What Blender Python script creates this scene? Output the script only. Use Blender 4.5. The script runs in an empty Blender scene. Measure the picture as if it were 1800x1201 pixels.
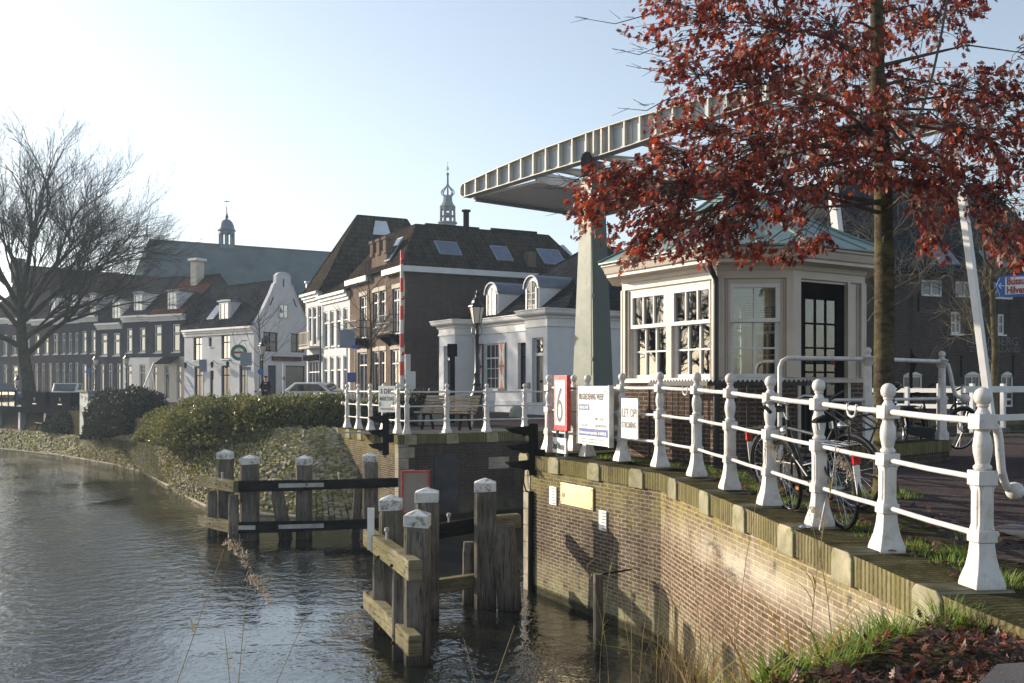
import bpy, bmesh, math, random
import numpy as np
from mathutils import Vector, Matrix, noise as mnoise
R = math.radians
V = Vector
scene = bpy.context.scene
COL = scene.collection

# ------------------------------------------------------------------ camera, light, exposure
cam_d = bpy.data.cameras.new("camera"); cam = bpy.data.objects.new("camera", cam_d); COL.objects.link(cam)
cam.location = (0, 0, 3.3); cam.rotation_euler = (R(90), 0, 0)
cam_d.sensor_width = 36; cam_d.lens = 35; cam_d.shift_y = 79.5/1800
cam_d.clip_start = .05; cam_d.clip_end = 3000
scene.camera = cam
SUN_EL, SUN_AZ = 17.0, 61.0              # azimuth: degrees left of the viewing direction (+Y)
SUN = V((-math.sin(R(SUN_AZ))*math.cos(R(SUN_EL)), math.cos(R(SUN_AZ))*math.cos(R(SUN_EL)), math.sin(R(SUN_EL))))
world = bpy.data.worlds.new("World"); scene.world = world; world.use_nodes = True
wn = world.node_tree.nodes; wl = world.node_tree.links
sky = wn.new("ShaderNodeTexSky"); sky.sky_type = 'NISHITA'; sky.sun_disc = False
sky.sun_elevation = R(SUN_EL); sky.sun_rotation = R(-SUN_AZ); sky.air_density = 1.0; sky.dust_density = 1.0; sky.ozone_density = 1.5
wn["Background"].inputs[1].default_value = .108
hs = wn.new("ShaderNodeHueSaturation"); hs.inputs['Saturation'].default_value = .66
wl.new(sky.outputs[0], hs.inputs['Color']); wl.new(hs.outputs[0], wn["Background"].inputs[0])
sun_d = bpy.data.lights.new("sun", 'SUN'); sun_d.energy = 4.1; sun_d.angle = R(.5); sun_d.color = (1, .88, .72)
sun = bpy.data.objects.new("sun", sun_d); COL.objects.link(sun)
sun.rotation_euler = (-SUN).to_track_quat('-Z', 'Y').to_euler(); sun.location = (-60, 30, 40)
scene.view_settings.view_transform = 'Standard'; scene.view_settings.look = 'None'
scene.view_settings.exposure = 1.05; scene.view_settings.gamma = 1
scene.cycles.max_bounces = 6; scene.cycles.transparent_max_bounces = 12

# ------------------------------------------------------------------ helpers
F = 1750.
def at(px, D, z): return V(((px-900)/F*D, D, z))
def zat(py, D): return 3.3-(py-680)/F*D

class Fr:                                  # a wall frame: x along, y inwards, z up
    def __init__(s, o, ux):
        s.o = V(o); s.ux = V(ux).normalized(); s.uy = V((0, 0, 1)).cross(s.ux)
    def p(s, x, y, z): return s.o+s.ux*x+s.uy*y+V((0, 0, z))
F0 = Fr((0, 0, 0), (1, 0, 0))

class MB:
    def __init__(s): s.v = []; s.f = []; s.m = []; s.mi = 0
    def add(s, vs, fs):
        b = len(s.v); s.v.extend([tuple(x) for x in vs])
        for f in fs: s.f.append(tuple(b+i for i in f)); s.m.append(s.mi)
        return s
    def poly(s, pts): return s.add(pts, [tuple(range(len(pts)))])
    def fbox(s, fr, x0, x1, y0, y1, z0, z1):
        P = [fr.p(x, y, z) for z in (z0, z1) for x, y in ((x0, y0), (x1, y0), (x1, y1), (x0, y1))]
        return s.add(P, [(0, 1, 5, 4), (1, 2, 6, 5), (2, 3, 7, 6), (3, 0, 4, 7), (4, 5, 6, 7), (3, 2, 1, 0)])
    def box(s, x0, x1, y0, y1, z0, z1): return s.fbox(F0, x0, x1, y0, y1, z0, z1)
    def beam(s, a, b, w, h, up=(0, 0, 1)):
        a = V(a); b = V(b); d = (b-a).normalized(); u = V(up); sd = d.cross(u)
        if sd.length < 1e-4: sd = d.cross(V((1, 0, 0)))
        sd.normalize(); u = sd.cross(d)
        P = [q+sd*(w/2*i)+u*(h/2*j) for q in (a, b) for i, j in ((-1, -1), (1, -1), (1, 1), (-1, 1))]
        return s.add(P, [(0, 1, 5, 4), (1, 2, 6, 5), (2, 3, 7, 6), (3, 0, 4, 7), (4, 5, 6, 7), (3, 2, 1, 0)])
    def prism(s, pts, vec):
        n = len(pts); vec = V(vec); P = [V(p) for p in pts]; P += [p+vec for p in P]
        return s.add(P, [tuple(range(n))[::-1], tuple(range(n, 2*n))]+[(i, (i+1) % n, (i+1) % n+n, i+n) for i in range(n)])
    def slab(s, pts, t):
        P = [V(p) for p in pts]; nrm = (P[1]-P[0]).cross(P[2]-P[0]).normalized()
        return s.prism([p-nrm*t for p in P], nrm*t)
    def tube(s, pts, rad, n=6, cap=True):
        pts = [V(p) for p in pts]
        if not hasattr(rad, '__len__'): rad = [rad]*len(pts)
        rings = []; prev = None
        for i, p in enumerate(pts):
            d = (pts[min(i+1, len(pts)-1)]-pts[max(i-1, 0)])
            if d.length < 1e-9: d = V((0, 0, 1))
            d.normalize()
            if prev is None:
                a = V((1, 0, 0)) if abs(d.x) < .8 else V((0, 1, 0)); a = (a-d*a.dot(d)).normalized()
            else: a = (prev-d*prev.dot(d)); a = a.normalized() if a.length > 1e-6 else d.orthogonal().normalized()
            prev = a; b = d.cross(a)
            rings.append([p+(a*math.cos(t)+b*math.sin(t))*rad[i] for t in [2*math.pi*k/n for k in range(n)]])
        fs = [(i*n+k, i*n+(k+1) % n, (i+1)*n+(k+1) % n, (i+1)*n+k) for i in range(len(pts)-1) for k in range(n)]
        if cap: fs += [tuple(range(n))[::-1], tuple((len(pts)-1)*n+k for k in range(n))]
        return s.add([q for r in rings for q in r], fs)
    def lathe(s, c, prof, n=12, rot=0, sq=None):
        c = V(c); vs = []; m = len(prof)
        for r, z in prof:
            for k in range(n):
                t = 2*math.pi*k/n+rot; vs.append(c+V((r*math.cos(t), r*math.sin(t), z)))
        fs = [(i*n+k, i*n+(k+1) % n, (i+1)*n+(k+1) % n, (i+1)*n+k) for i in range(m-1) for k in range(n)]
        fs += [tuple(range(n))[::-1], tuple((m-1)*n+k for k in range(n))]
        return s.add(vs, fs)
    def sphere(s, c, r, n=12, sc=(1, 1, 1)):
        c = V(c); m = n//2; vs = [c+V((0, 0, -r*sc[2]))]
        for i in range(1, m):
            a = -math.pi/2+math.pi*i/m
            for k in range(n):
                t = 2*math.pi*k/n; vs.append(c+V((r*sc[0]*math.cos(a)*math.cos(t), r*sc[1]*math.cos(a)*math.sin(t), r*sc[2]*math.sin(a))))
        vs.append(c+V((0, 0, r*sc[2]))); L = len(vs)-1
        fs = [(0, 1+(k+1) % n, 1+k) for k in range(n)]
        fs += [(1+i*n+k, 1+i*n+(k+1) % n, 1+(i+1)*n+(k+1) % n, 1+(i+1)*n+k) for i in range(m-2) for k in range(n)]
        fs += [(1+(m-2)*n+k, 1+(m-2)*n+(k+1) % n, L) for k in range(n)]
        return s.add(vs, fs)
    def build(s, name, mats, parent=None, smooth=None, bevel=0, origin=None, seg=2, w=False):
        me = bpy.data.meshes.new(name)
        if origin is None and parent is None and s.v:
            a = np.array(s.v); lo = a.min(0); hi = a.max(0); origin = ((lo[0]+hi[0])/2, (lo[1]+hi[1])/2, lo[2])
        vs = s.v
        if origin is not None and parent is None:
            vs = [(x-origin[0], y-origin[1], z-origin[2]) for x, y, z in s.v]
        if w and parent is not None:
            l = parent.location; vs = [(x-l.x, y-l.y, z-l.z) for x, y, z in s.v]
        me.from_pydata(vs, [], s.f)
        if not isinstance(mats, (list, tuple)): mats = [mats]
        for m in mats: me.materials.append(m)
        if len(mats) > 1: me.polygons.foreach_set('material_index', s.m)
        if any(m.name in UVM for m in mats): box_uv(me)
        if smooth:
            me.shade_smooth(); me.set_sharp_from_angle(angle=R(smooth))
        me.validate()
        o = bpy.data.objects.new(name, me); COL.objects.link(o)
        if parent is not None: o.parent = parent
        elif origin is not None: o.location = origin
        if bevel:
            md = o.modifiers.new('bevel', 'BEVEL'); md.width = bevel; md.segments = seg; md.limit_method = 'ANGLE'; md.angle_limit = R(40)
        return o

def box_uv(me):
    uv = me.uv_layers.new(name='UVMap'); Z = V((0, 0, 1)); dat = [0.]*(2*len(me.loops))
    for p in me.polygons:
        n = p.normal; vs = [me.vertices[me.loops[i].vertex_index].co for i in p.loop_indices]
        if abs(n.z) > .93:
            t = (vs[1]-vs[0]); t.z = 0
            t = t.normalized() if t.length > 1e-6 else V((1, 0, 0)); b = Z.cross(t)
        else:
            t = Z.cross(n).normalized(); b = n.cross(t)
        for i, c in zip(p.loop_indices, vs): dat[2*i] = c.dot(t); dat[2*i+1] = c.dot(b)
    uv.data.foreach_set('uv', dat)

def thing(name, label, cat, loc=(0, 0, 0), rz=0, group=None):
    o = bpy.data.objects.new(name, None); COL.objects.link(o); o.empty_display_size = .2
    o.location = loc; o.rotation_euler = (0, 0, rz); return tag(o, label, cat, group)
def tag(o, label, cat, group=None, kind=None):
    o['label'] = label; o['category'] = cat
    if group: o['group'] = group
    if kind: o['kind'] = kind
    return o
def kind(o, k): o['kind'] = k; return o
def kids(o): return [c for c in COL.objects if c.parent == o]
KID = {}
def copy_thing(root, loc, rz=0, label=None, group=None, scale=None):
    def cp(o, par):
        c = o.copy(); COL.objects.link(c); c.parent = par
        for ch in [x for x in KID.get(root.name) if x.parent == o]: cp(ch, c)
        return c
    if root.name not in KID: KID[root.name] = [x for x in COL.objects if x.parent is not None]
    r = cp(root, None); r.location = loc; r.rotation_euler = (0, 0, rz)
    if scale: r.scale = (scale,)*3
    if label: r['label'] = label
    if group: r['group'] = group
    return r

# ------------------------------------------------------------------ materials
UVM = set(); MAT = {}
class NT:
    def __init__(s, name):
        s.m = bpy.data.materials.new(name); s.m.use_nodes = True; s.t = s.m.node_tree; s.n = s.t.nodes
        s.b = s.n['Principled BSDF']; s.out = s.n['Material Output']
    def new(s, t, **k):
        n = s.n.new('ShaderNode'+t)
        for a, v in k.items(): setattr(n, a, v)
        return n
    def link(s, a, b): s.t.links.new(a, b)
    def math(s, op, a, b=None, c=None, clamp=False):
        n = s.new('Math', operation=op); n.use_clamp = clamp
        for i, x in enumerate((a, b, c)):
            if x is None: continue
            if isinstance(x, (int, float)): n.inputs[i].default_value = x
            else: s.link(x, n.inputs[i])
        return n.outputs[0]
    def coords(s, which='Object'): return s.new('TexCoord').outputs[which]
    def pos(s): return s.new('NewGeometry').outputs['Position']
    def noise(s, scale, detail=4, rough=.55, co=None, stretch=None):
        n = s.new('TexNoise'); n.inputs['Scale'].default_value = scale; n.inputs['Detail'].default_value = detail; n.inputs['Roughness'].default_value = rough
        co = co or s.pos()
        if stretch:
            mp = s.new('Mapping'); mp.inputs['Scale'].default_value = stretch; s.link(co, mp.inputs[0]); co = mp.outputs[0]
        s.link(co, n.inputs['Vector']); return n.outputs['Fac']
    def ramp(s, fac, stops):
        r = s.new('ValToRGB'); e = r.color_ramp.elements
        while len(e) < len(stops): e.new(.5)
        for x, (p, c) in zip(e, stops): x.position = p; x.color = (*c, 1) if hasattr(c, '__len__') else (c, c, c, 1)
        s.link(fac, r.inputs[0]); return r.outputs[0]
    def mix(s, fac, a, b, mode='MIX'):
        n = s.new('Mix', data_type='RGBA', blend_type=mode)
        for sock, x in ((n.inputs[0], fac), (n.inputs[6], a), (n.inputs[7], b)):
            if isinstance(x, (int, float)): sock.default_value = x
            elif isinstance(x, tuple): sock.default_value = (*x, 1)
            else: s.link(x, sock)
        return n.outputs[2]
    def bump(s, h, strength=.3, dist=.02):
        n = s.new('Bump'); n.inputs['Strength'].default_value = strength; n.inputs['Distance'].default_value = dist
        s.link(h, n.inputs['Height']); s.link(n.outputs[0], s.b.inputs['Normal']); return n
    def col(s, c): s.link(c, s.b.inputs['Base Color'])
    def done(s, rough=.7, metallic=0, spec=.5):
        if isinstance(rough, (int, float)) and rough >= .7 and not metallic: spec = 0
        if isinstance(rough, (int, float)): s.b.inputs['Roughness'].default_value = rough
        else: s.link(rough, s.b.inputs['Roughness'])
        s.b.inputs['Metallic'].default_value = metallic; s.b.inputs['Specular IOR Level'].default_value = spec
        MAT[s.m.name] = s.m; return s.m

def plain(name, c, rough=.6, var=.25, vs=2.5, bump=.15, bs=40, metallic=0, spec=.5, dirt=None, dirt_amt=.5, top=None):
    t = NT(name); n = t.noise(vs, 5)
    k = tuple(x*(1-var) for x in c); l = tuple(min(1, x*(1+var*.6)) for x in c)
    cc = t.ramp(n, [(.3, k), (.7, l)])
    if dirt:
        d = t.ramp(t.noise(vs*2.3, 7, .7), [(.5, 0.), (.66, dirt_amt)]); cc = t.mix(d, cc, dirt)
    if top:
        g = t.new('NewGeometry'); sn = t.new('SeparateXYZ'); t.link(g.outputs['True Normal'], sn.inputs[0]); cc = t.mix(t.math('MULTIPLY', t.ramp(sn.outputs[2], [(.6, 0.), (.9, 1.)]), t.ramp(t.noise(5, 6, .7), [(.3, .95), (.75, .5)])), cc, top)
    t.col(cc)
    if bump: t.bump(t.noise(bs, 5, .6), bump, .01)
    return t.done(rough, metallic, spec)

def bricks(name, c1, c2, mortar, bw=.22, bh=.065, ms=.009, off=.5, bump=.5, stain=None, moss=None, eff=None, dark=.55, rough=.88, top=None):
    UVM.add(name); t = NT(name); uv = t.coords('UV')
    b = t.new('TexBrick'); b.offset = off
    for k, v in (('Scale', 1.), ('Brick Width', bw), ('Row Height', bh), ('Mortar Size', ms), ('Mortar Smooth', .25), ('Bias', -.1)): b.inputs[k].default_value = v
    wob = t.new('TexNoise'); wob.inputs['Scale'].default_value = 7; wob.inputs['Detail'].default_value = 3
    vm = t.new('VectorMath', operation='MULTIPLY_ADD'); vm.inputs[1].default_value = (.02, .012, 0)
    t.link(uv, wob.inputs['Vector']); t.link(wob.outputs['Color'], vm.inputs[0]); t.link(uv, vm.inputs[2]); t.link(vm.outputs[0], b.inputs['Vector'])
    b.inputs['Color1'].default_value = (*c1, 1); b.inputs['Color2'].default_value = (*c2, 1); b.inputs['Mortar'].default_value = (*mortar, 1)
    c = b.outputs['Color']; P = t.pos()
    c = t.mix(t.ramp(t.noise(1.1, 6, .65, P), [(.35, dark*.75), (.68, 0.)]), c, tuple(x*.45 for x in c1))
    c = t.mix(t.ramp(t.noise(22, 3, .6, P), [(.35, .6), (.65, 0.)]), c, tuple(x*.45 for x in c2))
    c = t.mix(t.ramp(t.noise(1.6, 6, .7, P, (2.2, 2.2, .28)), [(.46, 0.), (.68, dark*.75)]), c, tuple(x*.35 for x in c1))
    sx = t.new('SeparateXYZ'); t.link(P, sx.inputs[0])
    if eff:                                       # lime bloom in a band
        z0, z1, col_ = eff
        band = t.math('MULTIPLY', t.ramp(t.math('SUBTRACT', sx.outputs[2], z0), [(0., 0.), (.28, 1.)]), t.ramp(t.math('SUBTRACT', z1, sx.outputs[2]), [(0., 0.), (.3, 1.)]))
        near = t.ramp(t.math('DIVIDE', t.math('SUBTRACT', 13., sx.outputs[1]), 6.), [(0., 0.), (.4, 1.)])
        f = t.math('MULTIPLY', t.math('MULTIPLY', band, near), t.ramp(t.noise(1.6, 7, .7, P), [(.34, 0.), (.62, .85)]))
        c = t.mix(f, c, col_)
        drip = t.math('MULTIPLY', near, t.ramp(t.noise(2.2, 5, .7, P, (2.5, 2.5, .35)), [(.55, 0.), (.75, .3)])); c = t.mix(drip, c, col_)
    if moss:
        z0, z1, col_, amt = moss
        f = t.math('MULTIPLY', t.ramp(t.math('DIVIDE', t.math('SUBTRACT', sx.outputs[2], z0), z1-z0), [(0., 0.), (1., 1.)]), t.ramp(t.noise(3.2, 7, .7, P), [(.36, 0.), (.62, amt)]))
        c = t.mix(f, c, col_)
    if top:
        g = t.new('NewGeometry'); sn = t.new('SeparateXYZ'); t.link(g.outputs['True Normal'], sn.inputs[0]); f = t.math('MULTIPLY', t.ramp(sn.outputs[2], [(.6, 0.), (.85, 1.)]), t.ramp(t.noise(4, 6, .7, P), [(.3, .95), (.72, .35)])); c = t.mix(f, c, top)
    if stain:                                     # waterline growth and lime just above the water
        f = t.math('MULTIPLY', t.ramp(t.math('SUBTRACT', .75, sx.outputs[2]), [(0., 0.), (.5, 1.)]), t.ramp(t.noise(5, 6, .7, P), [(.35, 0.), (.6, .8)])); c = t.mix(f, c, stain)
        f2 = t.ramp(t.math('SUBTRACT', .16, sx.outputs[2]), [(0., 0.), (.06, .85)]); c = t.mix(f2, c, (.02, .022, .015))
    t.col(c)
    h = t.math('ADD', t.math('MULTIPLY', b.outputs['Fac'], -1.), t.math('MULTIPLY', t.noise(30, 5, .6, P), .9))
    t.bump(h, bump, .012); return t.done(rough)

def tiles(name, c, c2, pu=.24, pv=.32, moss=None, rough=.6, bump=1.0):
    UVM.add(name); t = NT(name); uv = t.coords('UV'); sp = t.new('SeparateXYZ'); t.link(uv, sp.inputs[0])
    su = t.math('SINE', t.math('MULTIPLY', sp.outputs[0], 2*math.pi/pu)); fv = t.math('FRACT', t.math('DIVIDE', sp.outputs[1], pv))
    h = t.math('ADD', t.math('MULTIPLY', su, .5), t.math('MULTIPLY', fv, -.9))
    b = t.new('TexBrick'); b.offset = 0
    for k, v in (('Scale', 1.), ('Brick Width', pu), ('Row Height', pv), ('Mortar Size', 0.)): b.inputs[k].default_value = v
    b.inputs['Color1'].default_value = (*c, 1); b.inputs['Color2'].default_value = (*c2, 1); t.link(uv, b.inputs['Vector'])
    cc = t.mix(t.ramp(t.noise(.9, 6, .65), [(.35, .6), (.7, 0.)]), b.outputs['Color'], tuple(x*.5 for x in c))
    if moss: cc = t.mix(t.ramp(t.noise(1.7, 7, .7), [(.5, 0.), (.72, .7)]), cc, moss)
    jt = t.math('ADD', t.math('MULTIPLY', t.ramp(fv, [(.0, 1.), (.25, 0.)]), .85), t.math('MULTIPLY', t.ramp(t.math('ABSOLUTE', t.math('ADD', su, .75)), [(0., 1.), (.3, 0.)]), .5), clamp=True)
    cc = t.mix(jt, cc, (.006, .006, .006))
    t.col(cc); t.bump(h, bump, .06); return t.done(max(rough, .75), 0, .15)

def wood(name, c, c2, rough=.8, axis=(9, 9, .8), moss=None, wet=None):
    t = NT(name); P = t.coords('Object')
    g = t.noise(2.2, 8, .7, P, axis); cc = t.ramp(g, [(.3, c2), (.5, c), (.72, tuple(min(1, x*1.35) for x in c))])
    cc = t.mix(t.ramp(t.noise(1.4, 5, .6), [(.4, .55), (.65, 0.)]), cc, tuple(x*.5 for x in c2))
    cr = t.noise(1.5, 3, .5, P, tuple(a*1.8 if a > 2 else a*.55 for a in axis)); cc = t.mix(t.ramp(t.math('ABSOLUTE', t.math('SUBTRACT', cr, .5)), [(.004, .9), (.016, 0.)]), cc, (.008, .007, .006))
    sx = t.new('SeparateXYZ'); t.link(t.pos(), sx.inputs[0])
    if moss:
        f = t.math('MULTIPLY', t.ramp(t.math('DIVIDE', t.math('SUBTRACT', sx.outputs[2], moss[1]), .5), [(0., 0.), (1., 1.)]), t.ramp(t.noise(5, 7, .75), [(.42, 0.), (.62, moss[2])])); cc = t.mix(f, cc, moss[0])
    if wet: cc = t.mix(t.ramp(t.math('DIVIDE', t.math('SUBTRACT', wet, sx.outputs[2]), .35), [(0., 0.), (1., .92)]), cc, (.012, .013, .009))
    t.col(cc); t.bump(t.noise(4, 8, .75, P, axis), .7, .02); return t.done(rough)

def leafm(name, cols, trans=.35, rough=.5, spec=.4):
    t = NT(name); g = t.new('NewGeometry'); r = t.ramp(g.outputs['Random Per Island'], [(i/(len(cols)-1), c) for i, c in enumerate(cols)])
    t.col(r); m = t.done(rough, 0, spec)
    tr = t.new('BsdfTranslucent'); t.link(r, tr.inputs[0]); mx = t.new('MixShader'); mx.inputs[0].default_value = trans
    t.link(t.b.outputs[0], mx.inputs[1]); t.link(tr.outputs[0], mx.inputs[2]); t.link(mx.outputs[0], t.out.inputs[0]); return m

def winglass(name, c, refl=1.9, rough=.03):
    t = NT(name); t.col(t.ramp(t.noise(.7, 3, .5), [(.35, tuple(x*.5 for x in c)), (.65, c)])); t.b.inputs['IOR'].default_value = refl
    t.bump(t.noise(1.5, 2), .04, .03); return t.done(rough)
def clearglass(name, boost=2.2, tint=(.93, .96, .95)):
    t = NT(name); fr = t.new('Fresnel'); fr.inputs[0].default_value = 1.5
    tr = t.new('BsdfTransparent'); tr.inputs[0].default_value = (*tint, 1); gl = t.new('BsdfGlossy'); gl.inputs['Roughness'].default_value = .015
    mx = t.new('MixShader'); t.link(t.math('MULTIPLY', fr.outputs[0], boost, clamp=True), mx.inputs[0]); t.link(tr.outputs[0], mx.inputs[1]); t.link(gl.outputs[0], mx.inputs[2])
    t.link(mx.outputs[0], t.out.inputs[0]); MAT[name] = t.m; return t.m

M = {}
M['white_rail'] = plain('white_rail_paint', (.60, .575, .55), .38, .12, 4, .2, 70, dirt=(.30, .23, .15), dirt_amt=.5)
M['white'] = plain('white_paint', (.64, .63, .615), .5, .08, 2, .08, 50, dirt=(.5, .47, .42), dirt_amt=.25)
M['cream'] = plain('cream_paint', (.52, .455, .385), .45, .1, 2, .1, 50, dirt=(.36, .3, .24), dirt_amt=.3)
M['stucco'] = plain('white_stucco', (.62, .63, .65), .8, .08, .9, .25, 60, dirt=(.5, .49, .46), dirt_amt=.4)
M['stucco_far'] = plain('white_stucco_weathered', (.58, .59, .61), .85, .1, .8, .2, 40, dirt=(.4, .4, .4), dirt_amt=.35)
M['beige'] = plain('beige_stucco', (.55, .5, .42), .85, .1, .8, .2, 40)
M['girder'] = plain('girder_paint', (.46, .44, .385), .5, .14, 2.2, .1, 40, dirt=(.35, .33, .27), dirt_amt=.45)
M['girder_web'] = plain('girder_web_paint', (.33, .37, .41), .5, .1, 2, .1, 40)
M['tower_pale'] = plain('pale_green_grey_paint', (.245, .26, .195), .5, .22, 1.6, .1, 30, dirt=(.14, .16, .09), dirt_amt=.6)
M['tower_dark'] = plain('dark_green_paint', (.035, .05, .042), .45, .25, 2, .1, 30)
M['black'] = plain('black_paint', (.014, .015, .016), .4, .3, 3, .1, 50)
M['blackmatte'] = plain('black_matte', (.012, .012, .013), .8, .3, 4, .2, 50)
M['ironfence'] = plain('black_iron', (.015, .016, .018), .5, .3, 4, .1, 60)
M['door'] = plain('black_brown_door', (.012, .011, .010), .7, .3, 3, .1, 50)
M['greenpaint'] = plain('green_door_paint', (.02, .032, .028), .4, .3, 3, .1, 50)
M['red'] = plain('red_paint', (.52, .035, .03), .4, .2, 5, .05, 50, dirt=(.6, .4, .38), dirt_amt=.3)
M['redboom'] = plain('red_band', (.55, .03, .035), .4, .1, 5, .05, 50)
M['signwhite'] = plain('sign_white', (.80, .79, .74), .4, .06, 5, .03, 50, dirt=(.6, .55, .45), dirt_amt=.2)
M['signink'] = plain('sign_ink', (.05, .05, .055), .5, .1, 5, 0)
M['signgrey'] = plain('sign_grey_ink', (.15, .14, .125), .5, .1, 5, 0)
M['signblue'] = plain('sign_blue', (.02, .11, .42), .35, .1, 5, .03, 50)
M['signnavy'] = plain('sign_navy', (.06, .09, .26), .4, .1, 5, 0)
M['signred'] = plain('sign_red_letters', (.36, .03, .04), .4, .1, 5, 0)
M['signback'] = plain('sign_grey_back', (.22, .25, .30), .5, .1, 4, .05, 40)
M['brass'] = plain('brass_plate', (.66, .57, .33), .42, .18, 5, .12, 40, metallic=.35, dirt=(.3, .22, .08), dirt_amt=.4)
M['steel'] = plain('galvanised_steel', (.42, .42, .41), .4, .25, 6, .1, 60, metallic=.7)
M['chrome'] = plain('chrome', (.6, .6, .6), .18, .15, 6, 0, metallic=1.)
M['rubber'] = plain('black_rubber', (.018, .018, .018), .7, .3, 5, .2, 80)
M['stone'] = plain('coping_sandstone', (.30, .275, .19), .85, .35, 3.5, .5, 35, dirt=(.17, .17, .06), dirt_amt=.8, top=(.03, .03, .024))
M['quoin'] = plain('quoin_stone', (.36, .32, .25), .85, .3, 2.5, .5, 30, dirt=(.15, .14, .09), dirt_amt=.6)
M['concrete'] = plain('concrete', (.30, .29, .26), .9, .25, 2, .4, 40, dirt=(.14, .14, .09), dirt_amt=.5)
M['slab'] = plain('paving_slab', (.13, .125, .125), .8, .3, 2.2, .35, 60, dirt=(.09, .09, .06), dirt_amt=.5)
M['asphalt'] = plain('street_asphalt', (.11, .1, .1), .85, .25, 1.2, .3, 60)
M['path'] = plain('sandy_path', (.36, .33, .28), .95, .25, 1.3, .4, 40)
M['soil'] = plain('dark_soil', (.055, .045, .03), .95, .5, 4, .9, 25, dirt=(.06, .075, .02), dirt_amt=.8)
M['bankbase'] = plain('bank_soil', (.10, .095, .05), .95, .5, 3, .9, 15)
M['copper'] = plain('green_copper', (.17, .25, .235), .45, .3, 1.3, .1, 30, dirt=(.32, .40, .30), dirt_amt=.5)
M['lead'] = plain('blue_grey_lead', (.10, .125, .16), .45, .25, 1.5, .1, 30)
M['slate'] = plain('church_slate', (.085, .11, .115), .7, .35, .35, .2, 8, dirt=(.12, .17, .14), dirt_amt=.5)
M['towerstone'] = plain('tower_stone', (.17, .18, .19), .85, .3, 1, .3, 10)
M['gold'] = plain('gilding', (.7, .6, .3), .35, .1, 3, 0, metallic=.6)
M['glassdark'] = winglass('window_glass_dark', (.03, .036, .045), 1.65)
M['glasssky'] = winglass('window_glass_bright', (.06, .07, .08), 3.6, .05)
M['glassroof'] = winglass('skylight_glass', (.05, .09, .18), 2.3)
M['glass'] = clearglass('kiosk_glass', 3.0)
M['glasspale'] = clearglass('railing_glass', 1.5, (.75, .85, .82))
M['curtain'] = plain('grey_curtain', (.45, .47, .5), .9, .15, 3, .1, 20)
M['blind'] = plain('white_blind', (.7, .68, .62), .7, .08, 3, 0)
M['lampglass'] = plain('milky_lamp_glass', (.62, .56, .46), .25, .12, 4, .02, 20)
M['bark'] = wood('brown_bark', (.13, .105, .075), (.05, .04, .03), .9, (7, 7, 2), moss=((.17, .16, .05), -9, .5))
M['barkgrey'] = wood('grey_bark', (.075, .07, .058), (.03, .028, .024), .9, (5, 5, 2), moss=((.09, .10, .03), -9, .45))
M['twig'] = plain('twig_bark', (.10, .085, .07), .85, .3, 3, 0)
M['twigpale'] = plain('pale_twig_bark', (.13, .115, .095), .85, .3, 3, 0)
M['oldwood'] = wood('weathered_oak_timber', (.235, .21, .18), (.06, .052, .045), .85, (10, 10, .7), moss=((.12, .12, .04), .7, .32), wet=.25)
M['beamwood'] = wood('weathered_beam_timber', (.25, .22, .165), (.10, .085, .06), .85, (1.0, 1.0, 9), moss=((.17, .17, .05), -.2, .55), wet=.12)
M['beamshade'] = wood('shaded_beam_timber', (.025, .023, .021), (.009, .009, .009), .75, (1.0, 1.0, 9))  # beam timber with the shade of the camera-facing beams put into its colour
M['benchwood'] = wood('pale_bench_slats', (.42, .36, .27), (.25, .2, .15), .7, (1.2, 1.2, 9))
M['capwhite'] = plain('white_cap_paint', (.62, .62, .60), .55, .1, 5, .25, 30, dirt=(.10, .11, .05), dirt_amt=1.)
M['roofdark'] = tiles('dark_pantiles', (.018, .02, .024), (.05, .052, .056), rough=.6)
M['roofbrown'] = tiles('brown_pantiles', (.05, .032, .027), (.035, .025, .022), rough=.7, moss=(.055, .06, .03))
M['roofred'] = tiles('dull_red_pantiles', (.12, .055, .038), (.05, .028, .022), rough=.75, moss=(.05, .05, .03))
M['roofmoss'] = tiles('mossy_brown_pantiles', (.075, .055, .042), (.022, .018, .016), pu=.28, pv=.34, rough=.75, moss=(.075, .08, .03))
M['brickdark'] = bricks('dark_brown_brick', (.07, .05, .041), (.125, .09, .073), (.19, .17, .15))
M['brickmill'] = bricks('blackened_mill_brick', (.06, .044, .038), (.105, .078, .067), (.14, .125, .11))
M['brickwarm'] = bricks('warm_brown_brick', (.15, .10, .075), (.25, .18, .135), (.36, .32, .27))
M['brickrow'] = bricks('purple_row_brick', (.10, .062, .06), (.135, .088, .083), (.14, .12, .12))
M['brickgrey'] = bricks('grey_painted_brick', (.075, .073, .082), (.095, .092, .10), (.11, .11, .115))
M['brickkiosk'] = bricks('kiosk_brown_brick', (.10, .065, .05), (.17, .11, .08), (.36, .32, .27), bump=.6)
M['brickquay'] = bricks('quay_brick_grey', (.07, .052, .042), (.20, .15, .112), (.42, .37, .28), bw=.19, bh=.054, ms=.0095, bump=.8, stain=(.30, .29, .17), moss=(1.25, 2.1, (.27, .24, .08), .75), dark=.6)
M['brickquay2'] = bricks('quay_brick_red', (.115, .072, .048), (.25, .16, .105), (.49, .43, .32), bw=.19, bh=.054, ms=.010, bump=.8, stain=(.30, .29, .17), moss=(1.3, 2.0, (.29, .255, .09), .8), eff=(1.3, 1.86, (.66, .60, .52)), dark=.4)
M['brickshade'] = bricks('shaded_brick', (.085, .065, .055), (.13, .10, .08), (.17, .15, .13), bump=.7, stain=(.14, .14, .09), dark=.8)  # darker brick copy: shade of the walls away from the sun, in the colour
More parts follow.
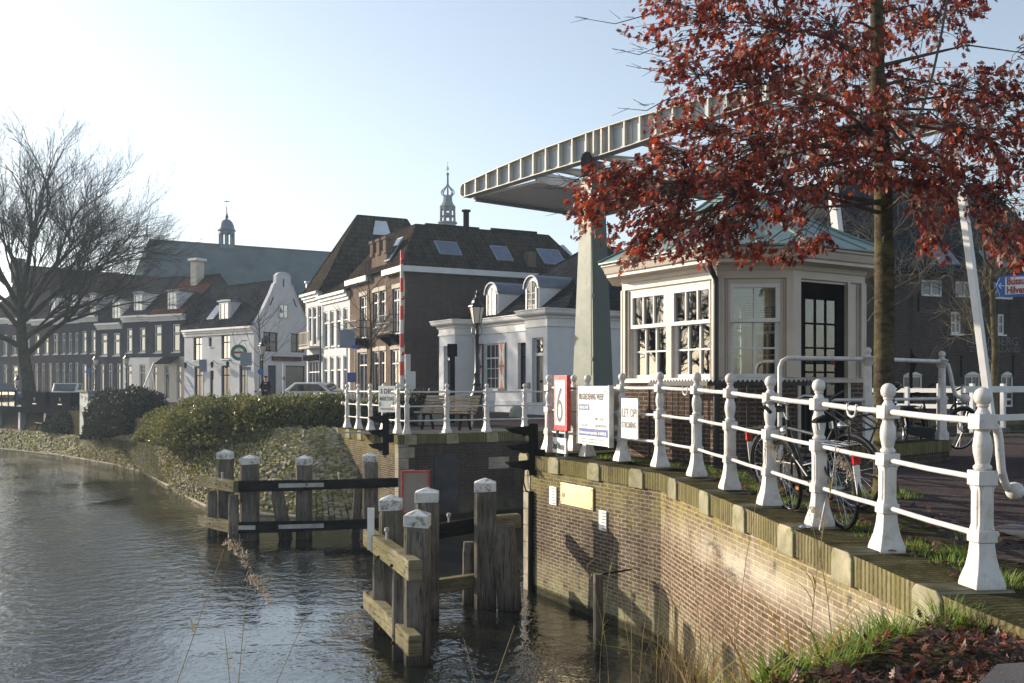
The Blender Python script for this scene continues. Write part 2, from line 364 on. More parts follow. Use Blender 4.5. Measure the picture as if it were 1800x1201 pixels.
M['rollaag'] = bricks('mossy_brick_on_edge', (.15, .125, .075), (.34, .285, .18), (.022, .02, .014), bw=.062, bh=.6, ms=.013, off=0, bump=1., moss=(1., 1.4, (.19, .18, .055), .4), dark=.8, top=(.022, .022, .014))
M['clinker'] = bricks('street_clinkers', (.105, .085, .082), (.15, .12, .115), (.05, .045, .04), bw=.2, bh=.065, ms=.008, bump=.8, dark=.7, rough=.75)
M['holly'] = leafm('holly_leaf', [(.055, .062, .02), (.115, .122, .034), (.19, .19, .06), (.075, .085, .027), (.26, .235, .10)], .38, .4, .6)
M['hedge'] = leafm('dark_hedge_leaf', [(.014, .019, .012), (.03, .036, .02), (.05, .05, .03), (.02, .026, .015)], .15, .5, .4)
M['oak'] = leafm('red_oak_leaf', [(.06, .014, .015), (.26, .03, .014), (.09, .017, .017), (.52, .085, .018), (.14, .022, .018), (.40, .055, .016), (.42, .26, .18), (.055, .014, .015), (.33, .04, .016), (.07, .016, .016), (.48, .10, .03)], .45, .45, .45)
M['grass'] = leafm('grass_blade', [(.16, .27, .03), (.22, .34, .04), (.10, .19, .025), (.30, .31, .08)], .5, .5)
M['dryreed'] = leafm('dry_reed', [(.30, .22, .12), (.20, .14, .08), (.38, .30, .18), (.16, .11, .06)], .3, .7)
M['yellowreed'] = leafm('yellow_reed_leaf', [(.42, .30, .05), (.35, .18, .04), (.22, .24, .05), (.30, .20, .08)], .45, .6)
M['plume'] = leafm('reed_plume', [(.40, .33, .25), (.50, .43, .34), (.30, .24, .18)], .4, .8)
M['litter'] = leafm('fallen_oak_leaf', [(.025, .012, .009), (.05, .02, .012), (.16, .035, .015), (.035, .017, .012), (.15, .09, .055), (.28, .06, .02), (.02, .01, .008), (.06, .025, .014)], .2, .5, .5)
M['moss'] = leafm('bank_tuft', [(.23, .235, .07), (.34, .32, .11), (.19, .18, .07), (.38, .33, .16)], .35, .7)
M['skin'] = plain('skin', (.5, .3, .22), .55, .1, 9, 0)
M['coat'] = plain('dark_navy_coat', (.012, .014, .018), .9, .2, 5, .2, 40)
M['trousers'] = plain('dark_trousers', (.02, .02, .024), .9, .2, 5, .2, 40)
M['hair'] = plain('dark_hair', (.02, .015, .012), .6, .3, 9, .3, 60)
M['pink'] = plain('pink_plastic', (.5, .06, .18), .35, .1, 5, 0)
M['carwhite'] = plain('white_car_paint', (.75, .75, .75), .25, .05, 2, 0)
M['carblue'] = plain('blue_car_paint', (.05, .1, .2), .25, .05, 2, 0)
M['taillight'] = plain('red_reflector', (.45, .01, .01), .15, .1, 5, 0)
M['orange'] = plain('orange_reflector', (.6, .2, .02), .3, .1, 5, 0)
M['scaffold'] = plain('white_sheeting', (.6, .66, .74), .6, .15, 1.2, .3, 6)
t = NT('bank_setts'); g = t.new('NewGeometry')
c = t.ramp(g.outputs['Random Per Island'], [(0, (.22, .20, .15)), (.5, (.35, .32, .23)), (1, (.46, .42, .32))])
c = t.mix(t.ramp(t.noise(1.3, 7, .7), [(.44, 0.), (.62, .8)]), c, (.23, .215, .06)); t.col(c); t.bump(t.noise(30, 5), .6, .02); M['setts'] = t.done(.9)
t = NT('oak_trunk'); g = t.noise(9, 7, .7, None, (1, 1, 2.2)); c = t.ramp(g, [(.35, (.035, .03, .022)), (.6, (.10, .082, .055)), (.8, (.17, .14, .09))])
c = t.mix(t.ramp(t.noise(3, 6, .7), [(.48, 0.), (.65, .6)]), c, (.15, .14, .05)); t.col(c); t.bump(t.noise(14, 8, .7, None, (1, 1, 2.5)), .7, .03); M['oaktrunk'] = t.done(.9)
t = NT('canal_water'); P = t.pos()
n1 = t.noise(4.2, 3, .5, P, (1, .8, 1)); n2 = t.noise(13., 3, .5, P, (1, .75, 1)); n3 = t.noise(.16, 3, .5, P)
amp = t.ramp(n3, [(.4, .2), (.6, 1.)])
h = t.math('MULTIPLY', t.math('ADD', n1, t.math('MULTIPLY', n2, .35)), amp); t.bump(h, 1., .04)
t.b.inputs['Base Color'].default_value = (.012, .014, .011, 1); t.b.inputs['IOR'].default_value = 2.0; M['water'] = t.done(.02)
# ------------------------------------------------------------------ shared builders
rng = random.Random(7)
def text(body, fr, x, z, size, mat, parent, width=None, align='LEFT', y=-.004, name='lettering', depth=.002):
    cu = bpy.data.curves.new('t', 'FONT'); cu.body = body; cu.size = size; cu.align_x = align; cu.extrude = 0; cu.offset = size*.03 if size < .3 else 0; cu.resolution_u = 3
    o = bpy.data.objects.new('t', cu); COL.objects.link(o); bpy.context.view_layer.update()
    me = bpy.data.meshes.new_from_object(o.evaluated_get(bpy.context.evaluated_depsgraph_get()))
    bpy.data.objects.remove(o); bpy.data.curves.remove(cu); me.name = name
    xs = [v.co.x for v in me.vertices]; wd = max(xs)-min(xs); k = width/wd if width else 1
    for v in me.vertices:
        p = fr.p(x+v.co.x*k, y-v.co.z, z+v.co.y); v.co = p
    me.materials.clear(); me.materials.append(mat)
    ob = bpy.data.objects.new(name, me); COL.objects.link(ob); ob.parent = parent; return ob

def wall(mb, fr, w, z0, z1, ops=(), t=.2, x0=0.):
    xs = sorted({x0, w, *[a for o in ops for a in o[:2]]}); zs = sorted({z0, z1, *[a for o in ops for a in o[2:4]]})
    for i in range(len(xs)-1):
        for j in range(len(zs)-1):
            cx = (xs[i]+xs[i+1])/2; cz = (zs[j]+zs[j+1])/2
            if any(o[0] < cx < o[1] and o[2] < cz < o[3] for o in ops): continue
            mb.poly([fr.p(xs[i], 0, zs[j]), fr.p(xs[i+1], 0, zs[j]), fr.p(xs[i+1], 0, zs[j+1]), fr.p(xs[i], 0, zs[j+1])])
    for a, b, c, d in [o[:4] for o in ops]:
        for q in (((a, 0, c), (a, t, c), (a, t, d), (a, 0, d)), ((b, 0, c), (b, 0, d), (b, t, d), (b, t, c)), ((a, 0, d), (a, t, d), (b, t, d), (b, 0, d)), ((a, 0, c), (b, 0, c), (b, t, c), (a, t, c))):
            mb.poly([fr.p(*v) for v in q])

def window(P, fr, x0, x1, z0, z1, cols=2, rows=2, y=.09, fm='white', gm='glassdark', fw=.07, mw=.03, transom=None, sill=True, sillm=None, tcols=None, name='window', blind=None, sash=False):
    m = MB(); d0, d1 = y-.03, y+.04
    m.fbox(fr, x0, x0+fw, d0, d1, z0, z1); m.fbox(fr, x1-fw, x1, d0, d1, z0, z1)
    m.fbox(fr, x0+fw, x1-fw, d0, d1, z0, z0+fw); m.fbox(fr, x0+fw, x1-fw, d0, d1, z1-fw, z1)
    zt = z1-fw
    if transom:
        tz = z0+(z1-z0)*transom; m.fbox(fr, x0+fw, x1-fw, d0-.02, d1, tz-.035, tz+.035)
        n = tcols or cols
        for i in range(1, n): xx = x0+fw+(x1-x0-2*fw)*i/n; m.fbox(fr, xx-mw/2, xx+mw/2, d0+.005, d1-.005, tz+.035, z1-fw)
        zt = tz-.035
    for i in range(1, cols): xx = x0+fw+(x1-x0-2*fw)*i/cols; m.fbox(fr, xx-mw/2, xx+mw/2, d0+.01, d1-.01, z0+fw, zt)
    for j in range(1, rows): zz = z0+fw+(zt-z0-fw)*j/rows; m.fbox(fr, x0+fw, x1-fw, d0+.012, d1-.012, zz-mw/2, zz+mw/2)
    f = m.build(name, M[fm], P)
    if sash:
        m = MB(); a, b, c, d = x0+fw, x1-fw, z0+fw, z1-fw; s_ = .055
        for z_0, z_1 in ((c, zt), (zt+.07, d)) if transom else ((c, d),): m.fbox(fr, a, a+s_, d0+.006, d1, z_0, z_1); m.fbox(fr, b-s_, b, d0+.006, d1, z_0, z_1); m.fbox(fr, a+s_, b-s_, d0+.006, d1, z_0, z_0+s_); m.fbox(fr, a+s_, b-s_, d0+.006, d1, z_1-s_, z_1)
        if cols > 1: xx = (a+b)/2; m.fbox(fr, xx-.03, xx+.03, d0+.002, d1, c+s_, zt-s_)
        m.build('sash', M['greenpaint'], f)
    MB().fbox(fr, x0+fw*.5, x1-fw*.5, y+.012, y+.02, z0+fw*.5, z1-fw*.5).build('pane', M[gm], f)
    if sill: MB().fbox(fr, x0-.06, x1+.06, -.07, y-.031, z0-.07, z0-.004).build('sill', M[sillm or fm], f)
    if blind: MB().fbox(fr, x0+fw, x1-fw, y+.05, y+.055, z1-fw-(z1-z0)*blind, z1-fw).build('curtain', M['curtain'], f)
    return f

def ring_offset(poly, d):
    n = len(poly); out = []
    for i in range(n):
        a, b, c = [V((*poly[(i+k) % n][:2], 0)) for k in (-1, 0, 1)]
        u = (b-a).normalized(); w = (c-b).normalized(); n1 = V((u.y, -u.x, 0)); n2 = V((w.y, -w.x, 0))
        m = (n1+n2).normalized(); out.append(b+m*(d/max(.3, m.dot(n1))))
    return out
def loft(mb, rings, closed=True):
    n = len(rings[0]); b = [p for r in rings for p in r]
    fs = [(i*n+k, i*n+(k+1) % n, (i+1)*n+(k+1) % n, (i+1)*n+k) for i in range(len(rings)-1) for k in range(n if closed else n-1)]
    mb.add(b, fs)
def strip(name, A, B, mat, z=0, flip=False):
    m = MB(); m.add([V(p)+V((0, 0, z)) for p in A]+[V(p)+V((0, 0, z)) for p in B], [((i+1, i, len(A)+i, len(A)+i+1) if not flip else (i, i+1, len(A)+i+1, len(A)+i)) for i in range(len(A)-1)])
    return kind(m.build(name, mat), 'structure')

# ------------------------------------------------------------------ water, ground, banks
m = MB(); m.poly([(-500, -40, 0), (120, -40, 0), (120, 130, 0), (-500, 130, 0)]); kind(m.build('canal_water', M['water']), 'structure')
m = MB(); m.poly([(-600, -60, -1.6), (600, -60, -1.6), (600, 900, -1.6), (-600, 900, -1.6)]); kind(m.build('canal_bed', M['soil']), 'structure')
WL = [(-60, 74), (-40, 62), (-27, 52.5), (-21.4, 47.3), (-16.7, 41.8), (-14.3, 38.5), (-11.1, 32.4), (-9.3, 28.9), (-8.3, 27.1), (-7.0, 25.8), (-5.4, 25.0), (-3.2, 25.1)]
TL = [(-62, 78.5, .85), (-42, 66, .85), (-28.5, 56, .85), (-22.9, 50.5, .85), (-18.6, 45, .9), (-16.3, 41.5, 1.0), (-13.3, 36.6, 1.5), (-11, 33.4, 1.75), (-8.8, 30.6, 1.95), (-7.0, 29.2, 2.02), (-5.9, 28.6, 2.05), (-4.95, 28.5, 2.05)]
PB = [(-64, 81, .86), (-43.5, 68.5, .86), (-30, 58.3, .86), (-24.3, 52.7, .86), (-20.2, 47.2, .91), (-17.6, 43.4, 1.05), (-14.3, 38, 1.6), (-11.3, 34, 1.8), (-9, 31, 1.98), (-7.1, 29.5, 2.04), (-5.95, 28.9, 2.06), (-5.0, 28.7, 2.06)]
SE = [(-66, 84, 2.1), (-45, 71, 2.1), (-31.5, 60.6, 2.1), (-25.8, 54.8, 2.1), (-21.6, 49.2, 2.1), (-18.8, 45, 2.1), (-15.2, 39.4, 2.1), (-12, 35, 2.1), (-9.5, 32, 2.1), (-7.4, 30.3, 2.1), (-6.2, 29.5, 2.1), (-5.3, 29.2, 2.1)]
WLz = [(x, y, -.12) for x, y in WL]
def lerp3(L, s):
    i = min(int(s), len(L)-2); f = s-i; return V(L[i])*(1-f)+V(L[i+1])*f
m = MB(); ns = (len(WL)-1)*10
for i in range(ns+1):
    a = lerp3(WLz, i/10); b = lerp3(TL, i/10)
    for j in range(9): m.v.append(tuple(a+(b-a)*(j/8)))
for i in range(ns):
    for j in range(8): m.f.append((i*9+j, i*9+j+1, i*9+j+10, i*9+j+9)); m.m.append(0)
kind(m.build('bank_slope', M['bankbase'], smooth=60), 'structure')
strip('canal_path', TL, PB, M['path'])
strip('verge', PB, SE, M['soil'])
# street sheet of the far bank
UF = V((.86, .51, 0)).normalized(); LC = V((-2.75, 24.15, 2.12)); ACC = [LC+UF*t for t in (0, 20, 60)]
m = MB(); g = [V((x, y, 2.1)) for x, y, _ in SE]+[V((-5.05, 28.5, 2.1)), LC+V((.1, .35, -.02)), V((48.9, 55.2, 2.1)), V((700, 400, 2.1)), V((700, 1500, 2.1)), V((-900, 1500, 2.1)), V((-900, 300, 2.1)), V((-200, 170, 2.1))]
m.poly(g[::-1] if False else g); o = kind(m.build('street', M['clinker']), 'structure')
# pavement with slabs in front of the far quay
m = MB(); m.poly([LC+UF*t+V((-.51, .86, 0))*d+V((0, 0, -.012)) for t, d in ((.2, .5), (18, .5), (18, 2.6), (-1.0, 2.6))]); kind(m.build('quay_pavement', M['slab']), 'structure')
# near bank
K = V((.2, 16.3, 2.2)); KD = V((.82, .57, 0)).normalized()
NE = [K, V((1.9, 12.7, 2.2)), V((2.32, 9.0, 2.12)), V((2.68, 5.9, 2.02)), V((2.8, 4.9, 1.99))]
m = MB(); L_ = [p+V((.36, .05, -.03)) for p in NE]+[V((3.2, -12, 1.96))]; L_[0] = K+V((.5, -.1, -.03))
Rr = [V((70, 30, 2.25)), V((70, 12.7, 2.22)), V((70, 9, 2.14)), V((70, 5.9, 2.02)), V((70, 4.9, 1.98)), V((70, -12, 1.96))]
n = len(L_); m.add(L_+Rr, [(i+1, n+i+1, n+i, i) for i in range(n-1)]); m.poly([K+V((.5, -.1, -.03)), V((70, 30, 2.25)), K+KD*60+V((.3, -.4, .02)), K+KD*.6+V((.2, -.2, -.03))])
kind(m.build('quay_ground', M['clinker']), 'structure')
def gz(y):
    ys = [-12, 4.9, 5.9, 9, 12.7, 16.3, 40]; zs = [1.96, 1.98, 2.02, 2.13, 2.22, 2.25, 2.25]
    return float(np.interp(y, ys, zs))
def edgex(y): return float(np.interp(y, [4.9, 5.9, 9, 12.7, 16.3], [2.8, 2.68, 2.32, 1.9, .2]))
A_ = [(edgex(y)+.42, y, gz(y)-.012) for y in np.linspace(5.2, 15.6, 16)]; B_ = [(edgex(y)+1.15+.25*math.sin(y*2.3), y, gz(y)-.006) for y in np.linspace(5.2, 15.6, 16)]
strip('earth_verge', A_, B_, M['soil'], .004)
m = MB(); m.poly([(4.3, 5.2, gz(5.2)+.006), (9, 4.2, gz(4.2)+.006), (9, 8.2, gz(8.2)+.012), (6.0, 9.6, gz(9.6)+.006), (4.0, 8.4, gz(8.4)+.006)]); kind(m.build('slab_footpath', M['slab']), 'structure')

# ------------------------------------------------------------------ quay walls
def quay(name, label, line, spec, stones, zb=-1.2, cw=.46, ch=.22, world=True):
    """line: top outer edge points left-of-travel = ground side; spec: material per segment"""
    T = thing(name, label, 'quay wall', (line[0].x, line[0].y, 0))
    for i in range(len(line)-1):
        a, b = line[i], line[i+1]; m = MB()
        m.poly([V((a.x, a.y, zb)), V((b.x, b.y, zb)), b-V((0, 0, ch)), a-V((0, 0, ch))]); m.build('wall', M[spec[i]], T, w=True)
    m = MB()
    for i in range(len(line)-1):
        a, b = line[i], line[i+1]; d = (b-a); d.z = 0; d.normalize(); nn = V((-d.y, d.x, 0)); o = nn*-.025; q = nn*cw
        L = (b-a).length; k = max(1, int(L/.6)); 
        for j in range(k):
            p0 = a+(b-a)*(j/k)+V((0, 0, rng.uniform(-.006, .006))); p1 = a+(b-a)*((j+1)/k)+V((0, 0, rng.uniform(-.006, .006)))
            dz = V((0, 0, -ch)); P = [p0+o+dz, p1+o+dz, p1+o, p0+o, p0+q+dz, p1+q+dz, p1+q, p0+q]
            m.add(P, [(0, 1, 2, 3), (3, 2, 6, 7), (1, 5, 6, 2), (4, 0, 3, 7)])
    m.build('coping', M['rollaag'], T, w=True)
    for p, d in stones:
        nn = V((-d.y, d.x, 0)); fr = Fr(p, d)
        m = MB(); c = .05; hw = .17; top = .015
        pr = [(-hw, -ch-.02), (hw, -ch-.02), (hw, top-c), (hw-c, top), (-hw+c, top), (-hw, top-c)]
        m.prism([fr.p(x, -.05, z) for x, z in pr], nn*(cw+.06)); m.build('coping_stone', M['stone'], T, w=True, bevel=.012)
    return T
posts_near = [V((.60, 16.25, 2.24)), V((1.16, 15.3, 2.23)), V((1.57, 14.2, 2.24)), V((1.96, 13.18, 2.24)), V((2.23, 12.02, 2.22)), V((2.36, 10.78, 2.19)), V((2.5, 9.68, 2.15)), V((2.63, 8.51, 2.11)), V((2.80, 7.44, 2.07)), V((2.95, 6.25, 2.04))]
def line_at(p):
    y = p.y; x = edgex(y); 
    for a, b in zip(NE, NE[1:]):
        if a.y >= y >= b.y: d = (b-a); z = a.z+(b.z-a.z)*(a.y-y)/(a.y-b.y); d.z = 0; return V((x, y, z)), d.normalized()
NEx = NE[:-1]+[V((2.78, 5.35, 2.0))]
st = [line_at(p) for p in posts_near]
QW = quay('quay_wall', 'long sunlit brick quay wall under the white railing, with mossy coping and lime stains', NEx, ['brickquay', 'brickquay2', 'brickquay2', 'brickquay2'], st)
# corner quoins
m = MB(); d1 = (NE[1]-NE[0]); d1.z = 0; d1.normalize()
for i in range(9):
    z0 = -.3+i*.27; wq = .34 if i % 2 else .5
    m.fbox(Fr(K*1, d1), -.012, wq*.7, -.012, .2, z0-0+0-2.2, z0+.262-2.2)
m.build('quoins', M['quoin'], QW, w=True, bevel=.008)
# channel side of the near quay
ch_line = [K+KD*45+V((0, 0, 0)), K*1]
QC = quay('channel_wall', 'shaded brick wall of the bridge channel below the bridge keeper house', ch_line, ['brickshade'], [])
# far abutment
LB = V((-5.05, 28.5, 2.12)); ab = [LB, LC, LC+UF*50]
dl = (LC-LB); dl.z = 0; dl.normalize()
posts_far = [LC+UF*t+V((-.51, .86, .03))*.28 for t in (.35, 1.45, 2.6, 3.75, 4.9)]
posts_farl = [LC+(-dl)*t+V((.86, .5, .03))*.28 for t in (.75, 1.75, 2.75, 3.72, 4.7)]
stf = [(LC-dl*t, dl) for t in (.9, 1.75, 2.75, 3.72, 4.7)]+[(LC+UF*t, UF) for t in (.3, 1.45, 2.6, 3.75, 4.9)]
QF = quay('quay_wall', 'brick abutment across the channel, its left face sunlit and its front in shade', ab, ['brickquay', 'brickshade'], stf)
m = MB()
for i in range(10):
    z0 = -.6+i*.27; m.fbox(Fr(LC, UF), -.012, .26 if i % 2 else .42, -.014, .2, z0-2.12, z0+.262-2.12); m.fbox(Fr(LC, -dl), .0, .3, -.2, .014, z0-2.12, z0+.262-2.12) if False else None
m.build('quoins', M['quoin'], QF, w=True, bevel=.008)
MB().fbox(Fr(V((LC.x, LC.y, 0)), UF), .95, 1.62, -.03, .05, .15, 1.62).build('steel_hatch', plain('rusty_steel_hatch', (.075, .075, .08), .8, .4, 2.5, .2, 30, dirt=(.09, .06, .04), dirt_amt=.6), QF, w=True, bevel=.01)
MB().fbox(Fr(V((LC.x, LC.y, 0)), UF), 2.5, 3.1, -.012, .05, 1.2, 1.5).build('patch_stone', M['quoin'], QF, w=True)

# bank setts, rows of rough stones
m = MB(); r2 = random.Random(3)
s = .6
while s < len(WL)-1.02:
    a = lerp3(WLz, s); b = lerp3(TL, s); e = lerp3(WLz, s+.01)-a; seglen = e.length*100
    far = a.y; du = .16 if far < 34 else .22 if far < 45 else .34
    sl = (b-a); Ls = sl.length; u = e.normalized(); vdir = sl.normalized(); nrm = u.cross(vdir).normalized()
    if nrm.z < 0: nrm = -nrm
    k = int(Ls/(du*.72))
    for j in range(k):
        c = a+sl*((j+.5+r2.uniform(-.25, .25))/k)+u*r2.uniform(-.1, .1)*du+nrm*.02
        w, h, t = du*r2.uniform(.36, .52), du*r2.uniform(.28, .42), r2.uniform(.03, .10)*(1 if far < 45 else 1.3)
        q = Matrix.Rotation(r2.uniform(-.35, .35), 3, nrm); x = q@u*w; y = q@vdir*h
        tl = V((r2.uniform(-.35, .35), r2.uniform(-.35, .35)))
        top = nrm*t+x*tl.x*.0
        P = [c-x-y-nrm*.05, c+x-y-nrm*.05, c+x+y-nrm*.05, c-x+y-nrm*.05]+[c+x*.8*i_+y*.8*j_+nrm*(t+tl.x*i_*.06+tl.y*j_*.06) for i_, j_ in ((-1, -1), (1, -1), (1, 1), (-1, 1))]
        m.add(P, [(0, 1, 5, 4), (1, 2, 6, 5), (2, 3, 7, 6), (3, 0, 4, 7), (4, 5, 6, 7)])
    s += du/max(seglen, .1)
kind(tag(m.build('bank_stones', M['setts']), 'rough stone setts covering the canal bank slope', 'bank stones'), 'stuff')
# low stone edge at the waterline
m = MB(); m.tube([V((x, y, .04)) for x, y in WL[1:-1]], .05, 6); kind(m.build('waterline_kerb', M['quoin']), 'structure')

# ------------------------------------------------------------------ railings
def post_mb():
    m = MB(); q = math.sqrt(2); sq = [(.108, 0), (.108, .025), (.1, .06), (.078, .13), (.064, .21), (.058, .285), (.07, .287), (.07, .36)]
    m.lathe((0, 0, 0), [(r*q, z) for r, z in sq], 4, math.pi/4)
    m.lathe((0, 0, 0), [(.066, .35), (.069, .40), (.069, .60), (.066, .645)], 8, math.pi/8)
    m.lathe((0, 0, 0), [(.06*q, .36), (.052*q, .40), (.052*q, .6), (.06*q, .64), (.07*q, .642), (.07*q, .735)], 4, math.pi/4)
    m.lathe((0, 0, 0), [(.05, .735), (.06, .748), (.06, .76), (.044, .775), (.05, .80), (.061, .85), (.063, .89), (.057, .935), (.045, .965), (.043, .98), (.055, .99)], 14)
    m.lathe((0, 0, 0), [(.067*q, .992), (.067*q, 1.09)], 4, math.pi/4)
    m.lathe((0, 0, 0), [(.052, 1.09), (.034, 1.12), (.03, 1.13), (.041, 1.137), (.041, 1.147), (.03, 1.153)], 14)
    m.sphere((0, 0, 1.197), .061, 16); m.v = [(x*.93, y*.93, z) for x, y, z in m.v]; return m
POSTME = None
def railing(name, label, pts, gaps=(), ball_end=None, heights=(.33, .685, 1.045), group=None):
    global POSTME
    T = thing(name, label, 'railing', pts[0], group=group)
    for i, p in enumerate(pts):
        d = (pts[min(i+1, len(pts)-1)]-pts[max(i-1, 0)])
        if POSTME is None:
            o = post_mb().build('post', M['white_rail'], T, smooth=32, bevel=.004, seg=1); POSTME = o.data
        else:
            o = bpy.data.objects.new('post', POSTME); COL.objects.link(o); o.parent = T
            md = o.modifiers.new('bevel', 'BEVEL'); md.width = .004; md.segments = 1; md.limit_method = 'ANGLE'; md.angle_limit = R(40)
        o.location = p-pts[0]; o.rotation_euler = (rng.gauss(0, .006), rng.gauss(0, .006), math.atan2(d.y, d.x)+rng.gauss(0, .03))
    for i in range(len(pts)-1):
        if i in gaps: continue
        for k, h in enumerate(heights):
            a = pts[i]+V((0, 0, h)); b = pts[i+1]+V((0, 0, h)); mid = (a+b)/2-V((0, 0, .006))
            MB().tube([a, mid, b], .023 if k == 2 else .019, 10).build('rail', M['white_rail'], T, smooth=40, w=True)
    return T
RN = railing('railing', 'long white cast iron railing on the near quay, ball tops coming up to the camera', posts_near)
e = posts_near[-1]; dd = V((.25, -.97, 0)).normalized(); sd = V((.97, .25, 0))
pts = [e+V((0, 0, 1.045))+sd*x+V((0, 0, z)) for x, z in ((.03, 0), (.08, -.012), (.115, -.06), (.128, -.13), (.135, -.22), (.145, -.31), (.165, -.38), (.195, -.43), (.225, -.445))]
m = MB(); m.tube(pts, [.025, .026, .027, .027, .027, .026, .025, .024, .024], 12); m.sphere(pts[-1]+sd*.02, .057, 16); m.build('curled_end', M['white_rail'], RN, smooth=50, w=True)
for h in (.33, .685): MB().tube([e+V((0, 0, h)), e+V((0, 0, h))+sd*.115], .02, 12).build('rail_stub', M['white_rail'], RN, smooth=40, w=True)
for i, f in ((8, .55), (4, .75)):
    p = posts_near[i-1]*(1-f)+posts_near[i]*f+V((0, 0, 1.045)); d = (posts_near[i]-posts_near[i-1]).normalized()
    MB().tube([p+d*x+V((-.02, 0, z)) for x, z in ((-.07, .03), (-.075, -.02), (-.05, -.06), (0, -.075), (.05, -.06), (.07, -.02), (.075, .03))], .01, 8).build('hook', M['white_rail'], RN, smooth=50, w=True)
RF = railing('railing', 'white cast iron railing round the corner of the abutment across the channel', posts_farl[::-1]+posts_far)
MB().sphere(posts_farl[-1]+V((-.14, .1, .7)), .06).build('ball_end', M['white_rail'], RF, smooth=60, w=True)
rc = [K+KD*t+V((.2, -.28, .04)) for t in (.75, 1.95, 3.1)]
RC = railing('railing', 'short white railing along the channel, behind the number sign, with a beige board on it', rc)
MB().fbox(Fr(rc[0], KD), -.35, 1.15, -.06, -.03, .42, 1.0).build('beige_board', M['cream'], RC, w=True, bevel=.006)

# railing on the low brick plinth by the bridge road
pl = [V((4.86, 13.6, 0)), V((6.5, 15.05, 0)), V((6.62, 15.6, 0))]
T = thing('brick_plinth', 'low dark brick plinth behind the oak trunk carrying a white handrail', 'brick plinth', (4.86, 13.6, gz(13.6)))
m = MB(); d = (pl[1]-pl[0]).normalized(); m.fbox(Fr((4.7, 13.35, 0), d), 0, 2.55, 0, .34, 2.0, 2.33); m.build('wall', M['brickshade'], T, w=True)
m = MB(); m.fbox(Fr((4.7, 13.35, 0), d), -.02, 2.57, -.02, .36, 2.33, 2.5); m.build('coping', M['rollaag'], T, w=True)
T = thing('handrail', 'white pipe handrail with two posts and a curled ball end, behind the oak trunk', 'railing', (4.86, 13.6, 2.5))
for p in pl[:2]:
    m = MB(); q = math.sqrt(2); b = V((p.x, p.y, 2.5))
    m.lathe(b, [(.075*q, 0), (.075*q, .1), (.055*q, .14), (.05*q, .55)], 4, math.pi/4); m.lathe(b, [(.06*q, .55), (.06*q, .66)], 4, math.pi/4); m.lathe(b, [(.062, .66), (.055, 1.08), (.07, 1.1), (.09, 1.18), (.11, 1.2), (.05, 1.22), (.035, 1.25)], 8)
    m.sphere(b+V((0, 0, 1.29)), .052, 14); m.build('post', M['white_rail'], T, smooth=35, w=True)
z = 3.68; a = V((3.62, 13.25, 0))
MB().tube([V((3.55, 13.2, 2.35)), V((3.55, 13.2, z-.12)), V((3.58, 13.2, z-.04)), V((3.66, 13.22, z)), V((4.86, 13.6, z)), V((6.5, 15.05, z))], .03, 10).build('top_rail', M['white_rail'], T, smooth=40, w=True)
MB().tube([V((3.55, 13.2, 3.12)), V((4.86, 13.6, 3.12)), V((6.62, 15.15, 3.12))], .023, 10).build('rail', M['white_rail'], T, smooth=40, w=True)
b = V((6.5, 15.05, z)); m = MB(); m.tube([b+V((x, .0, zz)) for x, zz in ((.02, 0), (.09, -.05), (.13, -.2), (.16, -.36), (.2, -.5), (.26, -.54), (.32, -.56))], .03, 10); m.sphere(b+V((.35, 0, -.56)), .075, 14); m.build('curled_end', M['white_rail'], T, smooth=50, w=True)

# ------------------------------------------------------------------ signs on the near railing
dseg = (V((1.57, 14.2, 0))-V((1.16, 15.3, 0))).normalized()      # along the rail toward the camera; left face looks at the water
# number sign
fr = Fr((0, 0, 0), dseg); o = V((.665, 15.86, 0)); z0, z1 = zat(757, 15.7), zat(660, 15.7)
T = thing('depth_sign', 'white number six sign with red border standing on the quay corner', 'sign', (o.x, o.y, 2.2), math.atan2(dseg.y, dseg.x))
L = F0; zz0, zz1 = z0-2.2, z1-2.2; W6 = .52
MB().box(0, W6, 0, .07, zz0, zz1).build('panel', M['red'], T, bevel=.006)
MB().box(.06, W6-.06, -.006, 0, zz0+.09, zz1-.075).build('face', M['signwhite'], T)
g6 = MB(); ctr = (W6*.49, (zz0+zz1)/2-.125); n = 22; ro, ri = (.125, .175), (.062, .115)
P = [(ctr[0]+ro[0]*math.cos(a), ctr[1]+ro[1]*math.sin(a)) for a in [2*math.pi*k/n for k in range(n)]]; Q = [(ctr[0]+ri[0]*math.cos(a), ctr[1]+ri[1]*math.sin(a)) for a in [2*math.pi*k/n for k in range(n)]]
for k in range(n): g6.poly([(x, -.009, z) for x, z in (P[k], P[(k+1) % n], Q[(k+1) % n], Q[k])])
arc = [(-.105+.0*t, 0) for t in range(2)]; L1 = []; L2 = []
for k in range(13):
    t = k/12; x = -.125+.15*t**2.1; z = .0+.40*t-.03*t*t; L1.append((ctr[0]+x, ctr[1]+z)); L2.append((ctr[0]+x+.066+.012*t, ctr[1]+z-.0-.03*t))
for k in range(12): g6.poly([(x, -.0095, z) for x, z in (L1[k], L1[k+1], L2[k+1], L2[k])])
g6.build('number', M['signink'], T)
MB().box(.06, .1, .01, .05, 0, zz0).box(W6-.12, W6-.08, .01, .05, 0, zz0).build('legs', M['signback'], T)
MB().box(.02, W6+.02, -.03, 0, .06, .30).build('name_plate', M['signwhite'], T, bevel=.004)
text('Smal Weesp', Fr((0, -.03, 0), (1, 0, 0)), .04, .125, .15, M['signink'], T, width=.46)
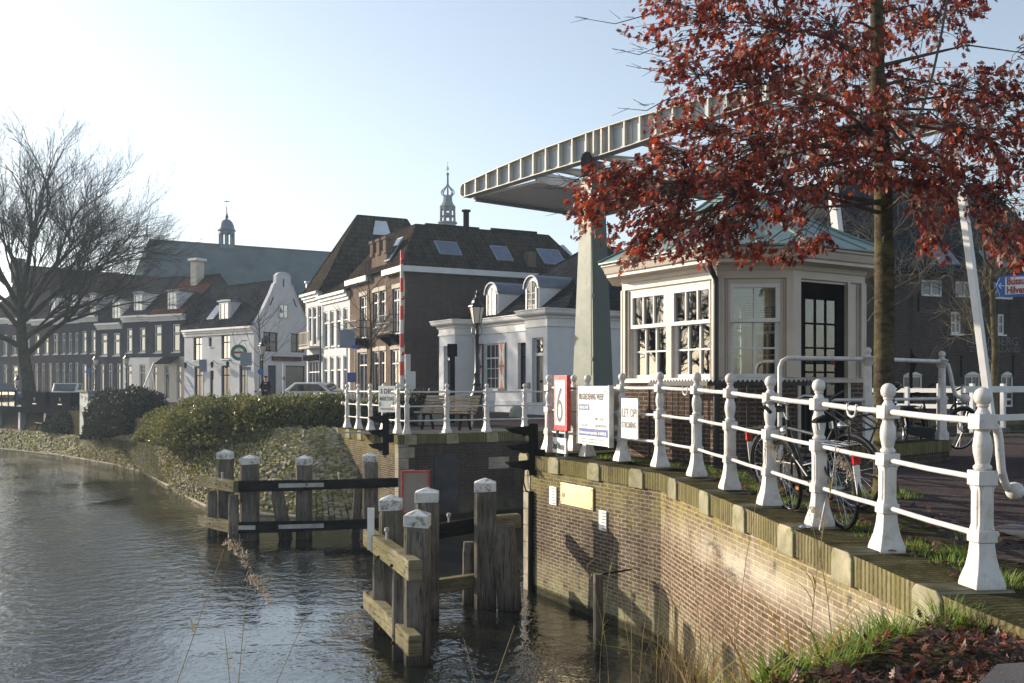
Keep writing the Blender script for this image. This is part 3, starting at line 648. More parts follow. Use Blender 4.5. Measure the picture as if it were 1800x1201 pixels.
# opening hours board
fr = Fr((1.10, 15.22, 0), dseg); z0, z1 = 2.44, 3.31
T = thing('notice_board', 'large white bridge service notice board with navy bars on the railing', 'notice board', (1.06, 15.2, 2.44), math.atan2(dseg.y, dseg.x))
bw = 1.08; bh = z1-z0
MB().box(0, bw, -.06, -.03, 0, bh).build('panel', M['signwhite'], T, bevel=.004)
MB().box(-.012, 0.0, -.07, -.02, -.01, bh+.01).box(bw, bw+.03, -.075, .0, -.01, bh+.01).build('edge_strip', M['steel'], T)
FT = Fr((0, -.06, 0), (1, 0, 0))
text('BRUGBEDIENING WEESP', FT, .04, bh-.2, .13, M['signink'], T, width=.86)
MB().box(.04, .42, -.064, -.0605, bh-.36, bh-.27).build('navy_bar', M['signnavy'], T); text('1 NOV t/m 31 MRT', FT, .055, bh-.34, .065, M['signwhite'], T, width=.34, y=-.007)
text('9.00 - 16.30', FT, .6, bh-.5, .06, M['signgrey'], T, width=.3); text('GEEN BEDIENING', FT, .6, bh-.6, .055, M['signgrey'], T, width=.4); text('ZA - ZON - FEEST', FT, .05, bh-.6, .05, M['signgrey'], T, width=.32)
MB().box(.04, 1.04, -.064, -.0605, .13, .24).build('navy_bar', M['signnavy'], T); text('Telefoonnummer brugwachter  06 54943122', FT, .06, .16, .06, M['signwhite'], T, width=.94, y=-.007)
for zz in (.075, .03): text('buiten deze tijden is er geen bediening mogelijk voor de scheepvaart', FT, .06, zz, .03, M['signgrey'], T, width=.93)
for k in range(2):
    fv = Fr((0, -.06, 0), (1, 0, 0)); text('gemeente' if k else 'WEESP', Fr((0, -.06, 0), (1, 0, 0)), .9+.06*k, bh-.09-.045*k, .04, M['signgrey'], T, width=.12)
T = thing('warning_board', 'small white current warning board hanging beside the large notice board', 'sign', (1.60, 14.05, 2.58), math.atan2(-1.02, .39))
MB().box(.02, .5, -.075, -.055, 0, .56).build('panel', M['signwhite'], T, bevel=.004)
FT = Fr((0, -.075, 0), (1, 0, 0)); text('LET OP!', FT, .04, .30, .17, M['signgrey'], T, width=.43); text('STROMING', FT, .04, .15, .12, M['signgrey'], T, width=.43)
# white market-day sign on the far railing
p = posts_farl[0]*.4+posts_farl[1]*.6; T = thing('market_sign', 'small white market day notice tied to the far railing', 'sign', (p.x, p.y, 2.6), math.atan2(dl.y, dl.x)+.5)
MB().box(-.28, .28, -.1, -.08, .05, .72).build('panel', M['signwhite'], T, bevel=.004); FT = Fr((0, -.1, 0), (1, 0, 0))
text('3 DEC', FT, -.22, .53, .17, M['signink'], T, width=.44); text('MARKTDAG', FT, -.24, .35, .14, M['signink'], T, width=.48); text('wegsleepregeling', FT, -.22, .12, .06, M['signgrey'], T, width=.44)
MB().box(-.24, -.21, -.108, -.101, .2, .32).box(.21, .24, -.108, -.101, .2, .32).build('symbol', M['signink'], T)

# plaque and gauges on the quay wall
d1 = (NE[1]-NE[0]); d1.z = 0; d1.normalize(); FW = Fr((K.x, K.y, 0), d1)
def wx(px):  # distance along the first wall face for a picture column
    k = (px-900)/F; return (k*K.y-K.x)/(d1.x-k*d1.y)
T = thing('brass_plaque', 'plain brass plaque screwed to the sunlit quay wall', 'plaque', FW.p(wx(988), 0, 1.55), math.atan2(d1.y, d1.x)); w_ = wx(1045)-wx(988)
MB().box(0, w_, -.03, -.004, -.02, .3).build('plate', M['brass'], T, bevel=.003)
m = MB()
for x in (.03, w_/2, w_-.03):
    for z in (.01, .27): m.sphere((x, -.032, z), .008, 6)
m.build('screws', M['blackmatte'], T)
MB().prism([(.04, -.032, .1), (.1, -.032, .08), (.17, -.032, .11), (.15, -.032, .15), (.07, -.032, .15)], (0, .002, 0)).build('coat_of_arms', plain('tarnished_brass', (.22, .16, .05), .5, .2, 6, 0, metallic=.3), T)
for k, (pa, pb, zz) in enumerate(((968, 980, 1.48), (1055, 1068, 1.28))):
    T = thing('water_gauge', ['white water gauge plate left of the brass plaque', 'white water gauge plate right of the brass plaque'][k], 'water gauge', FW.p(wx(pa), 0, zz), math.atan2(d1.y, d1.x), group='white gauge plates on the quay wall')
    w_ = max(.1, wx(pb)-wx(pa)); MB().box(0, w_, -.025, -.004, 0, .28).build('plate', M['signwhite'], T, bevel=.003)
    m = MB()
    for j in range(6): m.box(w_*.45, w_*.95, -.028, -.0255, .02+j*.045, .032+j*.045)
    m.build('marks', M['signink'], T)
T = thing('cable_pipe', 'black pipe and cable running down the quay corner into the water', 'pipe', FW.p(.12, -.05, 0))
MB().tube([FW.p(.33, -.04, 1.62), FW.p(.33, -.05, -.4)], .045, 8).build('pipe', M['rubber'], T, smooth=50, w=True)
MB().tube([FW.p(.1, -.05, 1.95), FW.p(.1, -.06, 1.75), FW.p(.2, -.07, 1.62), FW.p(.33, -.05, 1.6)], .012, 6).build('cable', M['rubber'], T, smooth=50, w=True)
p = V((1.08, 12.5, 0)); T = thing('mooring_pile', 'thin lone mooring pile standing in the water by the quay wall', 'mooring pile', (p.x, p.y, -1)); MB().tube([p+V((0, 0, -1)), p+V((0, 0, .95))], .06, 10).build('pile', M['oldwood'], T, smooth=50, w=True)
MB().tube([p+V((-.05, 0, .93)), p+V((.45, .2, .97))], .012, 6).build('rod', M['blackmatte'], T, w=True)

# bridge traffic lights for boats
def signal(label, o, z0, h, hood, rz):
    T = thing('boat_signal', label, 'traffic light', (*o, z0), rz, group='black boat signals on the channel corners')
    MB().box(-.09, .09, -.05, .08, 0, h).build('backboard', M['blackmatte'], T, bevel=.015)
    MB().box(-.06, .06, .08, .2, h*.3, h*.5).build('bracket', M['blackmatte'], T)
    for k in range(3):
        z = h*(.17+.33*k); m = MB(); r = h*.125; n = 12; A = []; B = []
        for i in range(n+1):
            a = math.pi*(-.12+1.24*i/n); A.append(V((r*math.cos(a), -.05, z+r*math.sin(a)))); ln = hood*(1 if 0 < a < math.pi else .45)*(.55+.45*max(0, math.sin(a))); B.append(V((r*1.05*math.cos(a), -.05-ln, z+r*.95*math.sin(a)-.03)))
        m.add(A+B, [(i, i+1, n+2+i, n+1+i) for i in range(n)]); h_ = m.build('hood', M['blackmatte'], T, smooth=60); md = h_.modifiers.new('thick', 'SOLIDIFY'); md.thickness = .008
        MB().lathe((0, 0, 0), [(r*.9, 0), (r*.6, .02), (.001, .03)], 14).build('lens', M['rubber'], h_).matrix_local = Matrix.Translation((0, -.052, z))@Matrix.Rotation(R(90), 4, 'X')
    return T
signal('black three lamp boat signal facing left on the near quay corner', (.33, 15.98), 1.88, .83, .40, R(-97))
signal('black three lamp boat signal on the corner of the far abutment', (-3.05, 23.95), 1.66, 1.0, .36, R(-92))

# red framed sign seen from behind, on a post in the channel mouth
T = thing('framed_sign', 'grey backed sign with red frame leaning behind the timber fender', 'sign', (-1.9, 19.6, -.97), R(10)); 
m = MB(); m.box(-.25, .25, 0, .03, 1.8, 2.58); m.build('back_panel', plain('sign_back_beige', (.30, .27, .23), .6, .1, 3, .05, 40), T)
m = MB(); m.box(-.28, -.24, -.02, .04, 1.76, 2.62).box(.24, .28, -.02, .04, 1.76, 2.62).box(-.24, .24, -.02, .04, 1.76, 1.8).box(-.24, .24, -.02, .04, 2.58, 2.62); m.build('frame', M['red'], T)
MB().tube([(0, .06, 0), (0, .06, 2.4)], .05, 8).build('pole', M['oldwood'], T)

# ------------------------------------------------------------------ timber fenders
def timber_post(P, x, y, top, w=.31, tilt=(0, 0), cap='pyr', base=-1.2, nocap=False):
    m = MB(); a = V((x-tilt[0]*.5, y-tilt[1]*.5, base)); b = V((x+tilt[0]*.0, y, top)); hw = w/2; c = w*.14; rz_ = rng.uniform(-.14, .14)
    def sect(p, k=1): return [p+V(((i*math.cos(rz_)-j*math.sin(rz_))*k, (i*math.sin(rz_)+j*math.cos(rz_))*k, 0)) for i, j in ((-hw, -hw+c), (-hw+c, -hw), (hw-c, -hw), (hw, -hw+c), (hw, hw-c), (hw-c, hw), (-hw+c, hw), (-hw, hw-c))]
    R_ = [sect(a), sect(a+(b-a)*.5), sect(b-V((0, 0, .18))), sect(b, .86)]; loft(m, R_); m.poly(R_[-1])
    po = m.build('post', M['oldwood'], P, w=True)
    if not nocap:
        m = MB(); k = hw*.98; q = [b+V(((i*math.cos(rz_)-j*math.sin(rz_))*k, (i*math.sin(rz_)+j*math.cos(rz_))*k, -.09-rng.uniform(0, .03))) for i, j in ((-1, -1), (1, -1), (1, 1), (-1, 1))]; u = [V((p.x, p.y, b.z+.03)) for p in q]
        loft(m, [q, u]); ap = b+V((0, 0, .10))
        for i in range(4): m.poly([u[i], u[(i+1) % 4], ap])
        m.build('cap', M['capwhite'], po, bevel=.006).location = -P.location
        o = [c_ for c_ in COL.objects if c_.parent == po][-1]
    return po
def bolt(P, p):
    m = MB(); m.lathe(p, [(.018, 0), (.018, .1), (.034, .11), (.034, .15), (.01, .16)], 10); m.build('bollard_pin', M['steel'], P, smooth=40, w=True)
T = thing('timber_fender', 'long weathered timber fender with four white capped posts before the stone bank', 'timber fender', (-5.8, 21.5, 0), group='timber guide fenders at the channel mouth')
for x, y, tp, w in ((-6.42, 22.3, 1.80, .33), (-5.65, 21.45, 1.74, .35), (-4.52, 21.65, 1.72, .30), (-3.13, 22.0, 1.75, .33)): timber_post(T, x, y, tp, w)
for x, y in ((-6.62, 21.98), (-5.93, 21.2)): timber_post(T, x, y, 1.0, .2, nocap=True)
timber_post(T, -5.1, 21.7, 1.05, .26, tilt=(-.75, 0), nocap=True); timber_post(T, -3.42, 22.1, 1.1, .2, tilt=(.3, 0), nocap=True)
for z, mt in ((1.18, 'beamshade'), (.30, 'beamshade')):
    MB().beam((-5.86, 21.18, z), (-4.5, 21.4, z), .13, .23).build('beam', M[mt], T, w=True, bevel=.012)
    MB().beam((-4.5, 21.42, z), (-2.5, 21.85, z+.02), .14, .20).build('beam', M[mt], T, w=True, bevel=.012)
    MB().beam((-6.95, 22.25, z+.02), (-5.83, 21.1, z), .16, .24).build('beam', M['beamwood'], T, w=True, bevel=.015)
    MB().beam((-4.98, 21.24, z+.01), (-4.05, 21.42, z+.01), .012, .09).build('joint_plate', M['steel'], T, w=True)
MB().beam((-6.0, 21.12, .31), (-5.45, 21.14, .31), .012, .09).build('joint_plate', M['steel'], T, w=True)
bolt(T, V((-3.75, 21.6, 1.28))); bolt(T, V((-6.25, 21.5, 1.3)))
T = thing('timber_fender', 'nearest timber fender, three tall capped posts and bleached angled beams', 'timber fender', (-1.3, 12.6, 0), group='timber guide fenders at the channel mouth')
for x, y, tp, w in ((-1.64, 13.5, 1.74, .31), (-1.13, 11.9, 1.74, .30), (-1.22, 14.3, 1.76, .34)): timber_post(T, x, y, tp, w)
for z in (1.20, .34):
    MB().beam((-2.0, 13.9, z), (-1.10, 11.35, z), .17, .24).build('beam', M['beamwood'], T, w=True, bevel=.02)
for x, y in ((-1.78, 13.35), (-1.36, 12.05)): timber_post(T, x, y, 1.09, .17, nocap=True)
MB().box(-1.93, -1.84, 13.28, 13.31, 1.12, 1.68).build('gauge_board', M['signwhite'], T, w=True)
bolt(T, V((-1.62, 12.9, 1.32)))
T = thing('timber_fender', 'timber fender with one pyramid capped post, a slanting strut and a notched beam', 'timber fender', (-.4, 14.9, 0), group='timber guide fenders at the channel mouth')
timber_post(T, -.40, 14.9, 1.84, .33); timber_post(T, -.12, 14.82, 1.25, .33, tilt=(-.35, 0), nocap=True); timber_post(T, -.66, 15.1, .95, .17, nocap=True)
MB().beam((-1.15, 14.55, 1.18), (-.45, 15.15, 1.22), .16, .22).build('beam', M['beamshade'], T, w=True, bevel=.015); MB().beam((-.45, 15.15, 1.22), (.12, 15.35, 1.24), .16, .22).build('beam', M['beamwood'], T, w=True, bevel=.03)
MB().beam((-1.15, 14.55, .38), (.1, 15.3, .42), .16, .2).build('beam', M['beamwood'], T, w=True, bevel=.015)
bolt(T, V((-.93, 14.7, 1.28)))

for T_, pts in ((COL.objects['timber_fender'], [(-6.3, 21.55, 1.2), (-5.98, 21.22, 1.2), (-6.5, 21.75, .32), (-5.2, 21.2, 1.2), (-4.3, 21.37, 1.2), (-3.3, 21.6, 1.2)]), (COL.objects['timber_fender.001'], [(-1.93, 13.4, 1.22), (-1.55, 12.3, 1.2), (-1.3, 11.6, 1.22), (-1.9, 13.3, .36), (-1.5, 12.1, .36), (-1.27, 11.45, .36)])):
    for p in pts:
        m = MB(); q = V(p)+V((-.1, -.03, 0)); m.sphere(q, .022, 8); m.build('bolt_head', plain('rusty_iron', (.07, .04, .025), .9, .3, 20, .2, 60) if 'rusty_iron' not in bpy.data.materials else bpy.data.materials['rusty_iron'], T_, smooth=60, w=True)
# ------------------------------------------------------------------ bridge keeper house
G0 = 2.24
KP = [V((1.80, 16.0, 0)), V((2.925, 14.14, 0)), V((3.955, 14.05, 0)), V((5.25, 14.9, 0)), V((5.43, 15.92, 0))]
KO = (KP[0]+KP[4])/2; KP += [KO*2-KP[1], KO*2-KP[2], KO*2-KP[3]]
T = thing('bridge_keeper_house', 'small octagonal cream bridge keeper house with green copper roof and sash windows', 'bridge house', (KO.x, KO.y, G0))
pl_ = [(p.x-KO.x, p.y-KO.y) for p in KP]; n8 = 8
frs = []; lens = []
for i in range(n8):
    a = V((*pl_[i], 0)); b = V((*pl_[(i+1) % n8], 0)); frs.append(Fr(a, b-a)); lens.append((b-a).length)
HB = 1.12
rg = ring_offset(pl_, .02); m = MB()
for i in range(n8):
    if i == 2: 
        f = frs[2]; m.fbox(f, 0, .1, -.02, .2, -.1, HB); m.fbox(f, 1.2, lens[2], -.02, .2, -.1, HB); m.fbox(f, .1, 1.2, -.02, .2, -.1, .2); continue
    m.poly([rg[i]+V((0, 0, -.1)), rg[(i+1) % n8]+V((0, 0, -.1)), rg[(i+1) % n8]+V((0, 0, HB)), rg[i]+V((0, 0, HB))])
m.build('brick_base', M['brickkiosk'], T)
m = MB(); loft(m, [ring_offset(pl_, .01), ring_offset(pl_, .06), ring_offset(pl_, .06), ring_offset(pl_, .02)][0:0] or [[p+V((0, 0, z)) for p in ring_offset(pl_, d)] for d, z in ((.0, HB-.01), (.06, HB), (.065, HB+.06), (.0, HB+.075))])
m.build('sill_band', M['cream'], T)
walls = MB(); spec = {}
for i in range(n8):
    L = lens[i]; ops = []
    if i in (0, 4): ops = [(.16, 1.04, HB+.07, 2.52), (1.16, 2.04, HB+.07, 2.52)]
    elif i == 2: ops = [(.14, 1.16, .2, 2.56)]
    elif i == 6: ops = [(.25, 1.3, HB+.07, 2.52)]
    else: ops = [(.17, L-.17, HB+.07, 2.52)]
    spec[i] = ops
    if i == 2:
        wall(walls, frs[i], .14, HB+.07, 2.66, (), .1); 
        walls.fbox(frs[i], .08, .139, -.04, .06, .2, 2.6); walls.fbox(frs[i], 1.161, 1.22, -.04, .06, .2, 2.6); wall(walls, frs[i], L, HB+.07, 2.66, (), .1, x0=1.16); wall(walls, frs[i], 1.16, 2.56, 2.66, (), .1, x0=.14)
    else: wall(walls, frs[i], L, HB+.07, 2.66, ops, .12)
    # inner lining so that the inside reads as panelled wood
    f = frs[i]
    if i != 2:
        xs = [0]+[v for o in ops for v in o[:2]]+[L]
        for j in range(0, len(xs), 2): walls.fbox(f, xs[j]+.01, xs[j+1]-.01, .125, .15, .1, 2.66)
        for o in ops: walls.fbox(f, o[0], o[1], .125, .15, .1, HB+.07); walls.fbox(f, o[0], o[1], .125, .15, 2.52, 2.66)
walls.build('wall', M['cream'], T)
for i in range(n8):                               # fluted corner pilasters
    m = MB(); a = V((*pl_[i], 0)); f0 = frs[i]; f1 = frs[i-1]; L1 = lens[i-1]
    m.fbox(f0, .0, .085, -.045, .0, HB+.07, 2.6); m.fbox(f1, L1-.085, L1, -.045, .0, HB+.07, 2.6)
    m.tube([a+V((0, 0, HB+.07)), a+V((0, 0, 2.6))], .055, 8)
    for k in (.105, .135): m.fbox(f0, k, k+.014, -.02, .0, HB+.07, 2.58); m.fbox(f1, L1-k-.014, L1-k, -.02, 0, HB+.07, 2.58)
    m.build('pilaster', M['cream'], T, bevel=.006)
for i in range(n8):
    for x0, x1, z0, z1 in spec[i]:
        if i == 2: continue
        cols = 3 if i in (0, 4) else 2; zm = z0+(z1-z0)*.615
        lo = window(T, frs[i], x0, x1, z0, zm+.02, cols, 2, y=.085, fw=.055, mw=.025, gm='glass', sill=True)
        up = window(T, frs[i], x0, x1, zm-.03, z1, cols, 1, y=.03, fw=.055, mw=.025, gm='glass', sill=False)
        bm = MB()
        nb = 16 if i in (1, 2) else 9
        for k in range(nb): zz = z1-.07-.034*k; bm.fbox(frs[i], x0+.05, x1-.05, .17, .185, zz-.012, zz)
        bm.build('blind', M['blind'], up)
f = frs[2]; m = MB(); x0, x1, z0, z1 = .14, 1.16, .2, 2.56
m.fbox(f, x0, x0+.17, .03, .08, z0, z1); m.fbox(f, x1-.17, x1, .03, .08, z0, z1); m.fbox(f, x0+.17, x1-.17, .03, .08, z1-.24, z1); m.fbox(f, x0+.17, x1-.17, .03, .08, z0, z0+.72)
for k in (1, 2): xx = x0+.17+.68*k/3; m.fbox(f, xx-.013, xx+.013, .035, .075, z0+.72, z1-.24)
for k in (1, 2, 3): zz = z0+.72+1.4*k/4; m.fbox(f, x0+.17, x1-.17, .037, .073, zz-.013, zz+.013)
dr = m.build('door', M['door'], T)
MB().fbox(f, x0+.16, x1-.16, .05, .056, z0+.71, z1-.23).build('pane', M['glass'], dr)
m = MB(); m.fbox(f, x1-.12, x1-.06, .02, .03, 1.02, 1.2); m.tube([f.p(x1-.09, .02, 1.1), f.p(x1-.09, -.03, 1.1), f.p(x1-.19, -.03, 1.1)], .01, 6); m.build('handle', M['blackmatte'], dr)
st_ = MB(); c0 = f.p(.98, .045, 1.42)
nn = 16
for k in range(nn):
    a, b = 2*math.pi*k/nn, 2*math.pi*(k+1)/nn; q = [f.p(.93+r*math.cos(t), .044, 1.42+r*math.sin(t)) for r, t in ((.036, a), (.036, b), (.046, b), (.046, a))]; st_.poly(q)
st_.poly([f.p(.93-.03, .044, 1.445), f.p(.93-.025, .044, 1.45), f.p(.93+.03, .044, 1.395), f.p(.93+.025, .044, 1.39)]); st_.build('no_entry_sticker', M['red'], dr)
m = MB(); m.fbox(f, .06, 1.24, -.42, -.03, -.05, .14); m.build('doorstep', M['concrete'], T, bevel=.01)
m = MB(); loft(m, [[p+V((0, 0, z)) for p in ring_offset(pl_, d)] for d, z in ((.0, 2.58), (.03, 2.6), (.03, 2.70), (.05, 2.72), (.06, 2.78), (.24, 2.80), (.27, 2.80), (.27, 2.84), (.30, 2.86), (.33, 2.95), (.36, 2.97), (.36, 3.0), (.3, 3.02))])
m.build('cornice', M['cream'], T, smooth=30)
rings = []
base = [p+V((0, 0, 3.005)) for p in ring_offset(pl_, .40)]
for k, z in ((1, 3.005), (1, 3.03), (.75, 3.3), (.5, 3.6), (.25, 3.95), (.05, 4.28)): rings.append([V((p.x*k, p.y*k, z)) for p in base])
m = MB(); loft(m, rings); m.poly(rings[-1])
rf = m.build('roof', M['copper'], T)
m = MB()
for i in range(n8):
    m.tube([r[i]+V((0, 0, .015)) for r in rings[1:]], .022, 6)
    for q in (.33, .67) if lens[i] > 1.3 else (.5,):
        m.tube([r[i]*(1-q)+r[(i+1) % n8]*q+V((0, 0, .008)) for r in rings[1:5]], .011, 5)
m.build('seams', M['copper'], rf, smooth=60)
m = MB(); m.lathe((0, 0, 4.25), [(.12, 0), (.14, .03), (.06, .1), (.05, .2), (.1, .28), (.07, .36), (.02, .42), (.015, .75)], 10); m.build('finial', M['lead'], rf, smooth=50)
b = V((*pl_[1], 0)); o1 = ring_offset(pl_, .3)[1]; o2 = ring_offset(pl_, .075)[1]
MB().tube([o1+V((0, 0, 2.82)), o1+V((0, 0, 2.74)), o2+V((0, 0, 2.58)), o2+V((0, 0, 2.5)), o2+V((0, 0, -.05))], .038, 8).build('downpipe', M['black'], T, smooth=50)
m = MB(); m.poly([V((x, y, .1)) for x, y in pl_]); m.build('floor', M['benchwood'], T)
m = MB(); m.poly([V((x*.98, y*.98, 2.66)) for x, y in pl_][::-1]); m.build('ceiling', M['white'], T)
# furniture and the keeper inside
def inside(fi, x, y, z=.1): return frs[fi].p(x, y, z)+V((KO.x, KO.y, G0))
p = inside(0, .15, .2); T = thing('desk', 'plain control desk under the left windows inside the bridge house', 'desk', p, math.atan2(frs[0].ux.y, frs[0].ux.x))
MB().box(0, 1.9, 0, .55, 1.0, 1.05).build('desk_top', M['benchwood'], T, bevel=.01)
for x in (.03, 1.83): MB().box(x, x+.04, .03, .5, 0, .999).build('leg', M['benchwood'], T)
p = inside(0, 1.88, .32, 1.151); T = thing('tin', 'pink tin on the desk behind the bridge house window', 'tin', p)
m = MB(); m.lathe((0, 0, 0), [(.055, 0), (.055, .17), (.05, .175)], 14); m.build('body', M['pink'], T, smooth=40); MB().lathe((0, 0, .175), [(.055, 0), (.055, .03)], 14).build('lid', M['chrome'], T, smooth=40)
p = inside(0, 1.35, .33, 1.151); T = thing('bottle', 'dark bottle on the desk behind the second left window', 'bottle', p)
m = MB(); m.lathe((0, 0, 0), [(.035, 0), (.035, .16), (.012, .21), (.012, .27)], 10); m.build('glass_body', M['blackmatte'], T, smooth=40)
p = inside(1, .12, .55); T = thing('banner', 'red hanging cloth behind the middle window of the bridge house', 'banner', p, math.atan2(frs[1].ux.y, frs[1].ux.x))
m = MB(); m.add([V((.0+.05*math.sin(z*9), .03*math.sin(z*14+x*30), 1.0+z)) + V((x*(1.1-z), 0, 0)) for z in (0, .2, .4, .6, .8) for x in (0, .1, .22)], [(r*3+c, r*3+c+1, r*3+c+4, r*3+c+3) for r in range(4) for c in range(2)]); m.build('cloth', M['red'], T)
MB().tube([(0, .02, 1.82), (.3, .02, 1.82)], .012, 6).build('rod', M['steel'], T)

def skin(name, nodes, edges, mat, parent, sub=2):
    keys = list(nodes); me = bpy.data.meshes.new(name); me.from_pydata([nodes[k][0] for k in keys], [(keys.index(a), keys.index(b)) for a, b in edges], [])
    o = bpy.data.objects.new(name, me); COL.objects.link(o); md = o.modifiers.new('s', 'SKIN'); 
    for k, v in zip(keys, me.skin_vertices[0].data): r = nodes[k][1]; v.radius = r if hasattr(r, '__len__') else (r, r)
    me.skin_vertices[0].data[0].use_root = True
    sb = o.modifiers.new('u', 'SUBSURF'); sb.levels = sub; sb.render_levels = sub
    bpy.context.view_layer.update(); m2 = bpy.data.meshes.new_from_object(o.evaluated_get(bpy.context.evaluated_depsgraph_get()))
    bpy.data.objects.remove(o); m2.name = name; m2.materials.clear(); m2.materials.append(mat); m2.shade_smooth()
    ob = bpy.data.objects.new(name, m2); COL.objects.link(ob); ob.parent = parent; return ob
def person(label, loc, rz, sit=False, cap=True):
    """1.75 m figure facing -Y; hands folded in front"""
    P = thing('person', label, 'person', loc, rz)
    hz = .48 if sit else .92; S = hz-.92
    nd = {'pel': ((0, 0, .95+S), (.15, .11)), 'wai': ((0, 0, 1.08+S), (.14, .10)), 'che': ((0, -.01, 1.28+S), (.17, .12)), 'nec': ((0, 0, 1.46+S), .06), 'thr': ((0, -.01, 1.52+S), .055), 'hd1': ((0, -.02, 1.60+S), (.07, .085)), 'hd2': ((0, -.015, 1.68+S), (.078, .095)), 'hd3': ((0, 0, 1.74+S), (.05, .06))}
    ed = [('pel', 'wai'), ('wai', 'che'), ('che', 'nec'), ('nec', 'thr'), ('thr', 'hd1'), ('hd1', 'hd2'), ('hd2', 'hd3')]
    for s, k in ((-1, 'l'), (1, 'r')):
        nd.update({k+'sh': ((s*.18, 0, 1.40+S), .065), k+'el': ((s*.24, -.02, 1.13+S), .045), k+'wr': ((s*.06, -.24, 1.02+S), .03), k+'pa': ((s*.02, -.29, 1.0+S), (.035, .02))})
        ed += [('che', k+'sh'), (k+'sh', k+'el'), (k+'el', k+'wr'), (k+'wr', k+'pa')]
        if sit: nd.update({k+'hi': ((s*.1, 0, hz), .08), k+'kn': ((s*.12, -.42, hz), .06), k+'an': ((s*.12, -.42, .08), .04), k+'to': ((s*.12, -.56, .04), .04)})
        else: nd.update({k+'hi': ((s*.1, 0, .88), .085), k+'kn': ((s*.1, -.02, .5), .06), k+'an': ((s*.1, 0, .09), .042), k+'to': ((s*.11, -.14, .05), .04)})
        ed += [('pel', k+'hi'), (k+'hi', k+'kn'), (k+'kn', k+'an'), (k+'an', k+'to')]
        for j in range(5):
            a = -.028+.014*j if j < 4 else -.03; L = (.05, .058, .055, .042, .04)[j]
            base = V((s*.02+a, -.31, 1.0+S-.003*j)) if j < 4 else V((s*.02+s*.03, -.28, 1.015+S)); tip = base+(V((-.004*s, -L*.7, -.03)) if j < 4 else V((-.01*s, -.03, .02)))
            nd[k+'f%da' % j] = (base, .009); nd[k+'f%db' % j] = (tip, .007); ed += [(k+'pa', k+'f%da' % j), (k+'f%da' % j, k+'f%db' % j)]
    skin('body', nd, ed, M['skin'], P)
    nc = {k: nd[k] for k in ('pel', 'wai', 'che')}; up = lambda r, d: tuple(x+d for x in (r if hasattr(r, '__len__') else (r, r)))
    nc = {k: (v[0], up(v[1], .035)) for k, v in nc.items()}; nc['col'] = ((0, 0, 1.46+S), (.085, .08)); nc['hem'] = ((0, 0, .78+S if not sit else .9+S), (.17, .13)); ec = [('pel', 'wai'), ('wai', 'che'), ('che', 'col'), ('pel', 'hem')]
    for k in 'lr':
        nc.update({k+q: (nd[k+q][0], up(nd[k+q][1], .028)) for q in ('sh', 'el', 'wr')}); ec += [('che', k+'sh'), (k+'sh', k+'el'), (k+'el', k+'wr')]
    skin('coat', nc, ec, M['coat'], P)
    nt = {'pel': (nd['pel'][0], (.16, .12))}; et = []
    for k in 'lr':
        nt.update({k+q: (nd[k+q][0], up(nd[k+q][1], .022)) for q in ('hi', 'kn', 'an')}); et += [('pel', k+'hi'), (k+'hi', k+'kn'), (k+'kn', k+'an')]
    skin('trousers', nt, et, M['trousers'], P)
    for k in 'lr': 
        a = V(nd[k+'an'][0]); MB().sphere(a+V((0, -.06, -.045)), .055, 10, (.9, 2.1, .8)).build('shoe', M['blackmatte'], P, smooth=60)
    h = V((0, -.01, 1.68+S)); m = MB(); m.sphere(h+V((0, .02, .03)), .098, 14, (.9, 1.05, .85)); hr = m.build('cap' if cap else 'hair', M['coat'] if cap else M['hair'], P, smooth=60)
    if cap: MB().sphere(h+V((0, -.1, .035)), .06, 10, (1.1, 1, .12)).build('peak', M['coat'], hr, smooth=60)
    m = MB(); m.sphere(h+V((-.032, -.098, .0)), .011, 8).sphere(h+V((.032, -.098, .0)), .011, 8); m.build('eyes', M['hair'], P, smooth=60)
    m = MB(); m.sphere(h+V((0, -.112, -.03)), .016, 8, (.8, 1, 1.4)); m.build('nose', M['skin'], P, smooth=60)
    m = MB(); m.sphere(h+V((-.083, 0, -.015)), .02, 8, (.5, 1, 1.5)).sphere(h+V((.083, 0, -.015)), .02, 8, (.5, 1, 1.5)); m.build('ears', M['skin'], P, smooth=60)
    m = MB(); m.sphere(h+V((0, -.098, -.07)), .018, 8, (1.4, .5, .35)); m.build('mouth', M['signred'], P, smooth=60)
    return P
pp = inside(0, .78, .85)
person('person with dark hair and dark coat sitting behind the left window of the bridge house', pp+V((0, 0, .1)), math.atan2(frs[0].uy.y, frs[0].uy.x)-math.pi/2+.9, sit=True, cap=False)
T = thing('stool', 'tall stool under the seated person inside the bridge house', 'stool', pp)
m = MB(); m.lathe((0, 0, .42), [(.19, 0), (.2, .03), (.18, .06)], 14); m.build('seat', M['blackmatte'], T, smooth=40)
for k in range(4): a = math.pi/4+k*math.pi/2; MB().tube([(.2*math.cos(a), .2*math.sin(a), 0), (.12*math.cos(a), .12*math.sin(a), .43)], .013, 6).build('leg', M['steel'], T)

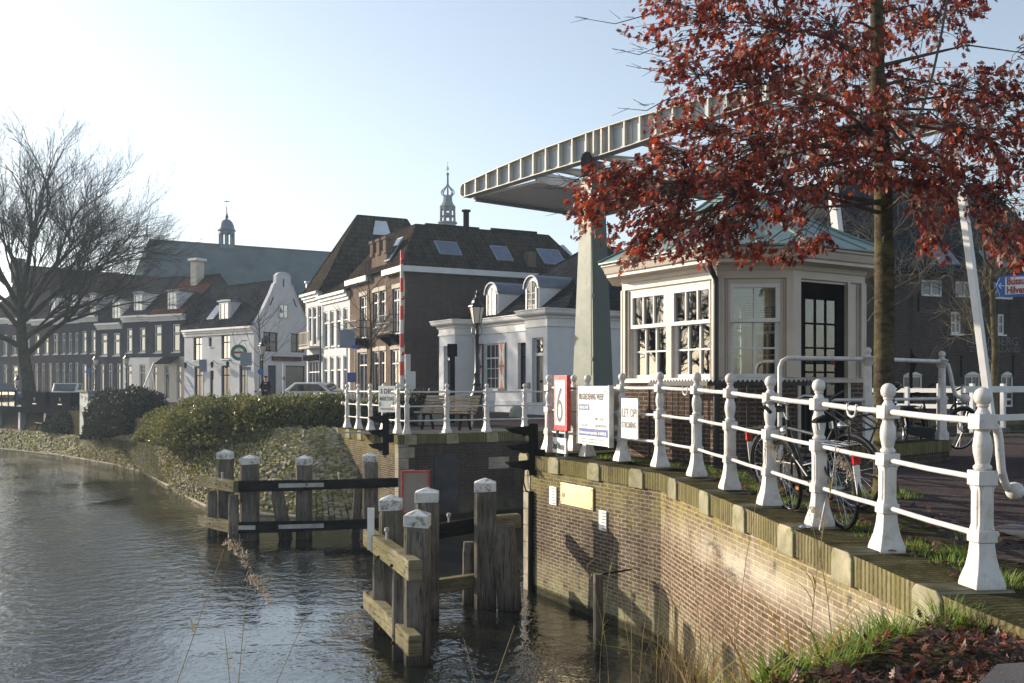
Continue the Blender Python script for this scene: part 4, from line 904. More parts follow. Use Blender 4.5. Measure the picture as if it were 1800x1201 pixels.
# black iron fence round the house
fo = ring_offset([(p.x, p.y) for p in KP], .34); ln = [fo[0]*.52+fo[1]*.48, fo[1], fo[2], fo[2]*.93+fo[3]*.07]
T = thing('iron_fence', 'black iron fence with a spiked top rail close round the bridge house', 'iron fence', (*ln[1][:2], G0))
def at_line(s):
    for a, b in zip(ln, ln[1:]):
        L = (b-a).length
        if s <= L: return a+(b-a)*(s/L), (b-a).normalized()
        s -= L
    return ln[-1], (ln[-1]-ln[-2]).normalized()
tot = sum((b-a).length for a, b in zip(ln, ln[1:])); nb = int(tot/.125)
for k in range(nb+1):
    p, d = at_line(tot*k/nb*.9999); q = p+V((0, 0, G0-.05)); thick = .03 if k % 7 == 0 else .011
    MB().beam(q, q+V((0, 0, 1.12)), thick, thick, (1, 0, 0)).build('bar', M['ironfence'], T, w=True)
for a, b in zip(ln, ln[1:]):
    m = MB(); A = a+V((0, 0, G0+1.1)); B = b+V((0, 0, G0+1.1)); m.beam(A, B, .035, .05); L = (B-A).length; d = (B-A).normalized(); k = max(1, int(L/.062))
    for j in range(k):
        c = A+(B-A)*((j+.5)/k); m.prism([c-d*.03+V((0, 0, .025)), c+d*.03+V((0, 0, .025)), c+V((0, 0, .065))], V((-d.y, d.x, 0))*.012)
    m.build('spiked_rail', M['ironfence'], T, w=True)
    MB().beam(a+V((0, 0, G0+.16)), b+V((0, 0, G0+.16)), .02, .03).build('lower_rail', M['ironfence'], T, w=True)

# ------------------------------------------------------------------ drawbridge
T = thing('drawbridge', 'old steel drawbridge with riveted pale balance beams, tapered towers and white hanger rods', 'drawbridge', (2.2, 27.1, 0), math.atan2(-.78, .625))
SEP = 5.7
topz = [(-5.95, 9.62), (-5.85, 9.72), (-4, 9.92), (-2, 10.1), (0, 10.2), (1.7, 10.24), (4, 10.2), (5.7, 10.12), (7.3, 10.04), (7.4, 9.98)]
botz = [(-5.95, 9.42), (-5.85, 9.33), (-4, 9.38), (-2, 9.45), (0, 9.5), (1.7, 9.58), (4, 9.72), (5.7, 9.78), (7.3, 9.84), (7.4, 9.88)]
tz = lambda x: float(np.interp(x, *zip(*topz))); bz = lambda x: float(np.interp(x, *zip(*botz)))
for y0 in (0, SEP):
    m = MB(); xs = [q[0] for q in topz]
    m.prism([V((x, y0-.012, tz(x))) for x in xs]+[V((x, y0-.012, bz(x))) for x in xs[::-1]], (0, .024, 0)); bw_ = m.build('balance_beam', M['girder_web'], T)
    m = MB()
    for a, b in zip(xs, xs[1:]):
        for fz, s in ((tz, 1), (bz, -1)):
            P = [V((x, y0+dy, fz(x)+s*dz)) for x in (a, b) for dy, dz in ((-.16, 0), (.16, 0), (.16, .022), (-.16, .022))]
            m.add(P, [(0, 1, 5, 4), (1, 2, 6, 5), (2, 3, 7, 6), (3, 0, 4, 7), (0, 3, 2, 1), (4, 5, 6, 7)])
            P = [V((x, y0+dy, fz(x)-s*dz)) for x in (a, b) for dy, dz in ((-.03, 0), (.03, 0), (.03, .075), (-.03, .075))]
            m.add(P, [(0, 1, 5, 4), (1, 2, 6, 5), (2, 3, 7, 6), (3, 0, 4, 7)])
    m.box(xs[0]-.02, xs[0], y0-.16, y0+.16, 9.42, 9.62)
    m.build('flanges', M['girder'], bw_)
    x = -5.75; k = 0
    while x < 7.3:
        w_ = .05; m = MB()
        m.box(x, x+w_, y0-.15, y0-.013, bz(x)+.002, tz(x)-.002); m.box(x, x+w_, y0+.013, y0+.15, bz(x)+.002, tz(x)-.002)
        if k % 4 == 2: m.box(x+.06, x+.2, y0-.035, y0-.013, bz(x)+.06, tz(x)-.08)
        m.build('stiffener', M['girder'], bw_); x += .56 if abs(x) > .6 else .3; k += 1
    m = MB(); x = -5.7
    while x < 7.2:
        for fz, s in ((tz, -1), (bz, 1)): m.sphere((x, y0-.032, fz(x)+s*.04), .014, 6)
        x += .14
    for j in range(14):
        a = math.pi*2*j/14; m.sphere((.0+.24*math.cos(a), y0-.06, 9.46+.17*math.sin(a)), .016, 6)
    m.build('rivets', M['girder'], bw_)
    m = MB(); z1 = 9.42
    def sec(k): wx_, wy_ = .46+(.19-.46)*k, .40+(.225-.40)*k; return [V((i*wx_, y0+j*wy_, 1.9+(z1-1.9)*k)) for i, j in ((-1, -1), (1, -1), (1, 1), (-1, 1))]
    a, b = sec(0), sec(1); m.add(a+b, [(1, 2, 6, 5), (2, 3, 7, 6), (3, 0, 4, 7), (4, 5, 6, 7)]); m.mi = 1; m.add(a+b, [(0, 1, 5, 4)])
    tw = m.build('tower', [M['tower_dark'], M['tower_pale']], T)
    MB().prism([V((x, y0-.26, z)) for x, z in ((-.17, 9.0), (.17, 9.0), (.2, 9.5), (.14, 9.62), (0, 9.67), (-.14, 9.62), (-.2, 9.5))], (0, .035, 0)).build('bearing_plate', M['blackmatte'], tw)
    m = MB(); m.tube([V((.36, y0-.40, 3.6)), V((.2, y0-.26, 8.6))], .018, 6); 
    for k in range(3): z = 4+k*1.7; m.box(.3-.04*k, .38-.04*k, y0-.40+.03*k, y0-.3+.03*k, z, z+.08)
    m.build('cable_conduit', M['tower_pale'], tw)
    MB().beam((7.15, y0, 9.85), (8.1, y0, 2.5), .17, .17, (0, 1, 0)).build('hanger_rod', M['white'], T, bevel=.008)
    m = MB(); m.beam((8.09, y0, 2.52), (8.13, y0, 2.3), .11, .11, (0, 1, 0)); m.box(7.85, 8.5, y0-.14, y0+.14, 2.16, 2.3); m.build('rod_foot', M['black'], T)
m = MB(); m.box(-5.7, -2.6, .2, SEP-.2, 9.30, 9.37); m.box(-5.7, -5.62, .2, SEP-.2, 9.37, 9.6); m.box(-2.68, -2.6, .2, SEP-.2, 9.37, 9.62); m.build('counterweight', M['white'], T)
m = MB(); m.box(-5.72, -5.60, .19, SEP-.19, 9.2, 9.299); m.build('counterweight_beam', M['signback'], T)
for x in (-1.8, .0, 1.6, 3.4, 5.2, 6.9): MB().beam((x, .03, bz(x)+.1), (x, SEP-.03, bz(x)+.1), .09, .14).build('cross_girder', M['girder'], T)
xs = (-1.8, .0, 1.6, 3.4, 5.2, 6.9)
for a, b in zip(xs, xs[1:]):
    for y0, y1 in ((.03, SEP-.03), (SEP-.03, .03)): MB().beam((a, y0, bz(a)+.12+(.04 if y0 > 1 else 0)), (b, y1, bz(b)+.12+(.04 if y0 > 1 else 0)), .06, .06).build('brace', M['girder'], T)
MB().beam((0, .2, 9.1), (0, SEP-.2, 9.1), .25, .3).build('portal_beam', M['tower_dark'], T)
m = MB(); m.box(.0, 8.4, .1, SEP-.1, 1.86, 2.12); m.build('deck', M['asphalt'], T)
for y0 in (.25, SEP-.25):
    m = MB()
    for z in (2.75, 3.15): m.box(.3, 7.6, y0-.02, y0+.02, z, z+.11)
    for k in range(6): x = .4+k*1.4; m.box(x, x+.09, y0-.045, y0+.045, 2.12, 3.3)
    m.build('deck_fence', M['white'], T)
# ------------------------------------------------------------------ bicycles
def bicycle(label, loc, rz, lean=0, style=0, group=None):
    T = thing('bicycle', label, 'bicycle', loc, rz, group=group); T.rotation_euler = (lean, 0, rz)
    r = .345; W0, W1 = V((0, 0, r)), V((1.12, 0, r))
    for nm, c in (('rear_wheel', W0), ('front_wheel', W1)):
        m = MB(); n = 28; rr = r-.03; ring = [c+V((rr*math.cos(2*math.pi*k/n), 0, rr*math.sin(2*math.pi*k/n))) for k in range(n)]
        m.tube(ring+[ring[0]], .011, 6, cap=False); wh = m.build(nm, M['chrome'], T, smooth=60)
        m = MB(); rr = r-.017; ring = [c+V((rr*math.cos(2*math.pi*k/n), 0, rr*math.sin(2*math.pi*k/n))) for k in range(n)]; m.tube(ring+[ring[0]], .019, 8, cap=False); m.build('tyre', M['rubber'], wh, smooth=60)
        m = MB()
        for k in range(24):
            a = 2*math.pi*k/24; m.tube([c+V((.02*math.cos(a+.8), .025*(-1)**k, .02*math.sin(a+.8))), c+V(((r-.035)*math.cos(a), 0, (r-.035)*math.sin(a)))], .0018, 3, cap=False)
        m.build('spokes', M['chrome'], wh); MB().tube([c+V((0, -.05, 0)), c+V((0, .05, 0))], .025, 10).build('hub', M['steel'], wh, smooth=40)
        m = MB(); a0, a1 = (-.15, 3.4) if nm == 'rear_wheel' else (.1, 2.6)
        m.tube([c+V(((r+.02)*math.cos(a0+(a1-a0)*k/14), 0, (r+.02)*math.sin(a0+(a1-a0)*k/14))) for k in range(15)], .022, 6); m.build('mudguard', M['black'], T, smooth=60)
    bb = V((.45, 0, .30)); seat = V((.27, 0, .80)); head = V((.92, 0, .82)); hb = V((.96, 0, .62))
    m = MB()
    if style == 0: m.tube([head, seat+V((.0, 0, -.02))], .016, 8); m.tube([hb, bb], .018, 8)
    else: m.tube([head+V((0, 0, -.05)), V((.66, 0, .42)), bb+V((-.04, 0, .06))], .018, 8); m.tube([hb, V((.7, 0, .33)), bb], .018, 8)
    m.tube([seat+V((.0, 0, .05)), bb], .016, 8); m.tube([head+V((-.01, 0, .08)), hb+V((.01, 0, -.02))], .021, 8)
    for y in (-.06, .06): m.tube([bb+V((0, y*.5, 0)), W0+V((0, y, 0))], .010, 6); m.tube([seat+V((.01, y*.4, -.06)), W0+V((0, y, 0))], .009, 6)
    m.build('frame', M['black'], T, smooth=50)
    m = MB()
    for y in (-.055, .055): m.tube([hb+V((.01, y*.8, -.02)), W1+V((-.05, y, .15)), W1+V((0, y, 0))], .012, 6)
    m.build('fork', M['black'], T, smooth=50)
    m = MB(); st_ = head+V((-.03, 0, .22))
    m.tube([head+V((-.01, 0, .06)), st_], .013, 8)
    m.tube([st_+V((-.26, -.28, -.02)), st_+V((-.12, -.27, .04)), st_+V((0, -.17, .06)), st_, st_+V((0, .17, .06)), st_+V((-.12, .27, .04)), st_+V((-.26, .28, -.02))], .011, 8); hbm = m.build('handlebar', M['chrome'] if style == 0 else M['black'], T, smooth=60)
    for y in (-.28, .28): MB().tube([st_+V((-.17, y, .018)), st_+V((-.29, y, -.03))], .017, 8).build('grip', M['rubber'], hbm, smooth=50)
    m = MB(); sd_ = V((.22, 0, .93))
    rows = [(-.13, .09, .03), (-.08, .105, .035), (0, .075, .022), (.08, .03, .02), (.14, .02, .012)]
    rg_ = [[sd_+V((x, w*c, h*s - abs(c)*.012)) for c, s in ((-1, -.3), (-.8, .6), (0, 1), (.8, .6), (1, -.3), (0, -1))] for x, w, h in rows]; loft(m, rg_); m.poly(rg_[0][::-1]); m.poly(rg_[-1]); sdl = m.build('saddle', M['rubber'], T, smooth=60)
    m = MB()
    for y in (-.06, .06): m.lathe(sd_+V((-.08, y, -.09)), [(.02, 0), (.02, .075)], 8)
    m.tube([seat, sd_+V((-.0, 0, -.03))], .013, 8); m.build('seat_post', M['chrome'], sdl, smooth=40)
    m = MB(); cg = [(-.06, .39), (.0, .42), (.44, .40), (.52, .36), (.54, .28), (.50, .21), (.42, .2), (0, .28), (-.06, .3)]
    m.prism([V((x, -.055, z)) for x, z in cg], (0, -.03, 0)); m.build('chain_guard', M['black'], T, bevel=.008)
    m = MB()
    for y in (-.07, 0, .07): m.tube([V((-.3, y, .73)), V((.2, y, .73))], .006, 5)
    for x in (-.3, -.1, .1): m.tube([V((x, -.07, .73)), V((x, .07, .73))], .006, 5)
    for y in (-.07, .07): m.tube([V((-.2, y, .73)), W0+V((0, y*.9, 0))], .006, 5)
    m.build('rack', M['chrome'] if style == 0 else M['black'], T, smooth=50)
    MB().box(-.4, -.36, -.03, .03, .58, .68).build('rear_reflector', M['taillight'], T, bevel=.008)
    MB().prism([V((-.375, y, z)) for y, z in ((-.028, .57), (.028, .57), (.02, .34), (-.02, .34))], (.01, 0, 0)).build('mudguard_patch', M['white'], T)
    m = MB(); m.sphere(head+V((.1, 0, -.03)), .045, 12, (1.3, 1, 1)); m.build('headlamp', M['chrome'], T, smooth=60)
    for q in ((0, -.09, 0, .12, -.09, -.12), (0, .09, 0, -.12, .09, .12)): MB().tube([bb+V(q[:3]), bb+V(q[3:])], .010, 6).build('crank', M['chrome'], T)
    for q in (V((.12, -.13, -.12)), V((-.12, .13, .12))):
        p = bb+q; MB().box(p.x-.045, p.x+.045, p.y-.05, p.y+.04, p.z-.012, p.z+.012).build('pedal', M['rubber'], T, bevel=.004)
    MB().box(bb.x+.07, bb.x+.16, -.185, -.181, bb.z-.135, bb.z-.105).build('pedal_reflector', M['orange'], T)
    m = MB(); m.tube([V((.1, .06, .3)), V((.02, .2, .01))], .009, 6); m.build('kickstand', M['steel'], T)
    return T
def frontrack(T):
    m = MB()
    for k in range(5): y = -.2+.1*k; m.tube([V((.98, y, .98)), V((1.42, y, .78))], .009, 5)
    for x, z in ((.98, .98), (1.2, .88), (1.42, .78)): m.tube([V((x, -.2, z)), V((x, .2, z))], .009, 5)
    for y in (-.18, .18): m.tube([V((1.3, y, .83)), V((1.12, y*.3, .345))], .009, 5)
    m.build('front_carrier', M['black'], T, smooth=50)
b1 = bicycle('black town bicycle with chrome handlebar and saddle leaning by the white railing posts', (2.78, 8.35, gz(8.4)-.005), R(97), lean=R(-7), group='bicycles parked by the railing')
b2 = bicycle('black carrier bicycle with front rack parked across beside the oak trunk', (2.74, 10.3, gz(10.0)-.005), R(-65), lean=R(6), style=1, group='bicycles parked by the railing'); frontrack(b2)
b3 = bicycle('black bicycle nearest the tree in the row behind the brick plinth', (5.15, 15.2, 2.26), R(35), lean=R(6), style=1, group='bicycles in the row behind the plinth')
copy_thing(b3, (5.75, 15.9, 2.26), R(48), 'black bicycle in the middle of the row behind the plinth').rotation_euler[0] = R(-7)
copy_thing(b3, (6.35, 16.1, 2.26), R(20), 'black bicycle farthest right in the row, under the curled rail end').rotation_euler[0] = R(8)

# ------------------------------------------------------------------ red oak
r3 = random.Random(21)
T = thing('red_oak', 'red oak with brown autumn leaves standing by the bicycles', 'tree', (3.95, 10.55, 2.12))
LT = V((3.95, 10.55, 2.12))
trunk = [V((3.97, 10.55, 2.08)), V((3.95, 10.55, 2.35)), V((3.94, 10.55, 3.2)), V((3.95, 10.56, 4.4)), V((3.93, 10.55, 5.6)), V((3.88, 10.56, 6.5)), V((3.86, 10.55, 7.6)), V((3.80, 10.5, 9.0)), V((3.78, 10.5, 10.8))]
m = MB(); m.tube(trunk, [.155, .115, .105, .10, .09, .075, .06, .045, .02], 14)
for z, a in ((4.85, -1.9), (5.7, -1.2), (3.9, 2.)):
    m.sphere((3.945+.092*math.cos(a), 10.555+.092*math.sin(a), z), .035, 8, (.7, .7, 1.1))
m.build('trunk', M['oaktrunk'], T, smooth=60, w=True)
def trunk_at(z):
    zs = [p.z for p in trunk]; return V((float(np.interp(z, zs, [p.x for p in trunk])), float(np.interp(z, zs, [p.y for p in trunk])), z))
# leaf masses: centre at picture column, row, depth; half sizes in metres; amount
BL = []
def blob(px, py, D, rx, rz, ry, n): BL.append((V(((px-900)/F*D, D, 3.3-(py-680)/F*D)), V((rx, ry, rz)), n))
for px, py, D, rx, rz, ry, n in [
    (1215, 40, 10.2, .75, .4, .6, 330), (1330, 60, 9.9, .7, .55, .7, 440), (1450, 60, 10.3, .6, .55, .8, 380), (1180, 125, 9.8, .35, .2, .4, 90), (1290, 150, 9.7, .6, .5, .6, 430), (1400, 190, 9.6, .6, .5, .7, 430),
    (1205, 235, 9.6, .45, .35, .5, 230), (1300, 260, 9.5, .6, .45, .7, 430), (1130, 300, 9.4, .5, .25, .5, 250), (1060, 330, 9.3, .35, .22, .4, 190), (1055, 380, 9.2, .33, .25, .4, 200), (1150, 360, 9.3, .5, .35, .6, 330),
    (1250, 350, 9.3, .55, .4, .6, 420), (1350, 340, 9.5, .5, .4, .7, 370), (1190, 425, 9.1, .5, .22, .5, 230), (1110, 440, 9.1, .28, .18, .3, 100), (1270, 425, 9.2, .35, .2, .4, 140), (1310, 455, 9.2, .22, .15, .3, 60), (1375, 450, 9.3, .28, .10, .3, 60), (1430, 430, 9.4, .22, .10, .3, 60),
    (1440, 300, 10.2, .5, .45, .7, 330), (1520, 240, 10.4, .5, .5, .8, 330), (1490, 130, 11.2, .5, .5, .8, 300), (1600, 180, 11.4, .5, .45, .9, 330), (1640, 60, 10.8, .55, .4, .8, 200), (1680, 230, 10.3, .55, .4, .8, 380), (1760, 260, 10.5, .6, .45, .9, 420),
    (1620, 300, 9.9, .5, .35, .7, 330), (1560, 30, 11.4, .5, .45, .8, 260), (1700, 330, 9.9, .5, .3, .7, 300), (1640, 370, 9.7, .3, .22, .4, 120), (1655, 430, 9.6, .16, .22, .2, 60), (1790, 370, 9.9, .4, .45, .6, 260), (1775, 450, 9.8, .3, .18, .4, 110), (1720, 160, 10.5, .45, .25, .6, 170), (1780, 190, 10.7, .5, .3, .7, 180), (1700, 20, 10.8, .45, .25, .6, 90), (1400, 350, 9.6, .3, .25, .5, 110), (1520, 300, 9.8, .3, .25, .5, 120), (1570, 310, 10.9, .4, .3, .5, 150),
    (1280, -60, 10.2, .9, .45, .9, 350), (1500, -80, 10.6, 1.0, .5, 1., 420), (1700, -60, 10.8, .8, .4, .9, 250), (1850, 100, 10.8, .6, .5, .9, 200), (1880, 330, 10.3, .6, .6, .9, 300), (1550, 150, 12.0, 1.3, .9, .7, 140), (1400, 200, 11.6, 1., .6, .7, 110)]: blob(px, py, D, rx, rz, ry, n)
LEAF = [(0, 0), (.1, .06), (.16, .2), (.3, .09), (.42, .30), (.55, .10), (.66, .24), (.78, .08), (1, 0), (.78, -.08), (.66, -.24), (.55, -.10), (.42, -.30), (.3, -.09), (.16, -.2), (.1, -.06)]
def add_leaf(mb, p, d, side, L, curl):
    nrm = d.cross(side).normalized(); b = len(mb.v)
    for x, y in LEAF: mb.v.append(tuple(p+d*(x*L)+side*(y*L*1.15)+nrm*(curl*L*(x*x*.6+y*y*1.4))))
    mb.f.append(tuple(range(b, b+16))); mb.m.append(0)
lv = MB(); br = MB()
def rnd(r): return V((r.uniform(-1, 1), r.uniform(-1, 1), r.uniform(-1, 1)))
limbs = []
for c, rad, n in BL:
    z = max(5.0+r3.uniform(.1, 1.3), min(10.2, c.z-.25*abs((c-LT).xy.length)+.3)); s_ = trunk_at(z); mid = s_*.45+c*.55+V((0, 0, .18))+rnd(r3)*.08
    limbs.append((s_, mid, c)); L = (c-s_).length
    br.tube([s_, s_*.72+c*.28+V((0, 0, .10)), mid, c], [.016+.004*L, .012+.003*L, .009, .004], 5, cap=False)
    n = int(n*(1.9 if c.z > 6.0 else 1.5)); k = max(5, n//13); cnt = 0
    for j in range(k):
        q = rnd(r3)
        while q.length > 1: q = rnd(r3)
        e = c+V((q.x*rad.x, q.y*rad.y, q.z*rad.z)); st_ = mid*.35+c*.65+rnd(r3)*.07
        w1 = st_*.5+e*.5+rnd(r3)*.07+V((0, 0, .03)); br.tube([st_, w1, e], [.006, .004, .002], 3, cap=False)
        for t in range(max(1, n//k)):
            f = r3.uniform(.3, 1.)**.6; p = (w1*(1-f)*1.0+e*f)+rnd(r3)*.06
            d = (V((0, 0, -1))*r3.uniform(.1, 1.2)+rnd(r3)*.8+(e-st_).normalized()*.5).normalized(); sd_ = d.cross(rnd(r3)).normalized()
            add_leaf(lv, p, d, sd_, r3.uniform(.05, .10), r3.uniform(-.6, .7))
# bare twig fans reaching out on the left
for px, py, D in ((1010, 30, 10.), (1090, 60, 10), (1075, 85, 9.9), (1120, 90, 9.8), (1100, 115, 9.8), (1150, 145, 9.7), (1085, 190, 9.5), (990, 320, 9.3), (950, 310, 9.3), (935, 330, 9.2), (965, 372, 9.2), (1120, 120, 9.7)):
    e = at(px, D, zat(py, D)); s_ = e+V((r3.uniform(.5, .9), .1, r3.uniform(.0, .2))); w1 = s_*.5+e*.5+V((0, 0, -.09)); br.tube([s_, w1, e], [.007, .005, .0025], 3, cap=False)
    for k in range(5):
        f = r3.uniform(.2, .9); p = s_*(1-f)**2+w1*2*f*(1-f)+e*f*f; br.tube([p, p+V((-.12, r3.uniform(-.1, .1), r3.uniform(-.08, .12)))*r3.uniform(.6, 1.6)], [.0035, .0015], 3, cap=False)
brm = br.build('branches', M['twig'], T, w=True); lo = lv.build('foliage', M['oak'], T, w=True)
m = MB(); S0 = [at(x, 9.3, zat(y, 9.3)) for x, y in ((1667, -10), (1655, 60), (1640, 130), (1622, 190), (1605, 225), (1590, 248), (1578, 256))]
for a, b in zip(S0, S0[1:]): m.add([a+V((-.013, 0, 0)), a+V((.013, .012, 0)), b+V((.013, .012, 0)), b+V((-.013, 0, 0))], [(0, 1, 2, 3)])
o = m.build('strap', M['twigpale'], None); md = o.modifiers.new('t', 'SOLIDIFY'); md.thickness = .004; tag(o, 'pale webbing strap hanging from the red oak branches', 'strap')

# ------------------------------------------------------------------ foreground berm, litter, grass, reeds
def berm(x, y):
    ey = 4.25 if x < .9 else 4.25+(x-.9)*1.02
    ey = min(ey, 6.1); d = y-ey; z = 1.93+.03*math.sin(x*5+y*3)+.02*math.sin(y*9)-.12*max(0, .9-x)
    if d > 0: z -= d*1.35+.15*d*d
    return max(-.6, z)
xs = np.linspace(-4, 6.5, 85); ys = np.concatenate([np.linspace(-3, 3.5, 14), np.linspace(3.6, 7.2, 46)])
m = MB(); idx = {}
for j, y in enumerate(ys):
    for i, x in enumerate(xs):
        xx = min(x, 2.55+.0) if False else x; z = berm(x, y)
        if x > 2.62 and y > 4.6: z = min(z, 1.9)-(0 if y < 5.6 else .3)
        m.v.append((x, y, z+.02*mnoise.noise(V((x*6, y*6, 0)))))
nx = len(xs)
for j in range(len(ys)-1):
    for i in range(nx-1): m.f.append((j*nx+i, j*nx+i+1, (j+1)*nx+i+1, (j+1)*nx+i)); m.m.append(0)
kind(m.build('canal_bank', M['soil'], smooth=80), 'structure')
m = MB(); m.add([(1.98, 4.3, 1.985), (2.3, 4.72, 1.985), (3.2, 4.9, 1.99), (3.2, 3.0, 1.98), (1.98, 3.0, 1.97)], [(0, 4, 3, 2, 1)]); o = kind(m.build('stone_edge', M['slab']), 'structure')
r4 = random.Random(5); lv = MB()
for k in range(5200):
    x = r4.uniform(.75, 3.1); y = r4.uniform(3.6, 6.15)
    ey = 4.25+(x-.9)*1.02
    if y > ey+.12 or (x > 2.62 and y > 5.9): continue
    if x > 2.02+(y-4.3)*.7 and y < 4.75 and r4.random() < .93: continue
    z = berm(x, y)
    if x > 2.62 and y > 4.6: z = min(z, 1.9)
    d = V((r4.uniform(-1, 1), r4.uniform(-1, 1), r4.uniform(-.25, .45))).normalized(); sd_ = d.cross(V((r4.uniform(-.4, .4), r4.uniform(-.4, .4), 1))).normalized()
    add_leaf(lv, V((x, y, z+r4.uniform(.01, .05))), d, sd_, r4.uniform(.035, .08), r4.uniform(-1.1, 1.1))
for k in range(330):
    y = r4.uniform(6.2, 12.5); x = edgex(y)+r4.uniform(.3, 1.6)
    d = V((r4.uniform(-1, 1), r4.uniform(-1, 1), r4.uniform(-.1, .3))).normalized(); sd_ = d.cross(V((r4.uniform(-.4, .4), r4.uniform(-.4, .4), 1))).normalized(); add_leaf(lv, V((x, y, gz(y)+.02)), d, sd_, r4.uniform(.06, .1), r4.uniform(-.7, .7))
kind(tag(lv.build('fallen_leaves', M['litter']), 'brown and red fallen oak leaves on the bank', 'fallen leaves'), 'stuff')
def blade(mb, p, d, L, w, r, droop=.5):
    sd_ = V((-d.y, d.x, 0)); sd_ = sd_.normalized() if sd_.length > 1e-4 else V((1, 0, 0)); P = []
    for k in range(5):
        t = k/4; q = p+V((d.x*L*t*t*droop*1.6, d.y*L*t*t*droop*1.6, L*(t-.38*droop*t*t*1.3))); ww = w*(1-t)**.7; P += [q-sd_*ww, q+sd_*ww]
    mb.add(P, [(2*k, 2*k+1, 2*k+3, 2*k+2) for k in range(4)])
gm = MB()
def tuft(x, y, z, n, h, spread=.12, w=.004):
    for k in range(int(n*1.5)):
        a = r4.uniform(0, 6.28); q = r4.random()**.5*spread; blade(gm, V((x+q*math.cos(a), y+q*math.sin(a), z)), V((math.cos(a), math.sin(a), 0))*r4.uniform(.3, 1), h*r4.uniform(.5, 1.1), w*r4.uniform(.7, 1.3), r4, r4.uniform(.3, .9))
for x, y, n, h in ((1.02, 4.4, 70, .17), (1.2, 4.55, 80, .2), (1.38, 4.75, 90, .22), (1.55, 4.9, 90, .2), (1.72, 5.1, 110, .24), (1.9, 5.3, 110, .26), (2.05, 5.4, 90, .24), (2.2, 5.6, 60, .2), (2.5, 5.75, 60, .26), (2.62, 5.7, 40, .22), (.9, 4.3, 40, .14), (2.45, 5.9, 30, .2), (1.3, 4.45, 50, .12)): tuft(x, y, berm(x, y)-.02, n, h, .13)
for k in range(120):
    y = r4.uniform(6.3, 15.3); x = edgex(y)+(r4.uniform(.42, .75) if y < 11.5 else r4.uniform(.45, .95)); tuft(x, y, gz(y)-.01, 14, r4.uniform(.04, .11), .09, .003)
for k in range(16): a = r4.uniform(0, 6.28); tuft(3.95+.3*math.cos(a), 10.5+.3*math.sin(a), gz(10.5)-.01, 14, .1, .1, .003)
for x, y in ((3.05, 7.0), (3.3, 7.3), (3.6, 7.9), (3.2, 6.5), (3.15, 6.35)): tuft(x, y, gz(y), 24, .12, .12, .004)
kind(tag(gm.build('grass', M['grass']), 'green grass tufts on the bank and along the coping', 'grass'), 'stuff')
# clumps of moss tufts on the stone bank
gm = MB()
for k in range(1500):
    s = r4.uniform(1.5, 10.7); f = r4.random()**.8; p = lerp3(WLz, s)*(1-f)+lerp3(TL, s)*f
    for j in range(6): a = r4.uniform(0, 6.28); blade(gm, p+V((.12*math.cos(a), .12*math.sin(a), .08)), V((math.cos(a), math.sin(a), 0)), r4.uniform(.05, .16), .02, r4, .8)
kind(tag(gm.build('bank_tufts', M['moss']), 'yellow green moss and grass tufts between the setts', 'moss tufts'), 'stuff')
def reed(label, base, h, lean, plume=True, nleaf=4, leafmat='dryreed', seed=1):
    r = random.Random(seed); T = thing('reed', label, 'reed', base, group='dry reeds along the water')
    pts = [V((lean[0]*t*t*h, lean[1]*t*t*h, h*t)) for t in (0, .25, .5, .75, 1)]
    MB().tube(pts, [.0035, .003, .0028, .0022, .0015], 4).build('stem', M['dryreed'], T)
    lm = MB()
    for k in range(nleaf):
        t = r.uniform(.3, .95); p = V((lean[0]*t*t*h, lean[1]*t*t*h, h*t)); a = r.uniform(0, 6.28); blade(lm, p, V((math.cos(a), math.sin(a), 0)), r.uniform(.1, .24), .005, r, r.uniform(.5, 1.))
    if nleaf: lm.build('leaves', M[leafmat], T)
    if plume:
        pm = MB(); e = pts[-1]
        for k in range(130):
            t = r.random(); q = e+V((lean[0]*.5*t*.2, 0, .0))+V((.09*t, 0, -.11*t*t+.02)); a = r.uniform(0, 6.28); q += V((r.gauss(0, .012), r.gauss(0, .012), r.gauss(0, .012))); blade(pm, q, V((math.cos(a)*.9+.4, math.sin(a), 0)), r.uniform(.015, .045), .0025, r, r.uniform(.5, 1.6))
        pm.build('plume', M['plume'], T)
reeds = [(355, 4.6, 965, .2, True), (425, 4.4, 1025, .05, True), (405, 4.5, 1110, -.06, False), (490, 4.3, 1085, .25, False), (1075, 10.5, 960, .1, False), (1110, 9.5, 900, .0, True), (1200, 8.5, 1000, .12, False), (1240, 7.9, 960, .05, True), (1330, 6.6, 790, .1, True), (1430, 5.9, 900, -.15, True), (1180, 9.0, 1015, -.05, False), (1090, 10.2, 1020, -.12, False), (1150, 9.2, 940, .1, False), (1285, 7.3, 1010, -.1, True), (870, 4.5, 1100, .2, False), (1035, 11, 985, -.2, False), (1215, 8.2, 915, -.07, False), (1260, 7.6, 1050, .2, False), (840, 4.6, 1125, -.15, False), (1170, 9, 860, .05, False), (1460, 5.6, 820, .12, True)]
words = ['far left by the open water', 'with a pale plume over the dark water', 'thin and bare over the ripples', 'bending right over the ripples', 'in front of the lone mooring pile', 'with a plume before the grey wall', 'thin, before the wall crease', 'with a plume before the lime stained wall', 'tallest, reaching the coping stones', 'with a drooping plume near the grass', 'short and bare beside the wall crease', 'leaning left near the mooring pile', 'upright before the grey brick', 'with a plume low before the red brick', 'at the bottom centre by the fender', 'leaning left by the quay corner', 'leaning left before the red brick', 'low and bent before the red brick', 'lowest at the bottom centre', 'slender before the post shadow', 'with a plume in front of the railing foot']
